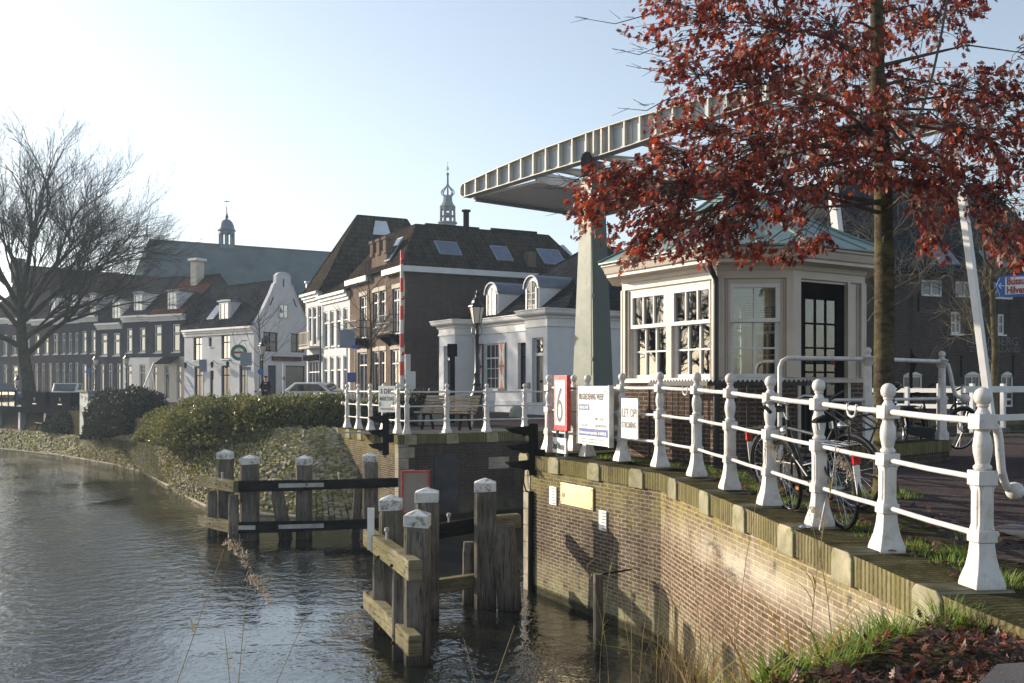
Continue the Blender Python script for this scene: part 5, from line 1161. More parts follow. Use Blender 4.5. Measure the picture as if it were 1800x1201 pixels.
for k, (px, D, py, ln_, pl2) in enumerate(reeds):
    top = zat(py, D); x = (px-900)/F*D; zb = 0 if D > 6.5 or px < 1000 else 1.6; h = top-zb
    reed('dry reed '+words[k], (x-ln_*h*.8, D, zb), h, (ln_, 0), pl2, 5 if px > 1000 else 2, 'yellowreed' if k % 3 else 'dryreed', k)
lm = MB()
for k in range(420):
    y = r4.uniform(6.2, 11.8); x = edgex(y)-abs(r4.gauss(.15, .2))-.06; a = r4.uniform(0, 6.28)
    blade(lm, V((x, y, -.02)), V((math.cos(a), math.sin(a), 0)), r4.uniform(.25, .95), .005, r4, r4.uniform(.2, .9))
for k in range(260):
    y = r4.uniform(7.2, 10.8); x = edgex(y)-r4.uniform(.05, .6); a = r4.uniform(0, 6.28)
    blade(lm, V((x, y, -.05)), V((math.cos(a), math.sin(a), 0)), r4.uniform(.7, 1.55), .0045, r4, r4.uniform(.1, .5))
kind(tag(lm.build('reed_bed', M['dryreed']), 'dry reed stalks and debris at the foot of the quay wall', 'reed bed'), 'stuff')
lm = MB()
for k in range(46):
    x = 1.0+r4.gauss(0, .12)+.5*(k % 3)*.5; y = 4.25+(x-.9)*1.0+.05; a = r4.uniform(0, 6.28); blade(lm, V((x, y, berm(x, y)-.03)), V((math.cos(a), math.sin(a), 0)), r4.uniform(.25, .6), .008, r4, r4.uniform(.4, 1.))
kind(tag(lm.build('withered_reed_leaves', M['yellowreed']), 'yellow withered reed leaves at the bank edge', 'reed leaves'), 'stuff')
p = V((2.42, 8.22, 2.14)); m = MB(); m.sphere(p, .045, 8, (1.3, .8, .55)); o = m.build('foil', M['chrome'], None); tag(o, 'crumpled silver foil lying on the coping', 'litter')
# ------------------------------------------------------------------ far bank buildings
def roof_poly(mb, pts, t=.12): mb.slab(pts, t)
def hip_roof(P, x0, x1, y0, y1, z, zr, mat, ov=.3, rid=None, name='roof'):
    """hip roof over a rectangle; rid=(xa,xb,y) ridge ends"""
    k = ov; a, b, c, d = V((x0-k, y0-k, z)), V((x1+k, y0-k, z)), V((x1+k, y1+k, z)), V((x0-k, y1+k, z)); xa, xb, ry = rid; r0 = V((xa, ry, zr)); r1 = V((xb, ry, zr))
    m = MB()
    for q in ((a, b, r1, r0), (b, c, r1), (c, d, r0, r1), (d, a, r0)): m.poly(list(q))
    m.poly([d, c, b, a]); o = m.build(name, M[mat], P)
    m = MB()
    for q in ((a, r0), (b, r1), (c, r1), (d, r0), (r0, r1)):
        if (q[0]-q[1]).length > .05: m.tube([q[0], q[1]], .07, 6)
    m.build('ridge_tiles', M[mat], o, smooth=60); return o
def cornice(P, fr, x0, x1, z, h, d, mat='white', name='cornice'):
    m = MB()
    for k, (dd, a, b) in enumerate(((.3, 0, .35), (.6, .352, .7), (1., .702, 1.))): m.fbox(fr, x0-dd*d*.0, x1+dd*d*.0, -dd*d, .02, z+a*h, z+b*h)
    return m.build(name, M[mat], P)
def dormer(P, fr, x, z, w, h, depth, y=.25, roof='lead', face='white', arch=False, cols=2, gm='glasssky'):
    m = MB(); pts = [(x-w/2, z), (x+w/2, z), (x+w/2, z+h)]
    top = [(x+w/2*math.cos(a), z+h+w/2*.9*math.sin(a)) for a in [math.pi*k/10 for k in range(1, 10)]] if arch else []
    pts += top+[(x-w/2, z+h)]
    m.prism([fr.p(a, y, b) for a, b in pts], fr.uy*depth); dm = m.build('dormer', M[face], P)
    rt = [(x+(w/2+.09)*math.cos(a), z+h+(w/2*.9+.08)*math.sin(a)) for a in [math.pi*k/12 for k in range(13)]] if arch else [(x+w/2+.12, z+h+.02), (x+w/2+.12, z+h+.12), (x, z+h+.17), (x-w/2-.12, z+h+.12), (x-w/2-.12, z+h+.02)]
    if arch: inn = [(x+(w/2+.01)*math.cos(a), z+h+(w/2*.9+.01)*math.sin(a)) for a in [math.pi*k/12 for k in range(13)]][::-1]; rt = rt+inn
    MB().prism([fr.p(a, y-.1, b) for a, b in rt], fr.uy*(depth+.1)).build('dormer_roof', M[roof], dm)
    f2 = Fr(fr.p(0, y-.035, 0), fr.ux)
    if arch:
        m = MB(); q = [(x-w*.32, z+.08), (x+w*.32, z+.08), (x+w*.32, z+h)]+[(x+w*.32*math.cos(a), z+h+w*.29*math.sin(a)) for a in [math.pi*k/8 for k in range(1, 8)]]+[(x-w*.32, z+h)]
        m.prism([f2.p(a, .01, b) for a, b in q], f2.uy*.01); m.build('pane', M[gm], dm)
        m = MB(); m.fbox(f2, x-.02, x+.02, -.02, .009, z+.08, z+h+w*.29)
        for k in range(1, 4): m.fbox(f2, x-w*.32, x+w*.32, -.015, .008, z+.08+(h-.05)*k/4, z+.1+(h-.05)*k/4)
        for s in (-1, 1): m.fbox(f2, x+s*w*.35-.05, x+s*w*.35+.05, -.03, .008, z+.05, z+h)
        m.build('glazing_bars', M['white'], dm)
    else: window(dm, f2, x-w*.36, x+w*.36, z+.1, z+h-.08, cols, 2, y=.0, gm=gm, fw=.06, mw=.035, sill=False, name='dormer_window')
    return dm
def skylight(P, fr_pts, name='skylight'):
    """four roof points, counter clockwise from lower left seen from outside"""
    a, b, c, d = [V(p) for p in fr_pts]; n = (b-a).cross(d-a).normalized(); m = MB(); m.prism([a, b, c, d], n*.07); f = m.build(name, M['signback'], P)
    k = .12; ce = (a+b+c+d)/4; q = [p*(1-k)+ce*k+n*.075 for p in (a, b, c, d)]; MB().poly(q).build('pane', M['glassroof'], f); return f

# white toll house
T = thing('white_toll_house', 'low white plastered house with two arched dormers, shutters and dark tiled hip roof', 'house', (1.49, 42, 2.13), math.atan2(.524, .852))
FL = lambda x, y: Fr((x, y, 0), (0, -1, 0)); FS = lambda x, y: Fr((x, y, 0), (1, 0, 0))
m = MB(); f1, f2, f3, f4, f5 = FL(0, 1.7), FL(1.13, 8.2), FL(0, 9.9), FS(0, 8.2), FS(0, 0)
wall(m, f1, 1.7, -.2, 4.0, [(.5, 1.4, .2, 3.27)], .3); wall(m, f2, 6.5, -.2, 4.0, [(.92, 2.28, 1.05, 3.26), (4.03, 4.8, 1.05, 3.2)], .28); wall(m, f3, 1.7, -.2, 4.0, [(.5, 1.3, .2, 3.2)], .3)
wall(m, f4, 1.13, -.2, 4.0); wall(m, f5, 12, -.2, 4.0, [(5.2, 6.1, .2, 2.3), (8.2, 9.3, 1, 2.8)], .25); m.poly([V((1.13, 1.7, -.2)), V((0, 1.7, -.2)), V((0, 1.7, 4)), V((1.13, 1.7, 4))]); m.poly([V((0, 9.9, -.2)), V((0, 9.9, 4)), V((12, 9.9, 4)), V((12, 9.9, -.2))]); m.poly([V((12, 0, -.2)), V((12, 9.9, -.2)), V((12, 9.9, 4)), V((12, 0, 4))])
m.build('wall', M['stucco'], T)
m = MB()
for f, w in ((f1, 1.7), (f2, 6.5), (f3, 1.7), (f5, 12)): m.fbox(f, -.012, w+.012, -.02, -.002, -.2, .5)
m.build('plinth', M['curtain'], T)
fp = [(0, 0), (12, 0), (12, 9.9), (0, 9.9), (0, 8.2), (1.13, 8.2), (1.13, 1.7), (0, 1.7)]
m = MB(); loft(m, [[p+V((0, 0, z)) for p in ring_offset(fp, d)] for d, z in ((.0, 3.72), (.05, 3.73), (.05, 3.80), (.02, 3.81), (.02, 4.06), (.08, 4.08), (.10, 4.18), (.28, 4.24), (.32, 4.30), (.34, 4.42), (.38, 4.44), (.38, 4.48), (.2, 4.5))]); m.build('cornice', M['white'], T)
m = MB(); m.poly([V((*p[:2], 4.47)) for p in ring_offset(fp, .2)]); m.build('flat_roof', M['lead'], T)
hip_roof(T, 1.1, 12, 0.1, 9.8, 4.5, 8.15, 'roofdark', .05, (5.9, 7.6, 4.95))
for y in (6.8, 3.2): dormer(T, FL(1.2, 9.9), 9.9-y, 4.52, 1.15, 1.15, 2.4, .1, 'lead', 'white', True, gm='glasssky')
for f, x0, x1, zt in ((f1, .5, 1.4, 3.27), (f3, .5, 1.3, 3.2)):
    m = MB(); m.fbox(f, x0, x0+.08, .16, .26, .2, zt); m.fbox(f, x1-.08, x1, .16, .26, .2, zt); m.fbox(f, x0+.08, x1-.08, .16, .26, zt-.08, zt); m.fbox(f, x0+.08, x1-.08, .14, .26, 2.5, 2.62); fr_ = m.build('door_frame', M['white'], T)
    m = MB(); m.fbox(f, x0+.08, x1-.08, .2, .24, .2, 2.5); 
    for k in range(5): xx = x0+.1+(x1-x0-.2)*k/4; m.fbox(f, xx-.012, xx+.012, .19, .2, .22, 2.48)
    dr = m.build('door', M['greenpaint'], fr_); MB().sphere(f.p((x0+x1)/2, .17, 1.4), .05, 8).build('knocker', M['blackmatte'], dr)
    MB().fbox(f, x0+.08, x1-.08, .22, .23, 2.62, zt-.08).build('pane', M['glasssky'], fr_)
    m = MB(); 
    for s in (-1, 1): m.beam(f.p(x0+.08, .2, 2.62 if s > 0 else zt-.08), f.p(x1-.08, .2, zt-.08 if s > 0 else 2.62), .02, .02); m.beam(f.p((x0+x1)/2, .2, 2.62), f.p(x0+.08 if s > 0 else x1-.08, .2, (2.62+zt)/2), .02, .02)
    m.build('lattice', M['blackmatte'], fr_)
window(T, f2, .92, 2.28, 1.05, 3.26, 3, 3, y=.12, transom=.68, tcols=3)
window(T, f2, 4.03, 4.8, 1.05, 3.2, 2, 3, y=.2, fm='blackmatte', transom=.7, sillm='cream')
window(T, f5, 8.2, 9.3, 1, 2.8, 2, 2, y=.15); MB().fbox(f5, 5.2, 6.1, .12, .16, .2, 2.3).build('door', M['greenpaint'], T)
for x0, x1 in ((.3, .88), (2.34, 3.0)):
    m = MB(); m.fbox(f2, x0, x1, -.06, -.02, 1.0, 3.28); sh = m.build('shutter', M['greenpaint'], T)
    m = MB(); r_ = MB()
    for z0, z1 in ((1.1, 2.1), (2.2, 3.2)):
        a, b = x0+.11, x1-.11; m.fbox(f2, a, b, -.066, -.061, z0, z1); a += .05; b -= .05; c = (a+b)/2; zm = (z0+z1)/2
        for q in (((a, z1), (b, z1), (c, zm)), ((a, z0), (c, zm), (b, z0))): r_.poly([f2.p(x, -.069, z) for x, z in q])
    m.build('shutter_panel', M['white'], sh); r_.build('hourglass', M['red'], sh)
MB().fbox(f1, .1, .35, -.06, -.0, 1.1, 1.35).build('letter_box', M['concrete'], T)
MB().tube([V((1.0, 8.1, 4.1)), V((.95, 8.12, 3.7)), V((1.05, 8.1, 3.5)), V((1.05, 8.1, 0))], .045, 8).build('downpipe', M['white'], T)

# brown brick corner house
T = thing('brick_corner_house', 'brown brick house with balconies on its sunlit side and a blank shaded side wall', 'house', (-5.6, 52, 2.1), math.atan2(.475, .88))
f = FL(0, 8.64); g = FS(0, 0); W_ = 8.64; yx = lambda y: W_-y
ops = [(yx(1.75), yx(.7), 4.0, 6.45), (yx(3.6), yx(2.75), 4.5, 6.5), (yx(4.75), yx(3.85), 4.5, 6.5), (yx(6.9), yx(5.75), 4.0, 6.45), (yx(2.0), yx(.65), .3, 3.2), (yx(3.6), yx(2.75), .9, 3.2), (yx(4.75), yx(3.85), .9, 3.2), (yx(7.2), yx(5.7), .3, 3.2)]
m = MB(); wall(m, f, W_, -.3, 7.35, ops, .22); m.poly([f.p(yx(4.9), 0, 7.35), f.p(yx(2.6), 0, 7.35), f.p(yx(2.6), 0, 8.7), f.p(yx(4.9), 0, 8.7)]); m.build('front_wall', M['brickwarm'], T)
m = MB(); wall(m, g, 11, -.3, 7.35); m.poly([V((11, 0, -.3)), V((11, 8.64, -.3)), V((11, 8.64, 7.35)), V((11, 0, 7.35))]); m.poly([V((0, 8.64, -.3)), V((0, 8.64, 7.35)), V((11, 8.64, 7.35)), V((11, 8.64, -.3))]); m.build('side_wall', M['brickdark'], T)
for k, (a, b, c, d) in enumerate(ops):
    if k in (0, 3, 4, 7): window(T, f, a, b, c, d, 2, 1, y=.12, transom=.74, fm='white', fw=.09, sill=False)
    else: window(T, f, a, b, c, d, 1, 1, y=.12, transom=.7, tcols=1, fw=.08, sillm='concrete')
    m = MB(); m.fbox(f, a-.08, b+.08, -.03, -.002, d, d+.24); m.build('lintel', M['beige'], T)
for a, b in ((yx(2.2), yx(.25)), (yx(7.3), yx(5.4))):
    m = MB(); m.fbox(f, a, b, -.75, -.002, 3.78, 3.95); 
    for x in (a+.2, b-.2): m.prism([f.p(x-.08, -.002, 3.77), f.p(x-.08, -.6, 3.77), f.p(x-.08, -.002, 3.35)], f.ux*.16)
    bl = m.build('balcony', M['blackmatte'], T); m = MB()
    for z in (4.05, 4.55, 4.95): m.fbox(f, a, b, -.75, -.72, z, z+.04); m.fbox(f, a, a+.03, -.72, -.01, z, z+.04); m.fbox(f, b-.03, b, -.72, -.01, z, z+.04)
    for k in range(13): x = a+(b-a-.03)*k/12; m.fbox(f, x, x+.022, -.748, -.722, 3.951, 4.94)
    for k in range(1, 5): y = -.72+.7*k/5; m.fbox(f, a, a+.02, y, y+.02, 3.951, 4.94); m.fbox(f, b-.02, b, y, y+.02, 3.951, 4.94)
    m.build('balcony_railing', M['ironfence'], bl)
m = MB()
for y in (2.75, 3.75, 4.75): m.fbox(f, yx(y)-.22, yx(y)+.22, -.08, .36, 8.5, 9.25); m.fbox(f, yx(y)-.3, yx(y)+.3, -.14, .42, 9.251, 9.4)
m.build('parapet_pier', M['brickwarm'], T); m = MB(); m.fbox(f, yx(4.9), yx(2.6), .01, .4, 7.3, 8.7); m.build('parapet', M['brickwarm'], T)
m = MB(); m.fbox(g, -.35, 11.3, -.38, -.004, 7.2, 7.5); m.build('gutter', M['white'], T)
for a, b in ((0, yx(5.0)), (yx(2.5), W_-.004)): MB().fbox(f, a, b, -.35, -.004, 7.2, 7.5).build('front_gutter', M['white'], T)
m = MB(); z0, z1, k = 7.5, 10.1, 2.3; a = [V((-.3, -.35, z0)), V((11.3, -.35, z0)), V((11.3, 8.9, z0)), V((-.3, 8.9, z0))]; b = [V((k*.7, k, z1)), V((10, k, z1)), V((10, 7, z1)), V((k*.7, 7, z1))]
loft(m, [a, b]); m.poly(b); m.poly(a[::-1]); rf = m.build('roof', M['roofmoss'], T)
m = MB(); 
for p, q in zip(a, b): m.tube([p, q], .09, 6)
for p, q in zip(b, b[1:]+b[:1]): m.tube([p, q], .08, 6)
m.build('ridge_tiles', M['roofmoss'], rf)
n = (a[1]-a[0]).cross(b[0]-a[0]).normalized(); up = ((b[0]+b[1])/2-(a[0]+a[1])/2); up = (up-V((1, 0, 0))*up.x).normalized()
for x0, w, t0, h in ((2.2, 1.35, 1.15, 1.15), (5.6, 1.05, .95, 1.3), (8.6, 1.5, .9, 1.4)):
    o = V((x0, -.35, z0))+up*t0+n*.0; skylight(rf, [o, o+V((w, 0, 0)), o+V((w, 0, 0))+up*h, o+up*h])
o = V((-.3, 1.6, z0)); u2 = (b[0]-a[0]); skylight(rf, [V((-.0, 2.9, 8.0)), V((.0, 2.1, 8.0)), V((.82, 2.1, 9.35)), V((.82, 2.9, 9.35))])
m = MB(); m.box(2.3, 5.6, 2.5, 2.7, z1+.04, z1+.2); m.box(6.4, 9.4, 2.5, 2.7, z1+.06, z1+.24); m.build('roof_rail', M['blackmatte'], rf)
m = MB(); m.lathe((5.0, 3.0, z1), [(.17, 0), (.17, 1.1), (.26, 1.12), (.26, 1.22)], 10); m.build('flue', M['blackmatte'], rf)
m = MB(); m.box(7.4, 7.9, -.0, .5, 7.9, 8.75); m.build('chimney', M['brickwarm'], rf)
m = MB(); m.fbox(g, -.0, .3, -.07, -.003, 1.6, 2.9); m.build('info_cabinet', M['white'], T)
T = thing('roof_sheeting', 'white plastic sheeting tent standing behind the dark brick house roof', 'tarpaulin', (2.6, 60, 10.4), .5)
m = MB(); m.add([V((x, y, z)) for x, z in ((-2.2, 0), (-1.4, .8), (-.2, 1.35), (.6, 1.5), (1.2, 1.0), (1.3, 0)) for y in (0, 2.5)], [(2*k, 2*k+1, 2*k+3, 2*k+2) for k in range(5)]+[(0, 2, 4, 6, 8, 10), (11, 9, 7, 5, 3, 1)]); m.build('sheet', M['scaffold'], T)
for x in (-2.4, -1.6, .2): MB().tube([V((x, 1, -4)), V((x, 1, 1.6+.2*x))], .03, 6).build('pole', M['steel'], T)

# white house with four bays
T = thing('white_terrace_house', 'narrow white house with tall arched windows between the brick house and the steep roof', 'house', (-9.7, 59.6, 2.1), math.atan2(.475, .88))
f = FL(0, 5.5); ops = []
for k in range(4):
    x = .35+k*1.3; ops += [(x, x+.8, 3.7, 6.0), (x, x+.8, .4, 3.1)]
m = MB(); wall(m, f, 5.5, -.3, 6.45, ops, .2); m.poly([V((0, 0, -.3)), V((8, 0, -.3)), V((8, 0, 6.45)), V((0, 0, 6.45))]); m.build('wall', M['stucco'], T)
for a, b, c, d in ops: window(T, f, a, b, c, d, 1, 1, y=.1, transom=.68, tcols=2, fw=.08, sillm='concrete')
cornice(T, f, -.02, 5.5, 6.45, .55, .4)
m = MB(); m.slab([V((-.3, -.1, 7.0)), V((-.3, 5.6, 7.0)), V((4, 5.6, 9.8)), V((4, -.1, 9.8))][::-1], .12); m.slab([V((8, -.1, 7.0)), V((8, 5.6, 7.0)), V((4, 5.6, 9.8)), V((4, -.1, 9.8))], .12); m.poly([V((0, -.05, 7)), V((8, -.05, 7)), V((4, -.05, 9.7))]); m.build('roof', M['roofmoss'], T)
MB().tube([V((-.12, 5.42, 6.4)), V((-.12, 5.42, 0))], .06, 8).build('downpipe', M['greenpaint'], T)
# tall roofed house
T = thing('steep_roof_house', 'white house with a very steep mossy tiled roof and a small balcony', 'house', (-12.3, 64.5, 2.1), math.atan2(.475, .88))
f = FL(0, 3.4); ops = [(.35, 1.05, 4.2, 6.5), (1.3, 2.1, 3.95, 6.5), (2.4, 3.1, 4.2, 6.5), (.3, 3.1, .3, 2.9)]
m = MB(); wall(m, f, 3.4, -.3, 6.9, ops, .2); m.poly([V((0, 0, -.3)), V((9, 0, -.3)), V((9, 0, 6.9)), V((0, 0, 6.9))]); m.poly([V((0, 3.4, -.3)), V((0, 3.4, 6.9)), V((9, 3.4, 6.9)), V((9, 3.4, -.3))]); m.build('wall', M['stucco'], T)
for k, (a, b, c, d) in enumerate(ops): window(T, f, a, b, c, d, 4 if k == 3 else 1, 1, y=.1, transom=.72, tcols=4 if k == 3 else 1, fw=.07, sill=False)
cornice(T, f, -.3, 3.4, 6.9, .5, .45); m = MB(); m.fbox(f, .1, 3.3, -.3, -.002, 2.95, 3.3); m.build('shop_cornice', M['blackmatte'], T)
hip_roof(T, 0, 9, 0, 3.4, 7.4, 12.8, 'roofmoss', .25, (3.0, 6.6, 1.7))
m = MB(); n_ = V((0, -.95, .3)).normalized(); m.prism([V((3.9, -.02+1.2, 11.5)), V((5.2, 1.18, 11.5)), V((5.0, 1.52, 12.5)), V((4.2, 1.52, 12.5))], n_*.06); m.build('patched_sheet', M['scaffold'], T)
m = MB(); m.fbox(f, .5, 2.9, -.7, -.002, 3.7, 3.85); bl = m.build('balcony', M['beige'], T); m = MB()
for x in np.linspace(.5, 2.87, 14): m.fbox(f, x, x+.03, -.69, -.66, 3.851, 4.75)
for z in (3.95, 4.75): m.fbox(f, .5, 2.9, -.7, -.65, z, z+.05)
m.build('balcony_railing', M['beige'], bl)

# white house with the bell gable
T = thing('bell_gable_house', 'white corner cafe with a curved bell gable and dark tiled roof', 'house', (-18.4, 71, 2.1), math.atan2(.76, .65))
g = FS(0, 0); f = FL(0, 9.1); W_ = 9.1
opl = [(W_-7.83, W_-6.65, 3.2, 4.95), (W_-4.09, W_-3.0, 3.25, 5.0), (W_-7.7, W_-6.6, .4, 2.75), (W_-5.6, W_-5.1, .4, 2.4), (W_-4.1, W_-3.0, .4, 2.75), (W_-1.8, W_-.8, .2, 2.75), (W_-5.75, W_-5.35, 4.2, 4.9)]
opg = [(.8, 2.03, 3.75, 5.15), (3.2, 4.45, 3.75, 5.15), (1.2, 1.9, .1, 2.75), (2.75, 4.5, .1, 2.75)]
m = MB(); wall(m, f, W_, -.3, 5.3, opl, .2); wall(m, g, 5.05, -.3, 5.55, opg, .2)
bell = [(0, 5.55), (5.05, 5.55), (5.03, 5.72), (4.6, 6.3), (4.14, 7.05), (3.7, 7.85), (3.36, 8.6), (3.2, 8.72), (3.18, 9.22), (3.0, 9.42), (2.75, 9.5), (2.53, 9.53), (2.3, 9.5), (2.06, 9.42), (1.88, 9.22), (1.86, 8.72), (1.7, 8.6), (1.36, 7.85), (.92, 7.05), (.46, 6.3), (.02, 5.72)]
m.poly([g.p(x, 0, z) for x, z in bell]); m.poly([g.p(x, .25, z) for x, z in bell][::-1]); m.build('wall', M['stucco_far'], T)
m = MB(); L_ = bell[2:]
for (x0, z0), (x1, z1) in zip(L_, L_[1:]): m.add([g.p(x, y, z+s) for x, z in ((x0, z0), (x1, z1)) for y, s in ((-.06, 0), (.3, 0), (.3, .08), (-.06, .08))], [(0, 4, 7, 3), (3, 7, 6, 2), (2, 6, 5, 1), (1, 5, 4, 0)])
m.build('gable_coping', M['stucco_far'], T)
for a, b, c, d in opl: window(T, f, a, b, c, d, 2 if b-a > .8 else 1, 1, y=.12, transom=.7, tcols=2, fm='blackmatte', fw=.06, sillm='white', gm='glasssky' if c > 3 else 'glassdark')
for k, (a, b, c, d) in enumerate(opg): window(T, g, a, b, c, d, 2 if k < 2 else 1, 2 if k < 2 else 1, y=.12, fm='blackmatte', fw=.07, mw=.06, sill=False, blind=.5 if k < 2 else None)
window(T, Fr((0, -.06, 0), (1, 0, 0)), 2.1, 2.98, 6.2, 7.25, 2, 2, y=.03, fm='cream', fw=.08, sill=False, gm='glasssky')
for x, z, a in ((1.5, 7.4, .5), (3.55, 7.4, -.5), (2.53, 8.8, 0)): MB().beam(g.p(x-.3*math.sin(a), -.04, z-.3), g.p(x+.3*math.sin(a), -.04, z+.3), .05, .05, (0, 1, 0)).build('wall_anchor', M['blackmatte'], T)
cornice(T, f, 0, W_, 5.05, .5, .3, 'white')
m = MB(); m.slab([V((-.3, .26, 5.55)), V((-.3, W_+.2, 5.55)), V((2.52, W_+.2, 9.0)), V((2.52, .26, 9.0))][::-1], .1); m.slab([V((5.35, .26, 5.55)), V((5.35, W_+.2, 5.55)), V((2.52, W_+.2, 9.0)), V((2.52, .26, 9.0))], .1); rf = m.build('roof', M['roofdark'], T)
m = MB(); m.tube([V((2.52, .3, 9.02)), V((2.52, W_+.2, 9.02))], .08, 6); m.build('ridge_tiles', M['roofdark'], rf)
dormer(T, FL(0, W_), W_-4.1, 5.75, 1.5, 1.75, 2.4, .3, 'lead', 'stucco_far'); skylight(rf, [V((.25, 6.4, 6.25)), V((.25, 5.5, 6.25)), V((1.15, 5.5, 7.35)), V((1.15, 6.4, 7.35))])
m = MB(); m.fbox(g, 1.5, 4.1, -.14, -.004, 3.1, 3.4); sg = m.build('name_board', M['blackmatte'], T); text('Gabriellinos', Fr((0, -.14, 0), (1, 0, 0)), 1.56, 3.13, .34, M['signred'], sg, width=2.45)
m = MB(); c = f.p(W_-2.4, -.05, 3.3)
rsn = 20; dsc = [f.p(W_-2.1+.62*math.cos(2*math.pi*k/rsn), -.5, 3.45+.62*math.sin(2*math.pi*k/rsn)) for k in range(rsn)]
T2 = thing('round_sign', 'round green and white hanging sign on the white cafe wall', 'sign', at(420, 68.5, zat(620, 68.5)), .35)
m = MB(); m.lathe((0, 0, 0), [(.001, -.04), (.56, -.04), (.56, .04), (.001, .04)], 24); o = m.build('rim', M['greenpaint'], T2); o.rotation_euler = (R(90), 0, 0); o.data.materials[0] = plain('sign_green', (.03, .16, .07), .5, .1, 4, 0)
m = MB(); m.lathe((0, 0, 0), [(.001, -.045), (.33, -.045), (.33, .045), (.001, .045)], 24); o = m.build('face', M['signwhite'], T2); o.rotation_euler = (R(90), 0, 0)
MB().box(-.36, .36, -.06, -.046, -.06, .08).build('band', M['signred'], T2); MB().tube([V((0, 0, .55)), V((.25, .35, .85)), V((.7, 1.6, .9))], .025, 6).build('bracket', M['blackmatte'], T2)
for k, y in enumerate((8.2, 6.1, 4.6, 2.6)):
    q = f.p(W_-y, 0, 2.9); m = MB(); m.tube([q, q+V((-.3, 0, .25)), q+V((-.45, 0, .1))], .025, 6); m.lathe(q+V((-.45, 0, -.3)), [(.07, 0), (.13, .3), (.17, .32), (.02, .48)], 6); m.build('wall_lamp', M['blackmatte'], T)

# row of houses
RA = V((-42, 87.5, 0)); RD = V((.85, -.525, 0)).normalized()
def rt(px): k = (px-900)/F; return (87.5*k+42)/(RD.x-k*RD.y)
def rowhouse(label, px0, px1, eave, ridge, wm, nwin, up, lo, roofm, dorm=(), nlow=None, corn='white', arch=False, gnd=None, gm='glasssky', depth=7., wfrac=.52):
    t0, t1 = rt(px0), rt(px1); w = t1-t0; o = RA+RD*t0
    T = thing('row_house', label, 'house', (o.x, o.y, 2.1), math.atan2(RD.y, RD.x), group='terraced houses along the canal street'); f = FS(0, 0)
    def spans(n): s = w/n; return [(s*(i+.5)-s*wfrac/2, s*(i+.5)+s*wfrac/2) for i in range(n)]
    ou = [(a, b, up[0], up[1]) for a, b in spans(nwin)]; ol = [(a, b, lo[0], lo[1]) for a, b in spans(nlow or nwin)]
    m = MB(); zg = 3.55
    if gnd: wall(m, f, w, -.3, zg, ol, .2); m.build('ground_floor_wall', M[gnd], T); m = MB(); wall(m, f, w, zg, eave, ou, .2)
    else: wall(m, f, w, -.3, eave, ou+ol, .2)
    m.poly([V((w, 0, -.3)), V((w, depth, -.3)), V((w, depth, eave)), V((w, depth/2, ridge-.1)), V((w, 0, eave))]); m.poly([V((0, 0, -.3)), V((0, 0, eave)), V((0, depth/2, ridge-.1)), V((0, depth, eave)), V((0, depth, -.3))]); m.build('wall', M[wm], T)
    for i, (a, b, c, d) in enumerate(ou): window(T, f, a, b, c, d, 2 if b-a > .9 else 1, 1, y=.1, transom=.66, tcols=2 if b-a > .9 else 1, fw=.11, mw=.05, gm=gm if i % 3 != 2 else 'glassdark', sash=True)
    for i, (a, b, c, d) in enumerate(ol): window(T, f, a, b, c, d, 2 if b-a > .9 else 1, 1, y=.1, transom=.76, tcols=1, fw=.11, mw=.05, sill=False, gm='glasssky' if i % 2 == 0 else 'glassdark', sash=True)
    cornice(T, f, 0, w, eave-.42, .5, .38, corn)
    m = MB(); m.slab([V((0, -.3, eave+.02)), V((w, -.3, eave+.02)), V((w, depth/2, ridge)), V((0, depth/2, ridge))], .1); m.slab([V((w, depth+.3, eave)), V((0, depth+.3, eave)), V((0, depth/2, ridge)), V((w, depth/2, ridge))], .1); rf = m.build('roof', M[roofm], T)
    m = MB(); m.tube([V((0, depth/2, ridge+.02)), V((w, depth/2, ridge+.02))], .09, 6); m.build('ridge_tiles', M[roofm], rf)
    for px, dw in dorm: dormer(T, f, rt(px)-t0, eave+.3, dw, 1.6, 2.3, .3, 'lead', 'white')
    return T, w, f
rowhouse('dark brick house at the far left behind the big bare tree', -40, 16, 7.3, 10.2, 'brickgrey', 4, (4.0, 5.9), (.7, 3.2), 'roofbrown', gm='glassdark')
rowhouse('dark brick house directly behind the trunk of the big bare tree', 16, 57, 7.2, 10.3, 'brickrow', 2, (4.0, 5.8), (.7, 3.1), 'roofbrown', gm='glassdark')
rowhouse('purple brick house with four ground windows just right of the big bare tree', 57, 106, 7.0, 9.6, 'brickrow', 3, (4.0, 5.8), (.6, 3.25), 'roofbrown', ((88, 1.0),), nlow=4, wfrac=.5)
rowhouse('grey brick house with narrow close set windows, fourth from the left in the row', 106, 140, 7.0, 9.6, 'brickgrey', 3, (4.0, 5.8), (.5, 3.25), 'roofbrown', ((122, 1.0),), gm='glassdark')
rowhouse('grey brick house with two windows behind the blue round sign', 140, 172, 7.05, 9.7, 'brickgrey', 2, (4.0, 5.9), (.5, 3.1), 'roofbrown', ((159, .9),))
rowhouse('lower painted house with white cornice and bright windows, behind a street lamp', 172, 216, 6.35, 9.6, 'brickgrey', 2, (3.75, 5.6), (.5, 3.1), 'roofdark', ((201, 1.3),), nlow=3)
rowhouse('house with a toothed white cornice and white shop front', 216, 262, 6.85, 10.3, 'brickgrey', 2, (3.95, 5.95), (.3, 3.0), 'roofdark', ((239, 1.3),), gnd='white', wfrac=.46)
T, w, f = rowhouse('house with wide windows and beige shop front, ladders leaning on it', 262, 326, 6.8, 10.2, 'brickgrey', 2, (3.9, 6.1), (.2, 2.9), 'roofred', ((299, 1.3),), gnd='beige', nlow=3, wfrac=.42)
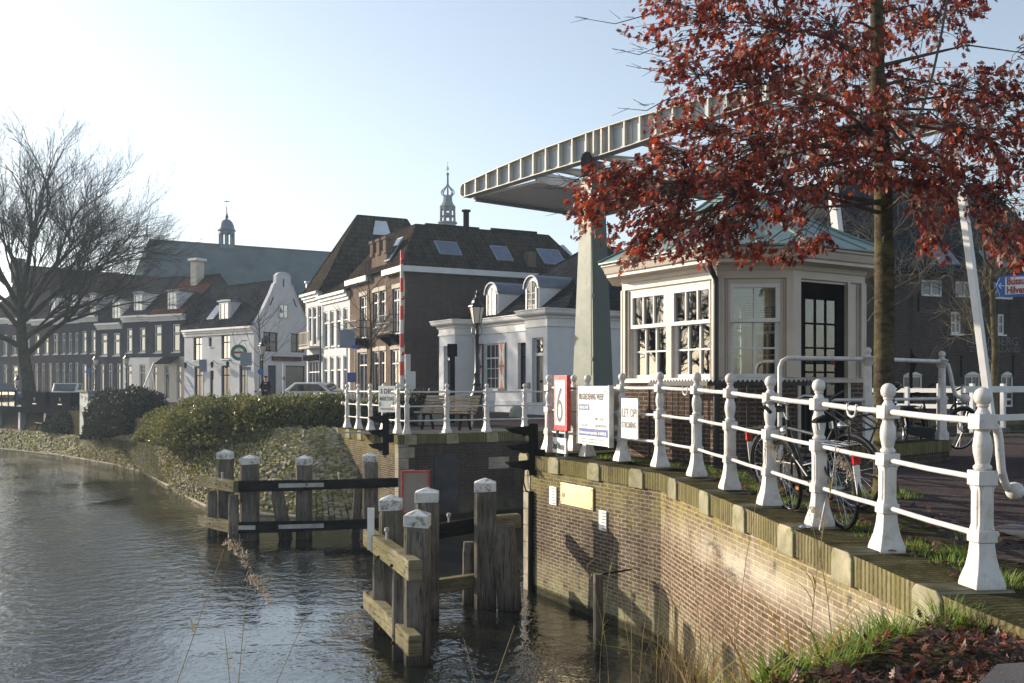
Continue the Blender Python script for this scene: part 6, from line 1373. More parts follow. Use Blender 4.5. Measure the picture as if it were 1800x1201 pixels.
m = MB(); m.add([f.p(1.7, -.9, 3.0), f.p(3.6, -.9, 3.0), f.p(3.6, -.02, 3.55), f.p(1.7, -.02, 3.55)], [(0, 1, 2, 3)]); o = m.build('awning', M['blackmatte'], T); md = o.modifiers.new('t', 'SOLIDIFY'); md.thickness = .05
MB().box(1.8, 2.5, 2.6, 3.4, 8.2, 11.4).build('chimney', M['beige'], T); MB().box(1.65, 2.65, 2.45, 3.55, 11.4, 11.6).build('chimney_cap', M['white'], T)
def ladder(label, a, b, w, side):
    T = thing('ladder', label, 'ladder', a, group='ladders at the beige shop front'); a = V((0, 0, 0)); b = V(b)-T.location; s = V(side)*w/2
    for k in (-1, 1): MB().beam(a+s*k, b+s*k, .05, .08).build('rail', M['signback'], T)
    for k in range(1, 11): MB().tube([a+(b-a)*k/11-s, a+(b-a)*k/11+s], .02, 5).build('rung', M['steel'], T)
p = RA+RD*(rt(268)); q = RA+RD*(rt(276)); nrm = V((-RD.y, RD.x, 0))*-1
ladder('long ladder leaning against the awning of the beige shop', (p.x+nrm.x*1.4, p.y+nrm.y*1.4, 2.1), (q.x+nrm.x*.3, q.y+nrm.y*.3, 5.2), .5, nrm*.6+RD*.8)
p = RA+RD*(rt(305)); q = RA+RD*(rt(291))
ladder('step ladder standing right of the awning of the beige shop', (p.x+nrm.x*1.6, p.y+nrm.y*1.6, 2.1), (q.x+nrm.x*1.2, q.y+nrm.y*1.2, 4.4), .5, nrm*.7+RD*.7)

# buildings further back
def gable_hall(name, label, cat, p1, p2, half, zr, ze, roofm, wallm, hip=0, base=2.):
    p1 = V((*p1, 0)); p2 = V((*p2, 0)); L = (p2-p1).length; T = thing(name, label, cat, (p1.x, p1.y, 0), math.atan2(p2.y-p1.y, p2.x-p1.x))
    m = MB(); m.poly([V((hip, -half, ze)), V((L, -half, ze)), V((L, 0, zr)), V((hip, 0, zr))]) if not hip else m.poly([V((-hip, -half, ze)), V((L, -half, ze)), V((L, 0, zr)), V((0, 0, zr))])
    x0 = -hip; m.poly([V((L, half, ze)), V((x0, half, ze)), V((0, 0, zr)), V((L, 0, zr))])
    if hip: m.poly([V((x0, half, ze)), V((x0, -half, ze)), V((0, 0, zr))])
    rf = m.build('roof', M[roofm], T); m = MB(); m.tube([V((0, 0, zr)), V((L, 0, zr))], .15, 6); m.build('ridge_tiles', M[roofm], rf)
    m = MB(); h = half-.3; m.box(x0+.3, L-.1, -h, h, base, ze)
    if not hip: m.poly([V((.2, -half+.2, ze)), V((.2, half-.2, ze)), V((.2, 0, zr-.2))][::-1])
    m.poly([V((L-.2, -half+.2, ze)), V((L-.2, half-.2, ze)), V((L-.2, 0, zr-.2))]); m.build('wall', M[wallm], T); return T, L, rf
T, L, rf = gable_hall('brick_hall', 'long hall with weathered brown tiled roof behind the row of houses', 'building', (-48.6, 98), (-33.5, 114.5), 5.2, 15.2, 9.0, 'roofred', 'brickdark')
m = MB(); m.box(-.5, .5, -.5, .5, 13.5, 15.9); m.build('chimney', M['brickdark'], T)
T, L, rf = gable_hall('church', 'church with long slate roof and a small domed bell turret', 'church', (-41.8, 114.6), (-17, 129), 8.5, 20.2, 9.5, 'slate', 'brickdark', hip=3.2)
# bell turret
def gpx(px, p1, p2): 
    k = (px-900)/F; d = (V((*p2, 0))-V((*p1, 0))).normalized(); return (k*p1[1]-p1[0])/(d.x-k*d.y)
x = gpx(398.5, (-41.8, 114.6), (-17, 129)); tb = MB(); c = V((x, 0, 0))
m = MB(); m.lathe(c+V((0, 0, 18.6)), [(.5, 0), (1.0, 1.2), (1.0, 1.5)], 8, R(22.5)); tr_ = m.build('bell_turret', M['lead'], T)
m = MB()
for k in range(8): a = R(45*k+22.5); m.tube([c+V((.82*math.cos(a), .82*math.sin(a), 20.05)), c+V((.82*math.cos(a), .82*math.sin(a), 21.9))], .13, 6)
m.lathe(c+V((0, 0, 21.6)), [(.9, 0), (.92, .3)], 8, R(22.5)); m.build('lantern', M['lead'], tr_)
m = MB(); m.lathe(c+V((0, 0, 21.9)), [(.95, 0), (1.12, .05), (.95, .25), (.88, .6), (.7, 1.05), (.4, 1.35), (.12, 1.45), (.2, 1.62), (.22, 1.75), (.1, 2.1), (.05, 2.7), (.1, 2.78), (.03, 2.9), (.025, 4.0)], 12); m.build('dome', M['lead'], tr_, smooth=35)
m = MB(); m.box(x-.3, x+.35, -.02, .02, 25.4, 25.5); m.build('weather_vane', M['blackmatte'], tr_)
MB().tube([V((-.2, 0, 20)), V((-.2, 0, 22))], .06, 6).build('finial', M['blackmatte'], T)
# tower
D = 160; k = D/F; T = thing('church_tower', 'distant church tower top with open lantern and pale vane above the brick house', 'church tower', (at(787, D, 0).x, D, 2))
zz = lambda y: zat(y, D)-2
m = MB(); m.lathe((0, 0, 0), [(2.3, 0), (1.62, zz(420)), (1.5, zz(405)), (1.36, zz(394)), (1.62, zz(393)), (1.62, zz(391))], 8, R(22.5)); m.build('shaft', M['towerstone'], T)
m = MB(); n = 8
for q in range(8): a = R(45*q+22.5); m.tube([(1.18*math.cos(a), 1.18*math.sin(a), zz(391.2)), (1.12*math.cos(a), 1.12*math.sin(a), zz(364))], .17, 6)
m.lathe((0, 0, zz(369)), [(1.2, 0), (1.3, .3)], 8, R(22.5)); m.lathe((0, 0, zz(381)), [(1.24, 0), (1.24, .12)], 8, R(22.5)); m.sphere((0, 0, zz(378)), .45, 8); m.build('lantern', M['towerstone'], T)
m = MB(); m.lathe((0, 0, zz(364.5)), [(1.38, 0), (1.3, .12), (.98, .5), (.8, .95), (.72, 1.5), (.76, 1.75), (.76, 1.85), (.3, 1.9)], 8, R(22.5)); m.build('lantern_roof', M['towerstone'], T)
m = MB(); z0 = zz(345.5)
for q in range(8):
    a = R(45*q); m.tube([(r*math.cos(a), r*math.sin(a), z0+h) for r, h in ((.6, 0), (.85, .25), (1.05, .55), (1.0, .85), (.6, 1.25), (.25, 1.6), (.08, 2.0), (.06, 3.4))], .085, 5)
m.tube([(0, 0, z0), (0, 0, z0+3.6)], .07, 6); m.sphere((0, 0, z0+3.6), .24, 10); m.build('crown', M['towerstone'], T, smooth=50)
m = MB(); m.tube([(0, 0, z0+3.8), (0, 0, z0+5.6)], .045, 5); m.prism([V((-.22, -.02, z0+4.3)), V((.0, -.02, z0+4.15)), V((.25, -.02, z0+4.4)), V((.05, -.02, z0+4.9)), V((-.1, -.02, z0+4.8))], (0, .04, 0)); m.build('vane', M['gold'], T)
T = thing('vent_pipe', 'white vent pipe standing between the bell gable and the steep roof', 'chimney', at(543, 79, 5))
m = MB(); m.lathe((0, 0, 0), [(.25, 0), (.25, zat(499, 79)-5), (.36, zat(498, 79)-5), (.36, zat(495, 79)-5)], 12); m.build('pipe', M['steel'], T, smooth=40)
T = thing('low_annex', 'low pink walled annex behind the bell gable house', 'building', at(558, 84, 2.1)); m = MB(); m.box(-3, 3, 0, 6, 0, 7.3); m.build('wall', M['beige'], T); m = MB(); m.poly([V((-3.2, -.3, 7.3)), V((3.2, -.3, 7.3)), V((3.2, 3, 8.6)), V((-3.2, 3, 8.6))]); m.poly([V((3.2, 6.3, 7.3)), V((-3.2, 6.3, 7.3)), V((-3.2, 3, 8.6)), V((3.2, 3, 8.6))]); m.build('roof', M['roofred'], T)

# old mill building on the right
MO = V((13.6, 41.7, 2.1)); MDv = V((.945, .326, 0)).normalized()
T = thing('mill_building', 'dark brick malting house with black tiled roof and faded painted lettering', 'warehouse', MO, math.atan2(MDv.y, MDv.x)); f = FS(0, 0)
def mx(px): k = (px-900)/F; return (k*MO.y-MO.x)/(MDv.x-k*MDv.y)
def mz(py, px): D = MO.y+MDv.y*mx(px); return zat(py, D)-2.1
W_ = mx(1885); HE = mz(480, 1650)
ops = []
for a, b, c, d in ((1620, 1657, 521, 492), (1680, 1714, 523, 495), (1747, 1782, 526, 497), (1672, 1690, 587, 548), (1754, 1766, 588, 552), (1588, 1622, 704, 660), (1696, 1724, 704, 660), (1760, 1782, 704, 660)): ops.append((mx(a), mx(b), mz(c, (a+b)/2), mz(d, (a+b)/2)))
ops += [(mx(1700), mx(1724), .3, 1.0), (mx(1760), mx(1782), .3, 1.0)]
m = MB(); wall(m, f, W_, -.3, HE, ops, .22); m.poly([V((0, 0, -.3)), V((0, 0, HE)), V((0, 9, HE)), V((0, 9, -.3))]); m.build('wall', M['brickmill'], T)
for k, (a, b, c, d) in enumerate(ops):
    window(T, f, a, b, c, d, 2 if b-a > .55 else 1, 1 if k < 3 else 2, y=.08, fw=.085, mw=.06, sill=k in (3, 4))
    if 5 <= k <= 7:
        m = MB(); n = 8; P_ = [(a, d+.002)]+[(a+(b-a)*i/n, d+.002+.16*math.sin(math.pi*i/n)) for i in range(1, n)]+[(b, d+.002)]; m.prism([f.p(x, -.012, z) for x, z in P_], f.uy*.03); m.build('arched_head', M['white'], T)
for px in (1689, 1728, 1780, 1614, 1672): x = mx(px); z = mz(625 if px > 1680 and px != 1672 else 510, px); MB().fbox(f, x-.03, x+.03, -.05, -.004, z-.95, z).build('wall_anchor', M['blackmatte'], T)
faded = plain('faded_lettering', (.19, .17, .17), .9, .35, 6, .2, 50, dirt=(.06, .045, .04), dirt_amt=.9)
text('MOUTBERG', f, mx(1699), mz(607, 1740), mz(592, 1740)-mz(607, 1740)+.18, faded, T, width=mx(1788)-mx(1699)); text('ZUID HOLLAND', f, mx(1704), mz(619, 1740), .36, faded, T, width=mx(1792)-mx(1704))
m = MB(); zr = HE+5.3
m.slab([V((-.4, -.3, HE)), V((W_, -.3, HE)), V((W_, 5, zr)), V((3.4, 5, zr))], .12); m.slab([V((W_, 10.3, HE)), V((-.4, 10.3, HE)), V((3.4, 5, zr)), V((W_, 5, zr))], .12); m.slab([V((-.4, 10.3, HE)), V((-.4, -.3, HE)), V((3.4, 5, zr))], .12); rf = m.build('roof', M['roofdark'], T)
n_ = V((0, -5.3, 5.3)).normalized(); u_ = V((0, .707, .707))
for px, py in ((1655, 466), (1745, 462)): x = mx(px); t = .55; o = V((x, -.3, HE))+u_*t+V((0, -.0, .0)); skylight(rf, [o, o+V((1.1, 0, 0)), o+V((1.1, 0, 0))+u_*1.1, o+u_*1.1])
m = MB(); m.fbox(f, -.4, W_, -.42, -.3, HE-.06, HE+.06); m.build('gutter', M['blackmatte'], T)
T = thing('gabled_brick_house', 'brown brick house with a tall gable and one white window behind bare branches', 'house', (17.6, 57, 2.1), .15)
z1 = 8.6; zp = 13.2
m = MB(); m.poly([V((0, 0, -.2)), V((6.6, 0, -.2)), V((6.6, 0, z1)), V((3.3, 0, zp)), V((0, 0, z1))]); m.poly([V((0, 9, -.2)), V((0, 0, -.2)), V((0, 0, z1)), V((0, 9, z1))]); m.build('wall', M['brickdark'], T)
m = MB(); m.slab([V((-.4, 9, z1-.3)), V((-.4, -.2, z1-.3)), V((3.3, -.2, zp+.1)), V((3.3, 9, zp+.1))], .12); m.slab([V((7., -.2, z1-.3)), V((7., 9, z1-.3)), V((3.3, 9, zp+.1)), V((3.3, -.2, zp+.1))], .12); m.build('roof', M['roofdark'], T)
window(T, Fr((0, -.08, 0), (1, 0, 0)), 2.3, 3.3, 8.4, 10.6, 2, 3, y=.04, sill=False, gm='glasssky')
# white plank fence on the far side of the channel
T = thing('plank_fence', 'white two plank fence in front of the malting house', 'fence', (12.6, 29.5, 2.1), math.atan2(.57, .82)); m = MB()
for z in (.12, 1.02): MB().box(0, 9.5, -.03, .03, z, z+.2).build('plank', M['white'], T, bevel=.008)
for k in range(6): MB().box(.2+k*1.75, .34+k*1.75, .031, .15, -.3, 1.3).build('post', M['white'], T)
# ------------------------------------------------------------------ bare trees
def grow(mb, p, d, L, r, depth, rn, up=.12, spread=.55, kids_=(2, 3), nside=5, thin=.62, tw=None):
    n = 4; pts = [p]; dd = d.normalized()
    for k in range(n):
        dd = (dd+V((rn.gauss(0, .11), rn.gauss(0, .11), rn.gauss(0, .08)+up*.18))).normalized(); pts.append(pts[-1]+dd*(L/n))
    tgt = tw if (tw is not None and depth <= 2) else mb
    tgt.tube(pts, [r*(1-.4*k/n) for k in range(n+1)], max(3, nside), cap=False)
    if depth == 0: return
    for j in range(rn.randint(*kids_)):
        f = rn.uniform(.35, 1.) if j else 1.; q = pts[min(n, int(f*n))]
        ax = rn.uniform(0, 6.28); o = dd.orthogonal().normalized(); o2 = dd.cross(o); nd = (dd+(o*math.cos(ax)+o2*math.sin(ax))*rn.uniform(spread*.5, spread*1.25)+V((0, 0, up))).normalized()
        grow(mb, q, nd, L*rn.uniform(.62, .86), max(.006, r*thin*rn.uniform(.85, 1.05)), depth-1, rn, up, spread, kids_, nside-1, thin, tw)
def bare_tree(label, base, trunk, limbs, r0, depth, seed, matt='barkgrey', twm='twig', group=None, name='bare_tree', spread=.55, kids_=(2, 3), up=.12, thin=.62):
    rn = random.Random(seed); T = thing(name, label, 'tree', base, group=group); m = MB(); tw = MB(); m.tube(trunk[0], trunk[1], 12); m.build('trunk', M[matt], T, smooth=60)
    m = MB()
    for p, d, L, r in limbs: grow(m, V(p), V(d), L, r, depth, rn, up, spread, kids_, 7, thin, tw)
    m.build('limbs', M[matt], T, smooth=70); tw.build('twigs', M[twm], T); return T
D = 56; b = at(53, D, 2.1); k = D/F
tr = [V((0, 0, -.2)), V((-.12, 0, 1.4)), V((-.38, 0, 3.0)), V((-.5, 0, 4.2)), V((-.52, .1, 5.6))]
lm = [((-.35, 0, 2.9), (.95, .1, .62), 3.9, .17), ((-.42, 0, 3.4), (-.9, 0, .65), 3.6, .17), ((-.52, 0, 5.4), (-.4, .3, 1), 3.6, .17), ((-.52, 0, 5.5), (.18, -.3, 1), 3.8, .19), ((-.5, 0, 4.8), (.75, .5, .9), 3.7, .16), ((-.5, 0, 4.4), (-.6, -.6, .8), 3.4, .15), ((-.45, 0, 3.8), (1., -.45, .7), 3.8, .15), ((-.52, 0, 5.2), (0, .4, 1), 3.6, .15), ((-.5, 0, 4.6), (.55, -.7, 1.), 3.5, .14), ((-.5, 0, 5.), (.6, .1, 1.1), 3.8, .15), ((-.5, 0, 5.), (-.75, .2, 1.), 3.6, .14)]
bare_tree('big bare plane tree leaning on the canal terrace at the far left', b, (tr, [.46, .36, .31, .28, .2]), lm, .5, 6, 11, spread=.5, kids_=(3, 4), up=.07, thin=.56)
def sapling(label, px, D, top, seed, n=16, spreadw=.9, z0=2.1):
    rn = random.Random(seed); b = at(px, D, z0); h = zat(top, D)-z0; T = thing('sapling', label, 'tree', b, group='young bare street trees'); pts = [V((.1*math.sin(t*4), 0, h*t)) for t in np.linspace(0, 1, 7)]
    MB().tube(pts, list(np.linspace(.075, .012, 7)), 7).build('trunk', M['bark'], T, smooth=60); m = MB()
    for i in range(n):
        t = rn.uniform(.35, .95); p = V((0, 0, h*t)); a = rn.uniform(0, 6.28); grow(m, p, V((math.cos(a), math.sin(a), .9)), spreadw*(1.2-t)*1.3, .02, 2, rn, .2, .5, (2, 2), 3)
    m.build('branches', M['twig'], T); return T
sapling('tall slim bare young tree before the white terrace house', 649, 44, 455, 4, 18, 1.5)
sapling('small bare young tree beside the lamp before the bell gable house', 455, 57, 520, 9, 16, 1.6)
for i, (px, D, top, lab) in enumerate(((1505, 36, 330, 'bare many stemmed tree just right of the bridge house roof'), (1745, 35, 330, 'bare pale twigged tree behind the blue direction sign'), (1425, 44, 330, 'bare tree before the tall brick gable'))):
    rn = random.Random(40+i); b = at(px, D, 2.1); h = zat(top, D)-2.1; lms = []
    for j in range(5): a = rn.uniform(0, 6.28); lms.append(((0, 0, h*(.25+.1*j)), (math.cos(a)*.8, math.sin(a)*.8, .9), h*.24, .05))
    bare_tree(lab, b, ([V((0, 0, 0)), V((.1, 0, h*.3)), V((0, .1, h*.6)), V((.1, 0, h*.8))], [.16, .12, .08, .04]), lms, .1, 4, 50+i, 'bark', 'twigpale', 'bare trees before the malting house', spread=.8, kids_=(3, 4), up=.06, thin=.55)

# ------------------------------------------------------------------ hedges and shrubs
def bush(name, label, cat, path, hw, hh, n, mat, lsz, seed, lean=(0, 0)):
    rn = random.Random(seed); T = thing(name, label, cat, path[0]); P = [V(p) for p in path]; core = MB(); rings = []
    seg = [0]
    for a, b in zip(P, P[1:]): seg.append(seg[-1]+(b-a).length)
    dn = []
    for i in range(len(P)):
        d = P[min(i+1, len(P)-1)]-P[max(i-1, 0)]; d.z = 0; dn.append(d.normalized())
    def at_s(s):
        for i in range(len(P)-1):
            if s <= seg[i+1]: f = (s-seg[i])/(seg[i+1]-seg[i]); return P[i]*(1-f)+P[i+1]*f, (dn[i]*(1-f)+dn[i+1]*f).normalized(), i+f
        d = P[-1]-P[-2]; d.z = 0; return P[-1], d.normalized(), len(P)-1
    def surf(s, th, k=1.):
        c, d, fi = at_s(s); i = min(int(fi), len(P)-2); f = fi-i; w = hw[i]*(1-f)+hw[i+1]*f; h = hh[i]*(1-f)+hh[i+1]*f; sd_ = V((-d.y, d.x, 0))
        en = min(1, (s+.25)/.9, (seg[-1]-s+.25)/.9)**.5
        q = c+sd_*(math.cos(th)*w*k*en)+V((0, 0, 1))*(abs(math.sin(th))**1.05*h*k*en)
        nz = mnoise.noise(q*.9)*.26+mnoise.noise(q*2.3)*.22; out = (q-c); 
        return q+(out.normalized() if out.length > 1e-3 else V((0, 0, 1)))*nz*min(1.2, h), c
    N = max(6, int(seg[-1]/.5))
    for i in range(N+1): rings.append([surf(seg[-1]*i/N, math.pi*j/10, .74)[0]-P[0] for j in range(11)])
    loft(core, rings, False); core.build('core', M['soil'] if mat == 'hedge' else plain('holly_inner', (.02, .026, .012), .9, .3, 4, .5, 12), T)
    lv = MB()
    for i in range(n):
        q, c = surf(rn.uniform(0, seg[-1]), rn.uniform(-.08, math.pi+.08), rn.uniform(.78, 1.05)); o = (q-c).normalized()
        d = (o*.9+V((rn.gauss(0, .6), rn.gauss(0, .6), rn.gauss(0, .5)+.35))).normalized(); s_ = d.cross(V((rn.gauss(0, 1), rn.gauss(0, 1), rn.gauss(0, 1)))).normalized(); L = lsz*rn.uniform(.6, 1.4); p = q-P[0]; nn = d.cross(s_)
        lv.add([p-s_*L*.1, p+d*L*.5-s_*L*.34+nn*L*.1, p+d*L, p+d*L*.5+s_*L*.34+nn*L*.1], [(0, 1, 2, 3)])
    lv.build('foliage', M[mat], T); return T
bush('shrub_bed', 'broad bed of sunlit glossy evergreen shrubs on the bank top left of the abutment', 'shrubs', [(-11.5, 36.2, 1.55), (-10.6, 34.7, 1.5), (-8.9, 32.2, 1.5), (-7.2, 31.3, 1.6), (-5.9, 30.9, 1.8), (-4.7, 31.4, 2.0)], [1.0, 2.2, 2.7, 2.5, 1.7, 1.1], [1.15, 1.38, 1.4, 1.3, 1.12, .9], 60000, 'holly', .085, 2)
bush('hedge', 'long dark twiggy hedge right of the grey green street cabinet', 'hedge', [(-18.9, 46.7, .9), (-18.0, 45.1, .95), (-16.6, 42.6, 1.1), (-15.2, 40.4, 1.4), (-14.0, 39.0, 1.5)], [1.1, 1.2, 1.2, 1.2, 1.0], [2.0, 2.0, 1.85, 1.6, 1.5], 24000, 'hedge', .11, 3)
bush('hedge', 'low dark shrubs under the terrace beside the bench at the canal path', 'hedge', [(-24.6, 53.8, .9), (-22.6, 51.2, .9), (-21.4, 49.6, .95)], [.7, .9, .8], [1.0, 1.3, 1.3], 4000, 'hedge', .16, 5)
bush('hedge', 'dark green clipped hedge behind the railing under the striped barrier boom', 'hedge', [(-3.75, 31.0, 2.1), (-2.95, 31.1, 2.1), (-2.3, 32.2, 2.1)], [.5, .55, .5], [1.0, 1.05, .8], 4500, 'hedge', .09, 6)
bush('hedge', 'low evergreen strip along the street behind the far railing', 'hedge', [(-5.4, 33.5, 2.1), (-4.2, 34.2, 2.1), (-3.0, 36.5, 2.1)], [.7, .8, .7], [.95, 1.0, .8], 4500, 'holly', .12, 8)

# ------------------------------------------------------------------ street furniture on the far bank
def lamp(label, loc, s=1.):
    T = thing('street_lamp', label, 'street lamp', loc, group='lantern street lamps on the far bank'); m = MB()
    m.lathe((0, 0, 0), [(.19, 0), (.19, .08), (.165, .1), (.165, .85), (.2, .88), (.2, .93), (.15, 1.0), (.12, 1.1), (.105, 1.2), (.13, 1.24), (.09, 1.3), (.085, 1.5), (.1, 1.54), (.065, 1.6), (.055, 2.6), (.075, 2.63), (.075, 2.68), (.045, 2.72), (.04, 2.9), (.06, 2.93), (.03, 2.97)], 12); m.build('pole', M['black'], T, smooth=35)
    m = MB()
    for k in range(4): a = R(90*k+20); m.tube([(.05*math.cos(a), .05*math.sin(a), 2.66), (.16*math.cos(a), .16*math.sin(a), 2.72), (.15*math.cos(a), .15*math.sin(a), 2.86), (.08*math.cos(a), .08*math.sin(a), 2.95), (.12*math.cos(a), .12*math.sin(a), 3.02)], .012, 5)
    m.build('scroll', M['black'], T, smooth=60)
    m = MB(); m.lathe((0, 0, 3.0), [(.12, 0), (.215, .48)], 6); lg = m.build('lantern', M['lampglass'], T)
    m = MB()
    for k in range(6): a = R(60*k); m.tube([(.124*math.cos(a), .124*math.sin(a), 3.0), (.22*math.cos(a), .22*math.sin(a), 3.48)], .011, 4)
    m.lathe((0, 0, 2.97), [(.06, 0), (.13, .02), (.13, .045)], 6); m.lathe((0, 0, 3.47), [(.225, 0), (.25, .02), (.24, .05), (.16, .13), (.13, .2), (.14, .22), (.08, .28), (.05, .3), (.05, .36), (.075, .38), (.02, .43), (.015, .5)], 6); m.build('lantern_frame', M['black'], lg); return T
l0 = lamp('black lantern lamp post beside the bench before the white toll house', (-1.02, 28.9, 2.13))
for px, D, z, sc, lab in ((461, 56, 2.1, 1.0, 'black lantern lamp by the bell gable house'), (222, 74, 2.1, .95, 'lantern lamp before the white shop front'), (168, 74, 2.1, .93, 'lantern lamp before the lower painted house with white cornice'), (30, 60, 1.2, .72, 'small lantern lamp on the terrace at the far left')): p = at(px, D, z); copy_thing(l0, p, .3, lab, scale=sc)
# slatted benches
def bench(label, loc, rz):
    T = thing('bench', label, 'bench', loc, rz, group='slatted benches along the canal'); 
    for k in range(5): y = -.42+.085*k; MB().box(-.9, .9, y, y+.07, .42+.012*abs(k-3), .455+.012*abs(k-3)).build('seat_slat', M['benchwood'], T, bevel=.006)
    for k in range(5): y = .02+.045*k; z = .5+.09*k; m = MB(); m.fbox(Fr((0, 0, 0), (1, 0, 0)), -.9, .9, y, y+.03, z, z+.075); m.build('back_slat', M['benchwood'], T, bevel=.006)
    for x in (-.62, .62):
        m = MB(); m.beam((x, -.38, .40), (x, .04, .43), .06, .05); m.beam((x, .06, .42), (x, .27, .93), .06, .04); m.beam((x, -.3, .4), (x, -.42, 0), .06, .05); m.beam((x, .0, .4), (x, .14, 0), .06, .05); m.build('leg', M['blackmatte'], T)
    return T
bn = bench('pale slatted bench on the paved quay by the lamp post', (-1.75, 27.6, 2.12), math.atan2(-.5, .86)); copy_thing(bn, (at(84, 53.6, .9).x, 53.6, .88), math.atan2(-.75, .66), 'pale slatted bench on the canal path under the terrace')
m = MB(); m.sphere((0, 0, 0), .3, 12, (1, .9, 1.3)); p = at(908, 39.5, 2.2); m.v = [(x+p.x, y+p.y, z+p.z) for x, y, z in m.v]; o = m.build('guard_stone', M['concrete'], None, smooth=60); tag(o, 'rounded grey guard stone at the toll house pavement', 'guard stone')
m = MB(); p = at(757, 31, 2.12); m.lathe(p, [(.5, 0), (.5, .35), (.42, .42), (.35, .6), (.1, .66)], 8); o = m.build('stone_tub', M['concrete'], None); tag(o, 'low grey stone tub left of the pale bench', 'planter')
# barrier boom
b = at(706, 36, 2.1); T = thing('barrier_boom', 'raised red and white barrier boom standing upright before the brick corner house', 'barrier', b); H = zat(440, 36)-2.1; n = 11
for k in range(n):
    z0 = .6+(H-.6)*k/n; z1 = .6+(H-.6)*(k+1)/n; MB().lathe((.0, 0, z0), [(.085-.003*k, 0), (.083-.003*k, z1-z0-.002)], 10).build('red_band' if k % 2 == 0 else 'white_band', M['redboom' if k % 2 == 0 else 'white'], T, smooth=40)
for z in (2.4, 4.4, 5.8): MB().sphere((.05, -.06, z), .075, 8).build('lamp', M['taillight'], T, smooth=60)
MB().box(-.35, .35, -.3, .3, 0, 1.1).build('drive_cabinet', M['greenpaint'], T, bevel=.02); MB().box(.14, .5, -.1, .1, .95, 1.75).build('control_box', M['white'], T, bevel=.02)
b = at(795, 33, 2.1); T = thing('warning_light_post', 'slim black post with a boxed lamp before the toll house left wing', 'signal post', b); MB().tube([(0, 0, 0), (0, 0, 2.3)], .09, 10).build('pole', M['blackmatte'], T, smooth=40); MB().box(-.16, .16, -.12, .12, 2.2, 2.62).build('lamp_box', M['blackmatte'], T, bevel=.02)
# street cabinet
T = thing('street_cabinet', 'grey green electricity cabinet with a small blue sticker beside the dark hedge', 'cabinet', (at(166, 47.9, 0).x, 47.9, 1.0), R(-47)); cab = plain('cabinet_paint', (.25, .30, .28), .6, .2, 1.5, .1, 30, dirt=(.12, .15, .12), dirt_amt=.5)
MB().box(-.55, .55, -.5, .5, 0, 2.05).build('body', cab, T, bevel=.01); MB().box(-.66, .66, -.6, .6, 2.05, 2.13).build('lid', M['quoin'], T, bevel=.01); MB().box(-.558, -.551, -.02, .02, .1, 1.95).build('door_gap', M['blackmatte'], T)
MB().prism([V((.15*math.cos(2*math.pi*k/12)+.05, -.508, 1.7+.15*math.sin(2*math.pi*k/12))) for k in range(12)], (0, .007, 0)).build('sticker', M['signblue'], T)
# terrace
e0, e1 = V((-33.5, 61.0, 0)), V((-21.9, 49.9, 0)); d = (e1-e0).normalized(); T = thing('terrace', 'canal terrace on posts with glass railings and black planter boxes at the far left', 'terrace', (e0.x, e0.y, 0), math.atan2(d.y, d.x)); L = (e1-e0).length
MB().box(0, L, 0, 3.2, 1.98, 2.16).build('deck', M['signback'], T); MB().box(0, L, -.06, -.001, 1.9, 2.2).build('edge_board', M['blackmatte'], T)
for k in range(5): MB().box(.5+k*3.6, .8+k*3.6, .3, .6, .5, 1.98).build('support', M['signback'], T)
for k in range(8): x = .2+k*1.0; MB().box(x, x+.85, -.02, .0, 2.25, 3.0).build('glass_panel', M['glasspale'], T)
for k in range(9): x = .12+k*1.0; MB().box(x-.03, x+.05, -.04, .04, 2.16, 3.08).build('post', M['blackmatte'], T)
for z in (2.62, 3.06): MB().box(0, L, -.05, -.03, z, z+.03).build('rail', M['blackmatte'], T)
def planter(label, x, w):
    o = e0+d*x+V((0, 0, 2.2)); T = thing('planter_box', label, 'planter', (o.x, o.y, 2.165), math.atan2(d.y, d.x), group='black planter boxes on the terrace')
    MB().box(0, w, -.0, .5, 0, .85).build('box', M['blackmatte'], T, bevel=.01); m = MB(); c = (w*.5, .48)
    for k in range(6): a = R(90+k*60); m.poly([V((c[0]+.02*math.cos(a-.5), -.012, c[1]+.02*math.sin(a-.5))), V((c[0]+.15*math.cos(a), -.012, c[1]+.15*math.sin(a))), V((c[0]+.02*math.cos(a+.5), -.012, c[1]+.02*math.sin(a+.5)))])
    m.box(c[0]-.25, c[0]+.25, -.012, -.008, .2, .25); m.build('flower_emblem', M['signwhite'], T)
planter('black planter box with a white flower emblem below the bare tree', 9.4, 2.9); planter('black planter box with a white flower emblem next to the street cabinet', 12.9, 2.6)
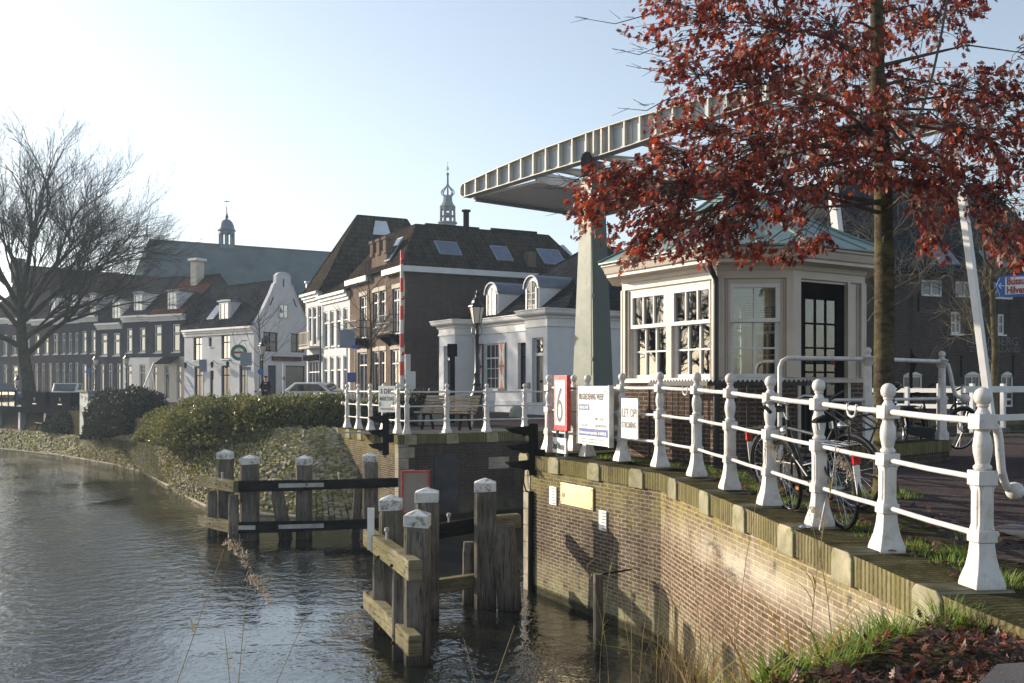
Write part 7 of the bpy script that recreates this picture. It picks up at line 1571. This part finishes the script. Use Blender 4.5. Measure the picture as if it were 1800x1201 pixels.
# cars
def car(label, loc, rz, mat, van=False):
    T = thing('parked_car', label, 'car', loc, rz, group='cars parked on the street'); h = 1.95 if van else 1.45
    prof = [(-2.1, .3), (2.1, .3), (2.15, .6), (2.0, .78), (1.15, .92), (.45, h), (-1.2, h), (-1.95, .95), (-2.15, .8)] if not van else [(-2.1, .3), (2.1, .3), (2.15, .7), (1.9, 1.0), (1.3, h-.1), (1.0, h), (-2.0, h), (-2.12, .8)]
    MB().prism([V((x, -.8, z)) for x, z in prof], (0, 1.6, 0)).build('body', M[mat], T, bevel=.08, seg=3)
    for s in (-1, 1):
        gl = [(.95, .95), (.38, h-.1), (-1.1, h-.1), (-1.6, .95)] if not van else [(1.2, 1.05), (.9, h-.15), (-1.6, h-.15), (-1.7, 1.05)]
        MB().prism([V((x, s*.805, z)) for x, z in gl], (0, s*.006, 0)).build('side_window', M['glassdark'], T)
        for x in (-1.3, 1.35):
            m = MB(); m.tube([V((x, s*.62, .32)), V((x, s*.82, .32))], .32, 18); wh = m.build('wheel', M['rubber'], T, smooth=40); MB().tube([V((x, s*.815, .32)), V((x, s*.83, .32))], .2, 14).build('rim', M['steel'], wh)
        MB().box(2.08, 2.17, s*.62-.14, s*.62+.14, .62, .76).build('headlight', M['lampglass'], T, bevel=.02); MB().box(-2.17, -2.08, s*.66-.1, s*.66+.1, .7, .9).build('tail_light', M['taillight'], T, bevel=.02)
    MB().prism([V((x, -.68, z)) for x, z in (((1.17, .95), (.5, h-.06), (.53, h-.05), (1.2, .96)) if not van else ((1.9, 1.02), (1.33, h-.12), (1.36, h-.11), (1.93, 1.03)))], (0, 1.36, 0)).build('windscreen', M['glassdark'], T)
    return T
car('white car behind the sunlit shrubs before the steep roofed house', (at(562, 58, 0).x, 58, 2.1), R(-20), 'carwhite')
car('white car partly hidden behind the big bare tree and the terrace', (at(118, 70, 0).x, 70, 2.1), R(-75), 'carwhite')
car('blue car at the far left edge behind the glass railing', (at(-4, 66, 0).x, 66, 2.1), R(-35), 'carblue')
person('person in a dark coat and flat cap standing behind the shrubs before the cafe', (at(467, 53, 0).x, 53, 2.1), .2)
def plate(label, px, D, top, bot, w, mat, rz=0., round_=False):
    b = at(px, D, 2.1); T = thing('road_sign', label, 'road sign', b, rz, group='road signs on the far street'); z1 = zat(top, D)-2.1; z0 = zat(bot, D)-2.1; c = (z0+z1)/2
    if round_: MB().prism([V((w/2*math.cos(2*math.pi*k/16), -.05, c+w/2*math.sin(2*math.pi*k/16))) for k in range(16)], (0, .02, 0)).build('plate', M[mat], T)
    else: MB().box(-w/2, w/2, -.05, -.02, z0, z1).build('plate', M[mat], T)
    MB().tube([(0, 0, 0), (0, 0, z1)], .035, 8).build('pole', M['steel'], T)
plate('grey back of a square road sign before the white cafe wall', 357.5, 58, 632, 654, .5, 'signback', -.3); plate('large grey back of a road sign beside the young tree', 433, 56, 620, 643, .72, 'signback', -.3); plate('small grey under plate on the pole beside the young tree', 434, 55.7, 645, 651, .55, 'signback', -.3)
plate('small blue round sign beside the lamp at the cafe', 458.5, 55.5, 648, 659, .34, 'signblue', 0, True); plate('small blue round sign before the grey brick row house', 156, 72, 648, 657, .36, 'signblue', 0, True); plate('leaning dark notice plate on the young tree before the white terrace house', 618, 43, 655, 672, .4, 'signnavy', .4); plate('blue square sign under the balconies of the brick house', 624, 45.5, 607, 613, .35, 'signblue', .4)
plate('large dark board beside the young tree before the brick balconies', 610, 46, 580, 612, .75, 'signback', .5)
for px, D, top, lab in ((449, 54.5, 673, 'white bollard post by the young tree'), (499, 57, 639, 'thin white marker post before the dark cafe window')):
    T = thing('marker_post', lab, 'post', at(px, D, 2.1)); h = zat(top, D)-2.1; MB().tube([(0, 0, 0), (0, 0, h)], .07, 8).build('pole', M['white'], T); MB().tube([(0, 0, h*.62), (0, 0, h*.7)], .08, 8).build('band', M['benchwood'], T)
# direction sign
D = 15.5; T = thing('direction_sign', 'blue and white direction sign with a left arrow, reading Bussum and Hilversum', 'direction sign', at(1751, D, zat(522, D)), R(-4)); k = D/F; h = 38*k
MB().prism([V((x, -.02, z)) for x, z in ((.0, h*.5), (.05, .02), (.12, -.01), (1.5, .06), (1.5, h+.08), (.12, h-.01), (.05, h-.04))], (0, .025, 0)).build('panel', M['signblue'], T)
MB().prism([V((x, -.028, z)) for x, z in ((.125, .03), (1.46, .1), (1.46, h+.04), (.125, h-.04))], (0, .007, 0)).build('white_field', M['signwhite'], T)
FT = Fr((0, -.03, 0), V((1, 0, .045))); FT.ux = V((1, 0, .045)); FT.uy = V((0, 1, 0))
text('Bussum', FT, .145, h*.53, .155, M['signred'], T, width=.36); text('Hilversum', FT, .145, h*.12, .155, M['signred'], T, width=.46)
m = MB(); m.beam((.03, -.024, h*.5), (.11, -.024, h*.5), .012, .018, (0, 1, 0)); m.beam((.03, -.024, h*.5), (.065, -.024, h*.63), .012, .016, (0, 1, 0)); m.beam((.03, -.024, h*.5), (.065, -.024, h*.37), .012, .016, (0, 1, 0)); m.build('arrow', M['signwhite'], T)
MB().tube([V((.82, .06, -2.6)), V((.82, .06, h+.5))], .05, 10).build('pole', M['greenpaint'], T, smooth=40)
b = at(1601, 26, 2.12); T = thing('wall_lantern', 'dark lantern on a short post behind the parked bicycles', 'lantern', b); MB().tube([(0, 0, 0), (0, 0, 1.55)], .05, 8).build('pole', M['blackmatte'], T); m = MB(); m.lathe((0, 0, 1.55), [(.1, 0), (.16, .32), (.2, .34), (.05, .5), (.03, .62)], 6); m.build('lantern', M['blackmatte'], T)

# trees on the far side of the basin, left of the picture: the bridge house windows mirror them
for i, (x, y) in enumerate(((-44, 27), (-52, 34), (-47, 41))):
    rn = random.Random(80+i); lms = []
    for j in range(6): a = rn.uniform(0, 6.28); lms.append(((0, 0, 3.+.6*j), (math.cos(a)*.8, math.sin(a)*.8, .9), 3., .16))
    bare_tree(['bare tree across the basin, nearest the camera', 'bare tree across the basin, farthest left', 'bare tree across the basin, farthest from the camera'][i], (x, y, -.5), ([V((0, 0, 0)), V((.1, 0, 3)), V((0, .1, 6.5))], [.4, .3, .16]), lms, .1, 4, 90+i, group='bare trees across the basin', kids_=(3, 4))
kind(MB().box(-70, -38, 10, 60, -1, .6).build('far_bank', M['bankbase']), 'structure')
# ------------------------------------------------------------------ winter haze over the canal
m = MB(); m.box(-170, 170, -30, 260, -3, 60); hz = m.build('haze', MAT.get('haze') or bpy.data.materials.new('haze'), None); kind(hz, 'stuff')
hm = hz.data.materials[0]; hm.use_nodes = True; nt = hm.node_tree; nt.nodes.remove(nt.nodes['Principled BSDF'])
pv = nt.nodes.new('ShaderNodeVolumePrincipled'); pv.inputs['Color'].default_value = (.66, .82, 1, 1); pv.inputs['Density'].default_value = .0007; pv.inputs['Anisotropy'].default_value = .35
nt.links.new(pv.outputs[0], nt.nodes['Material Output'].inputs['Volume'])
tag(hz, 'thin pale winter haze hanging over the canal and the far houses', 'haze', kind='stuff')
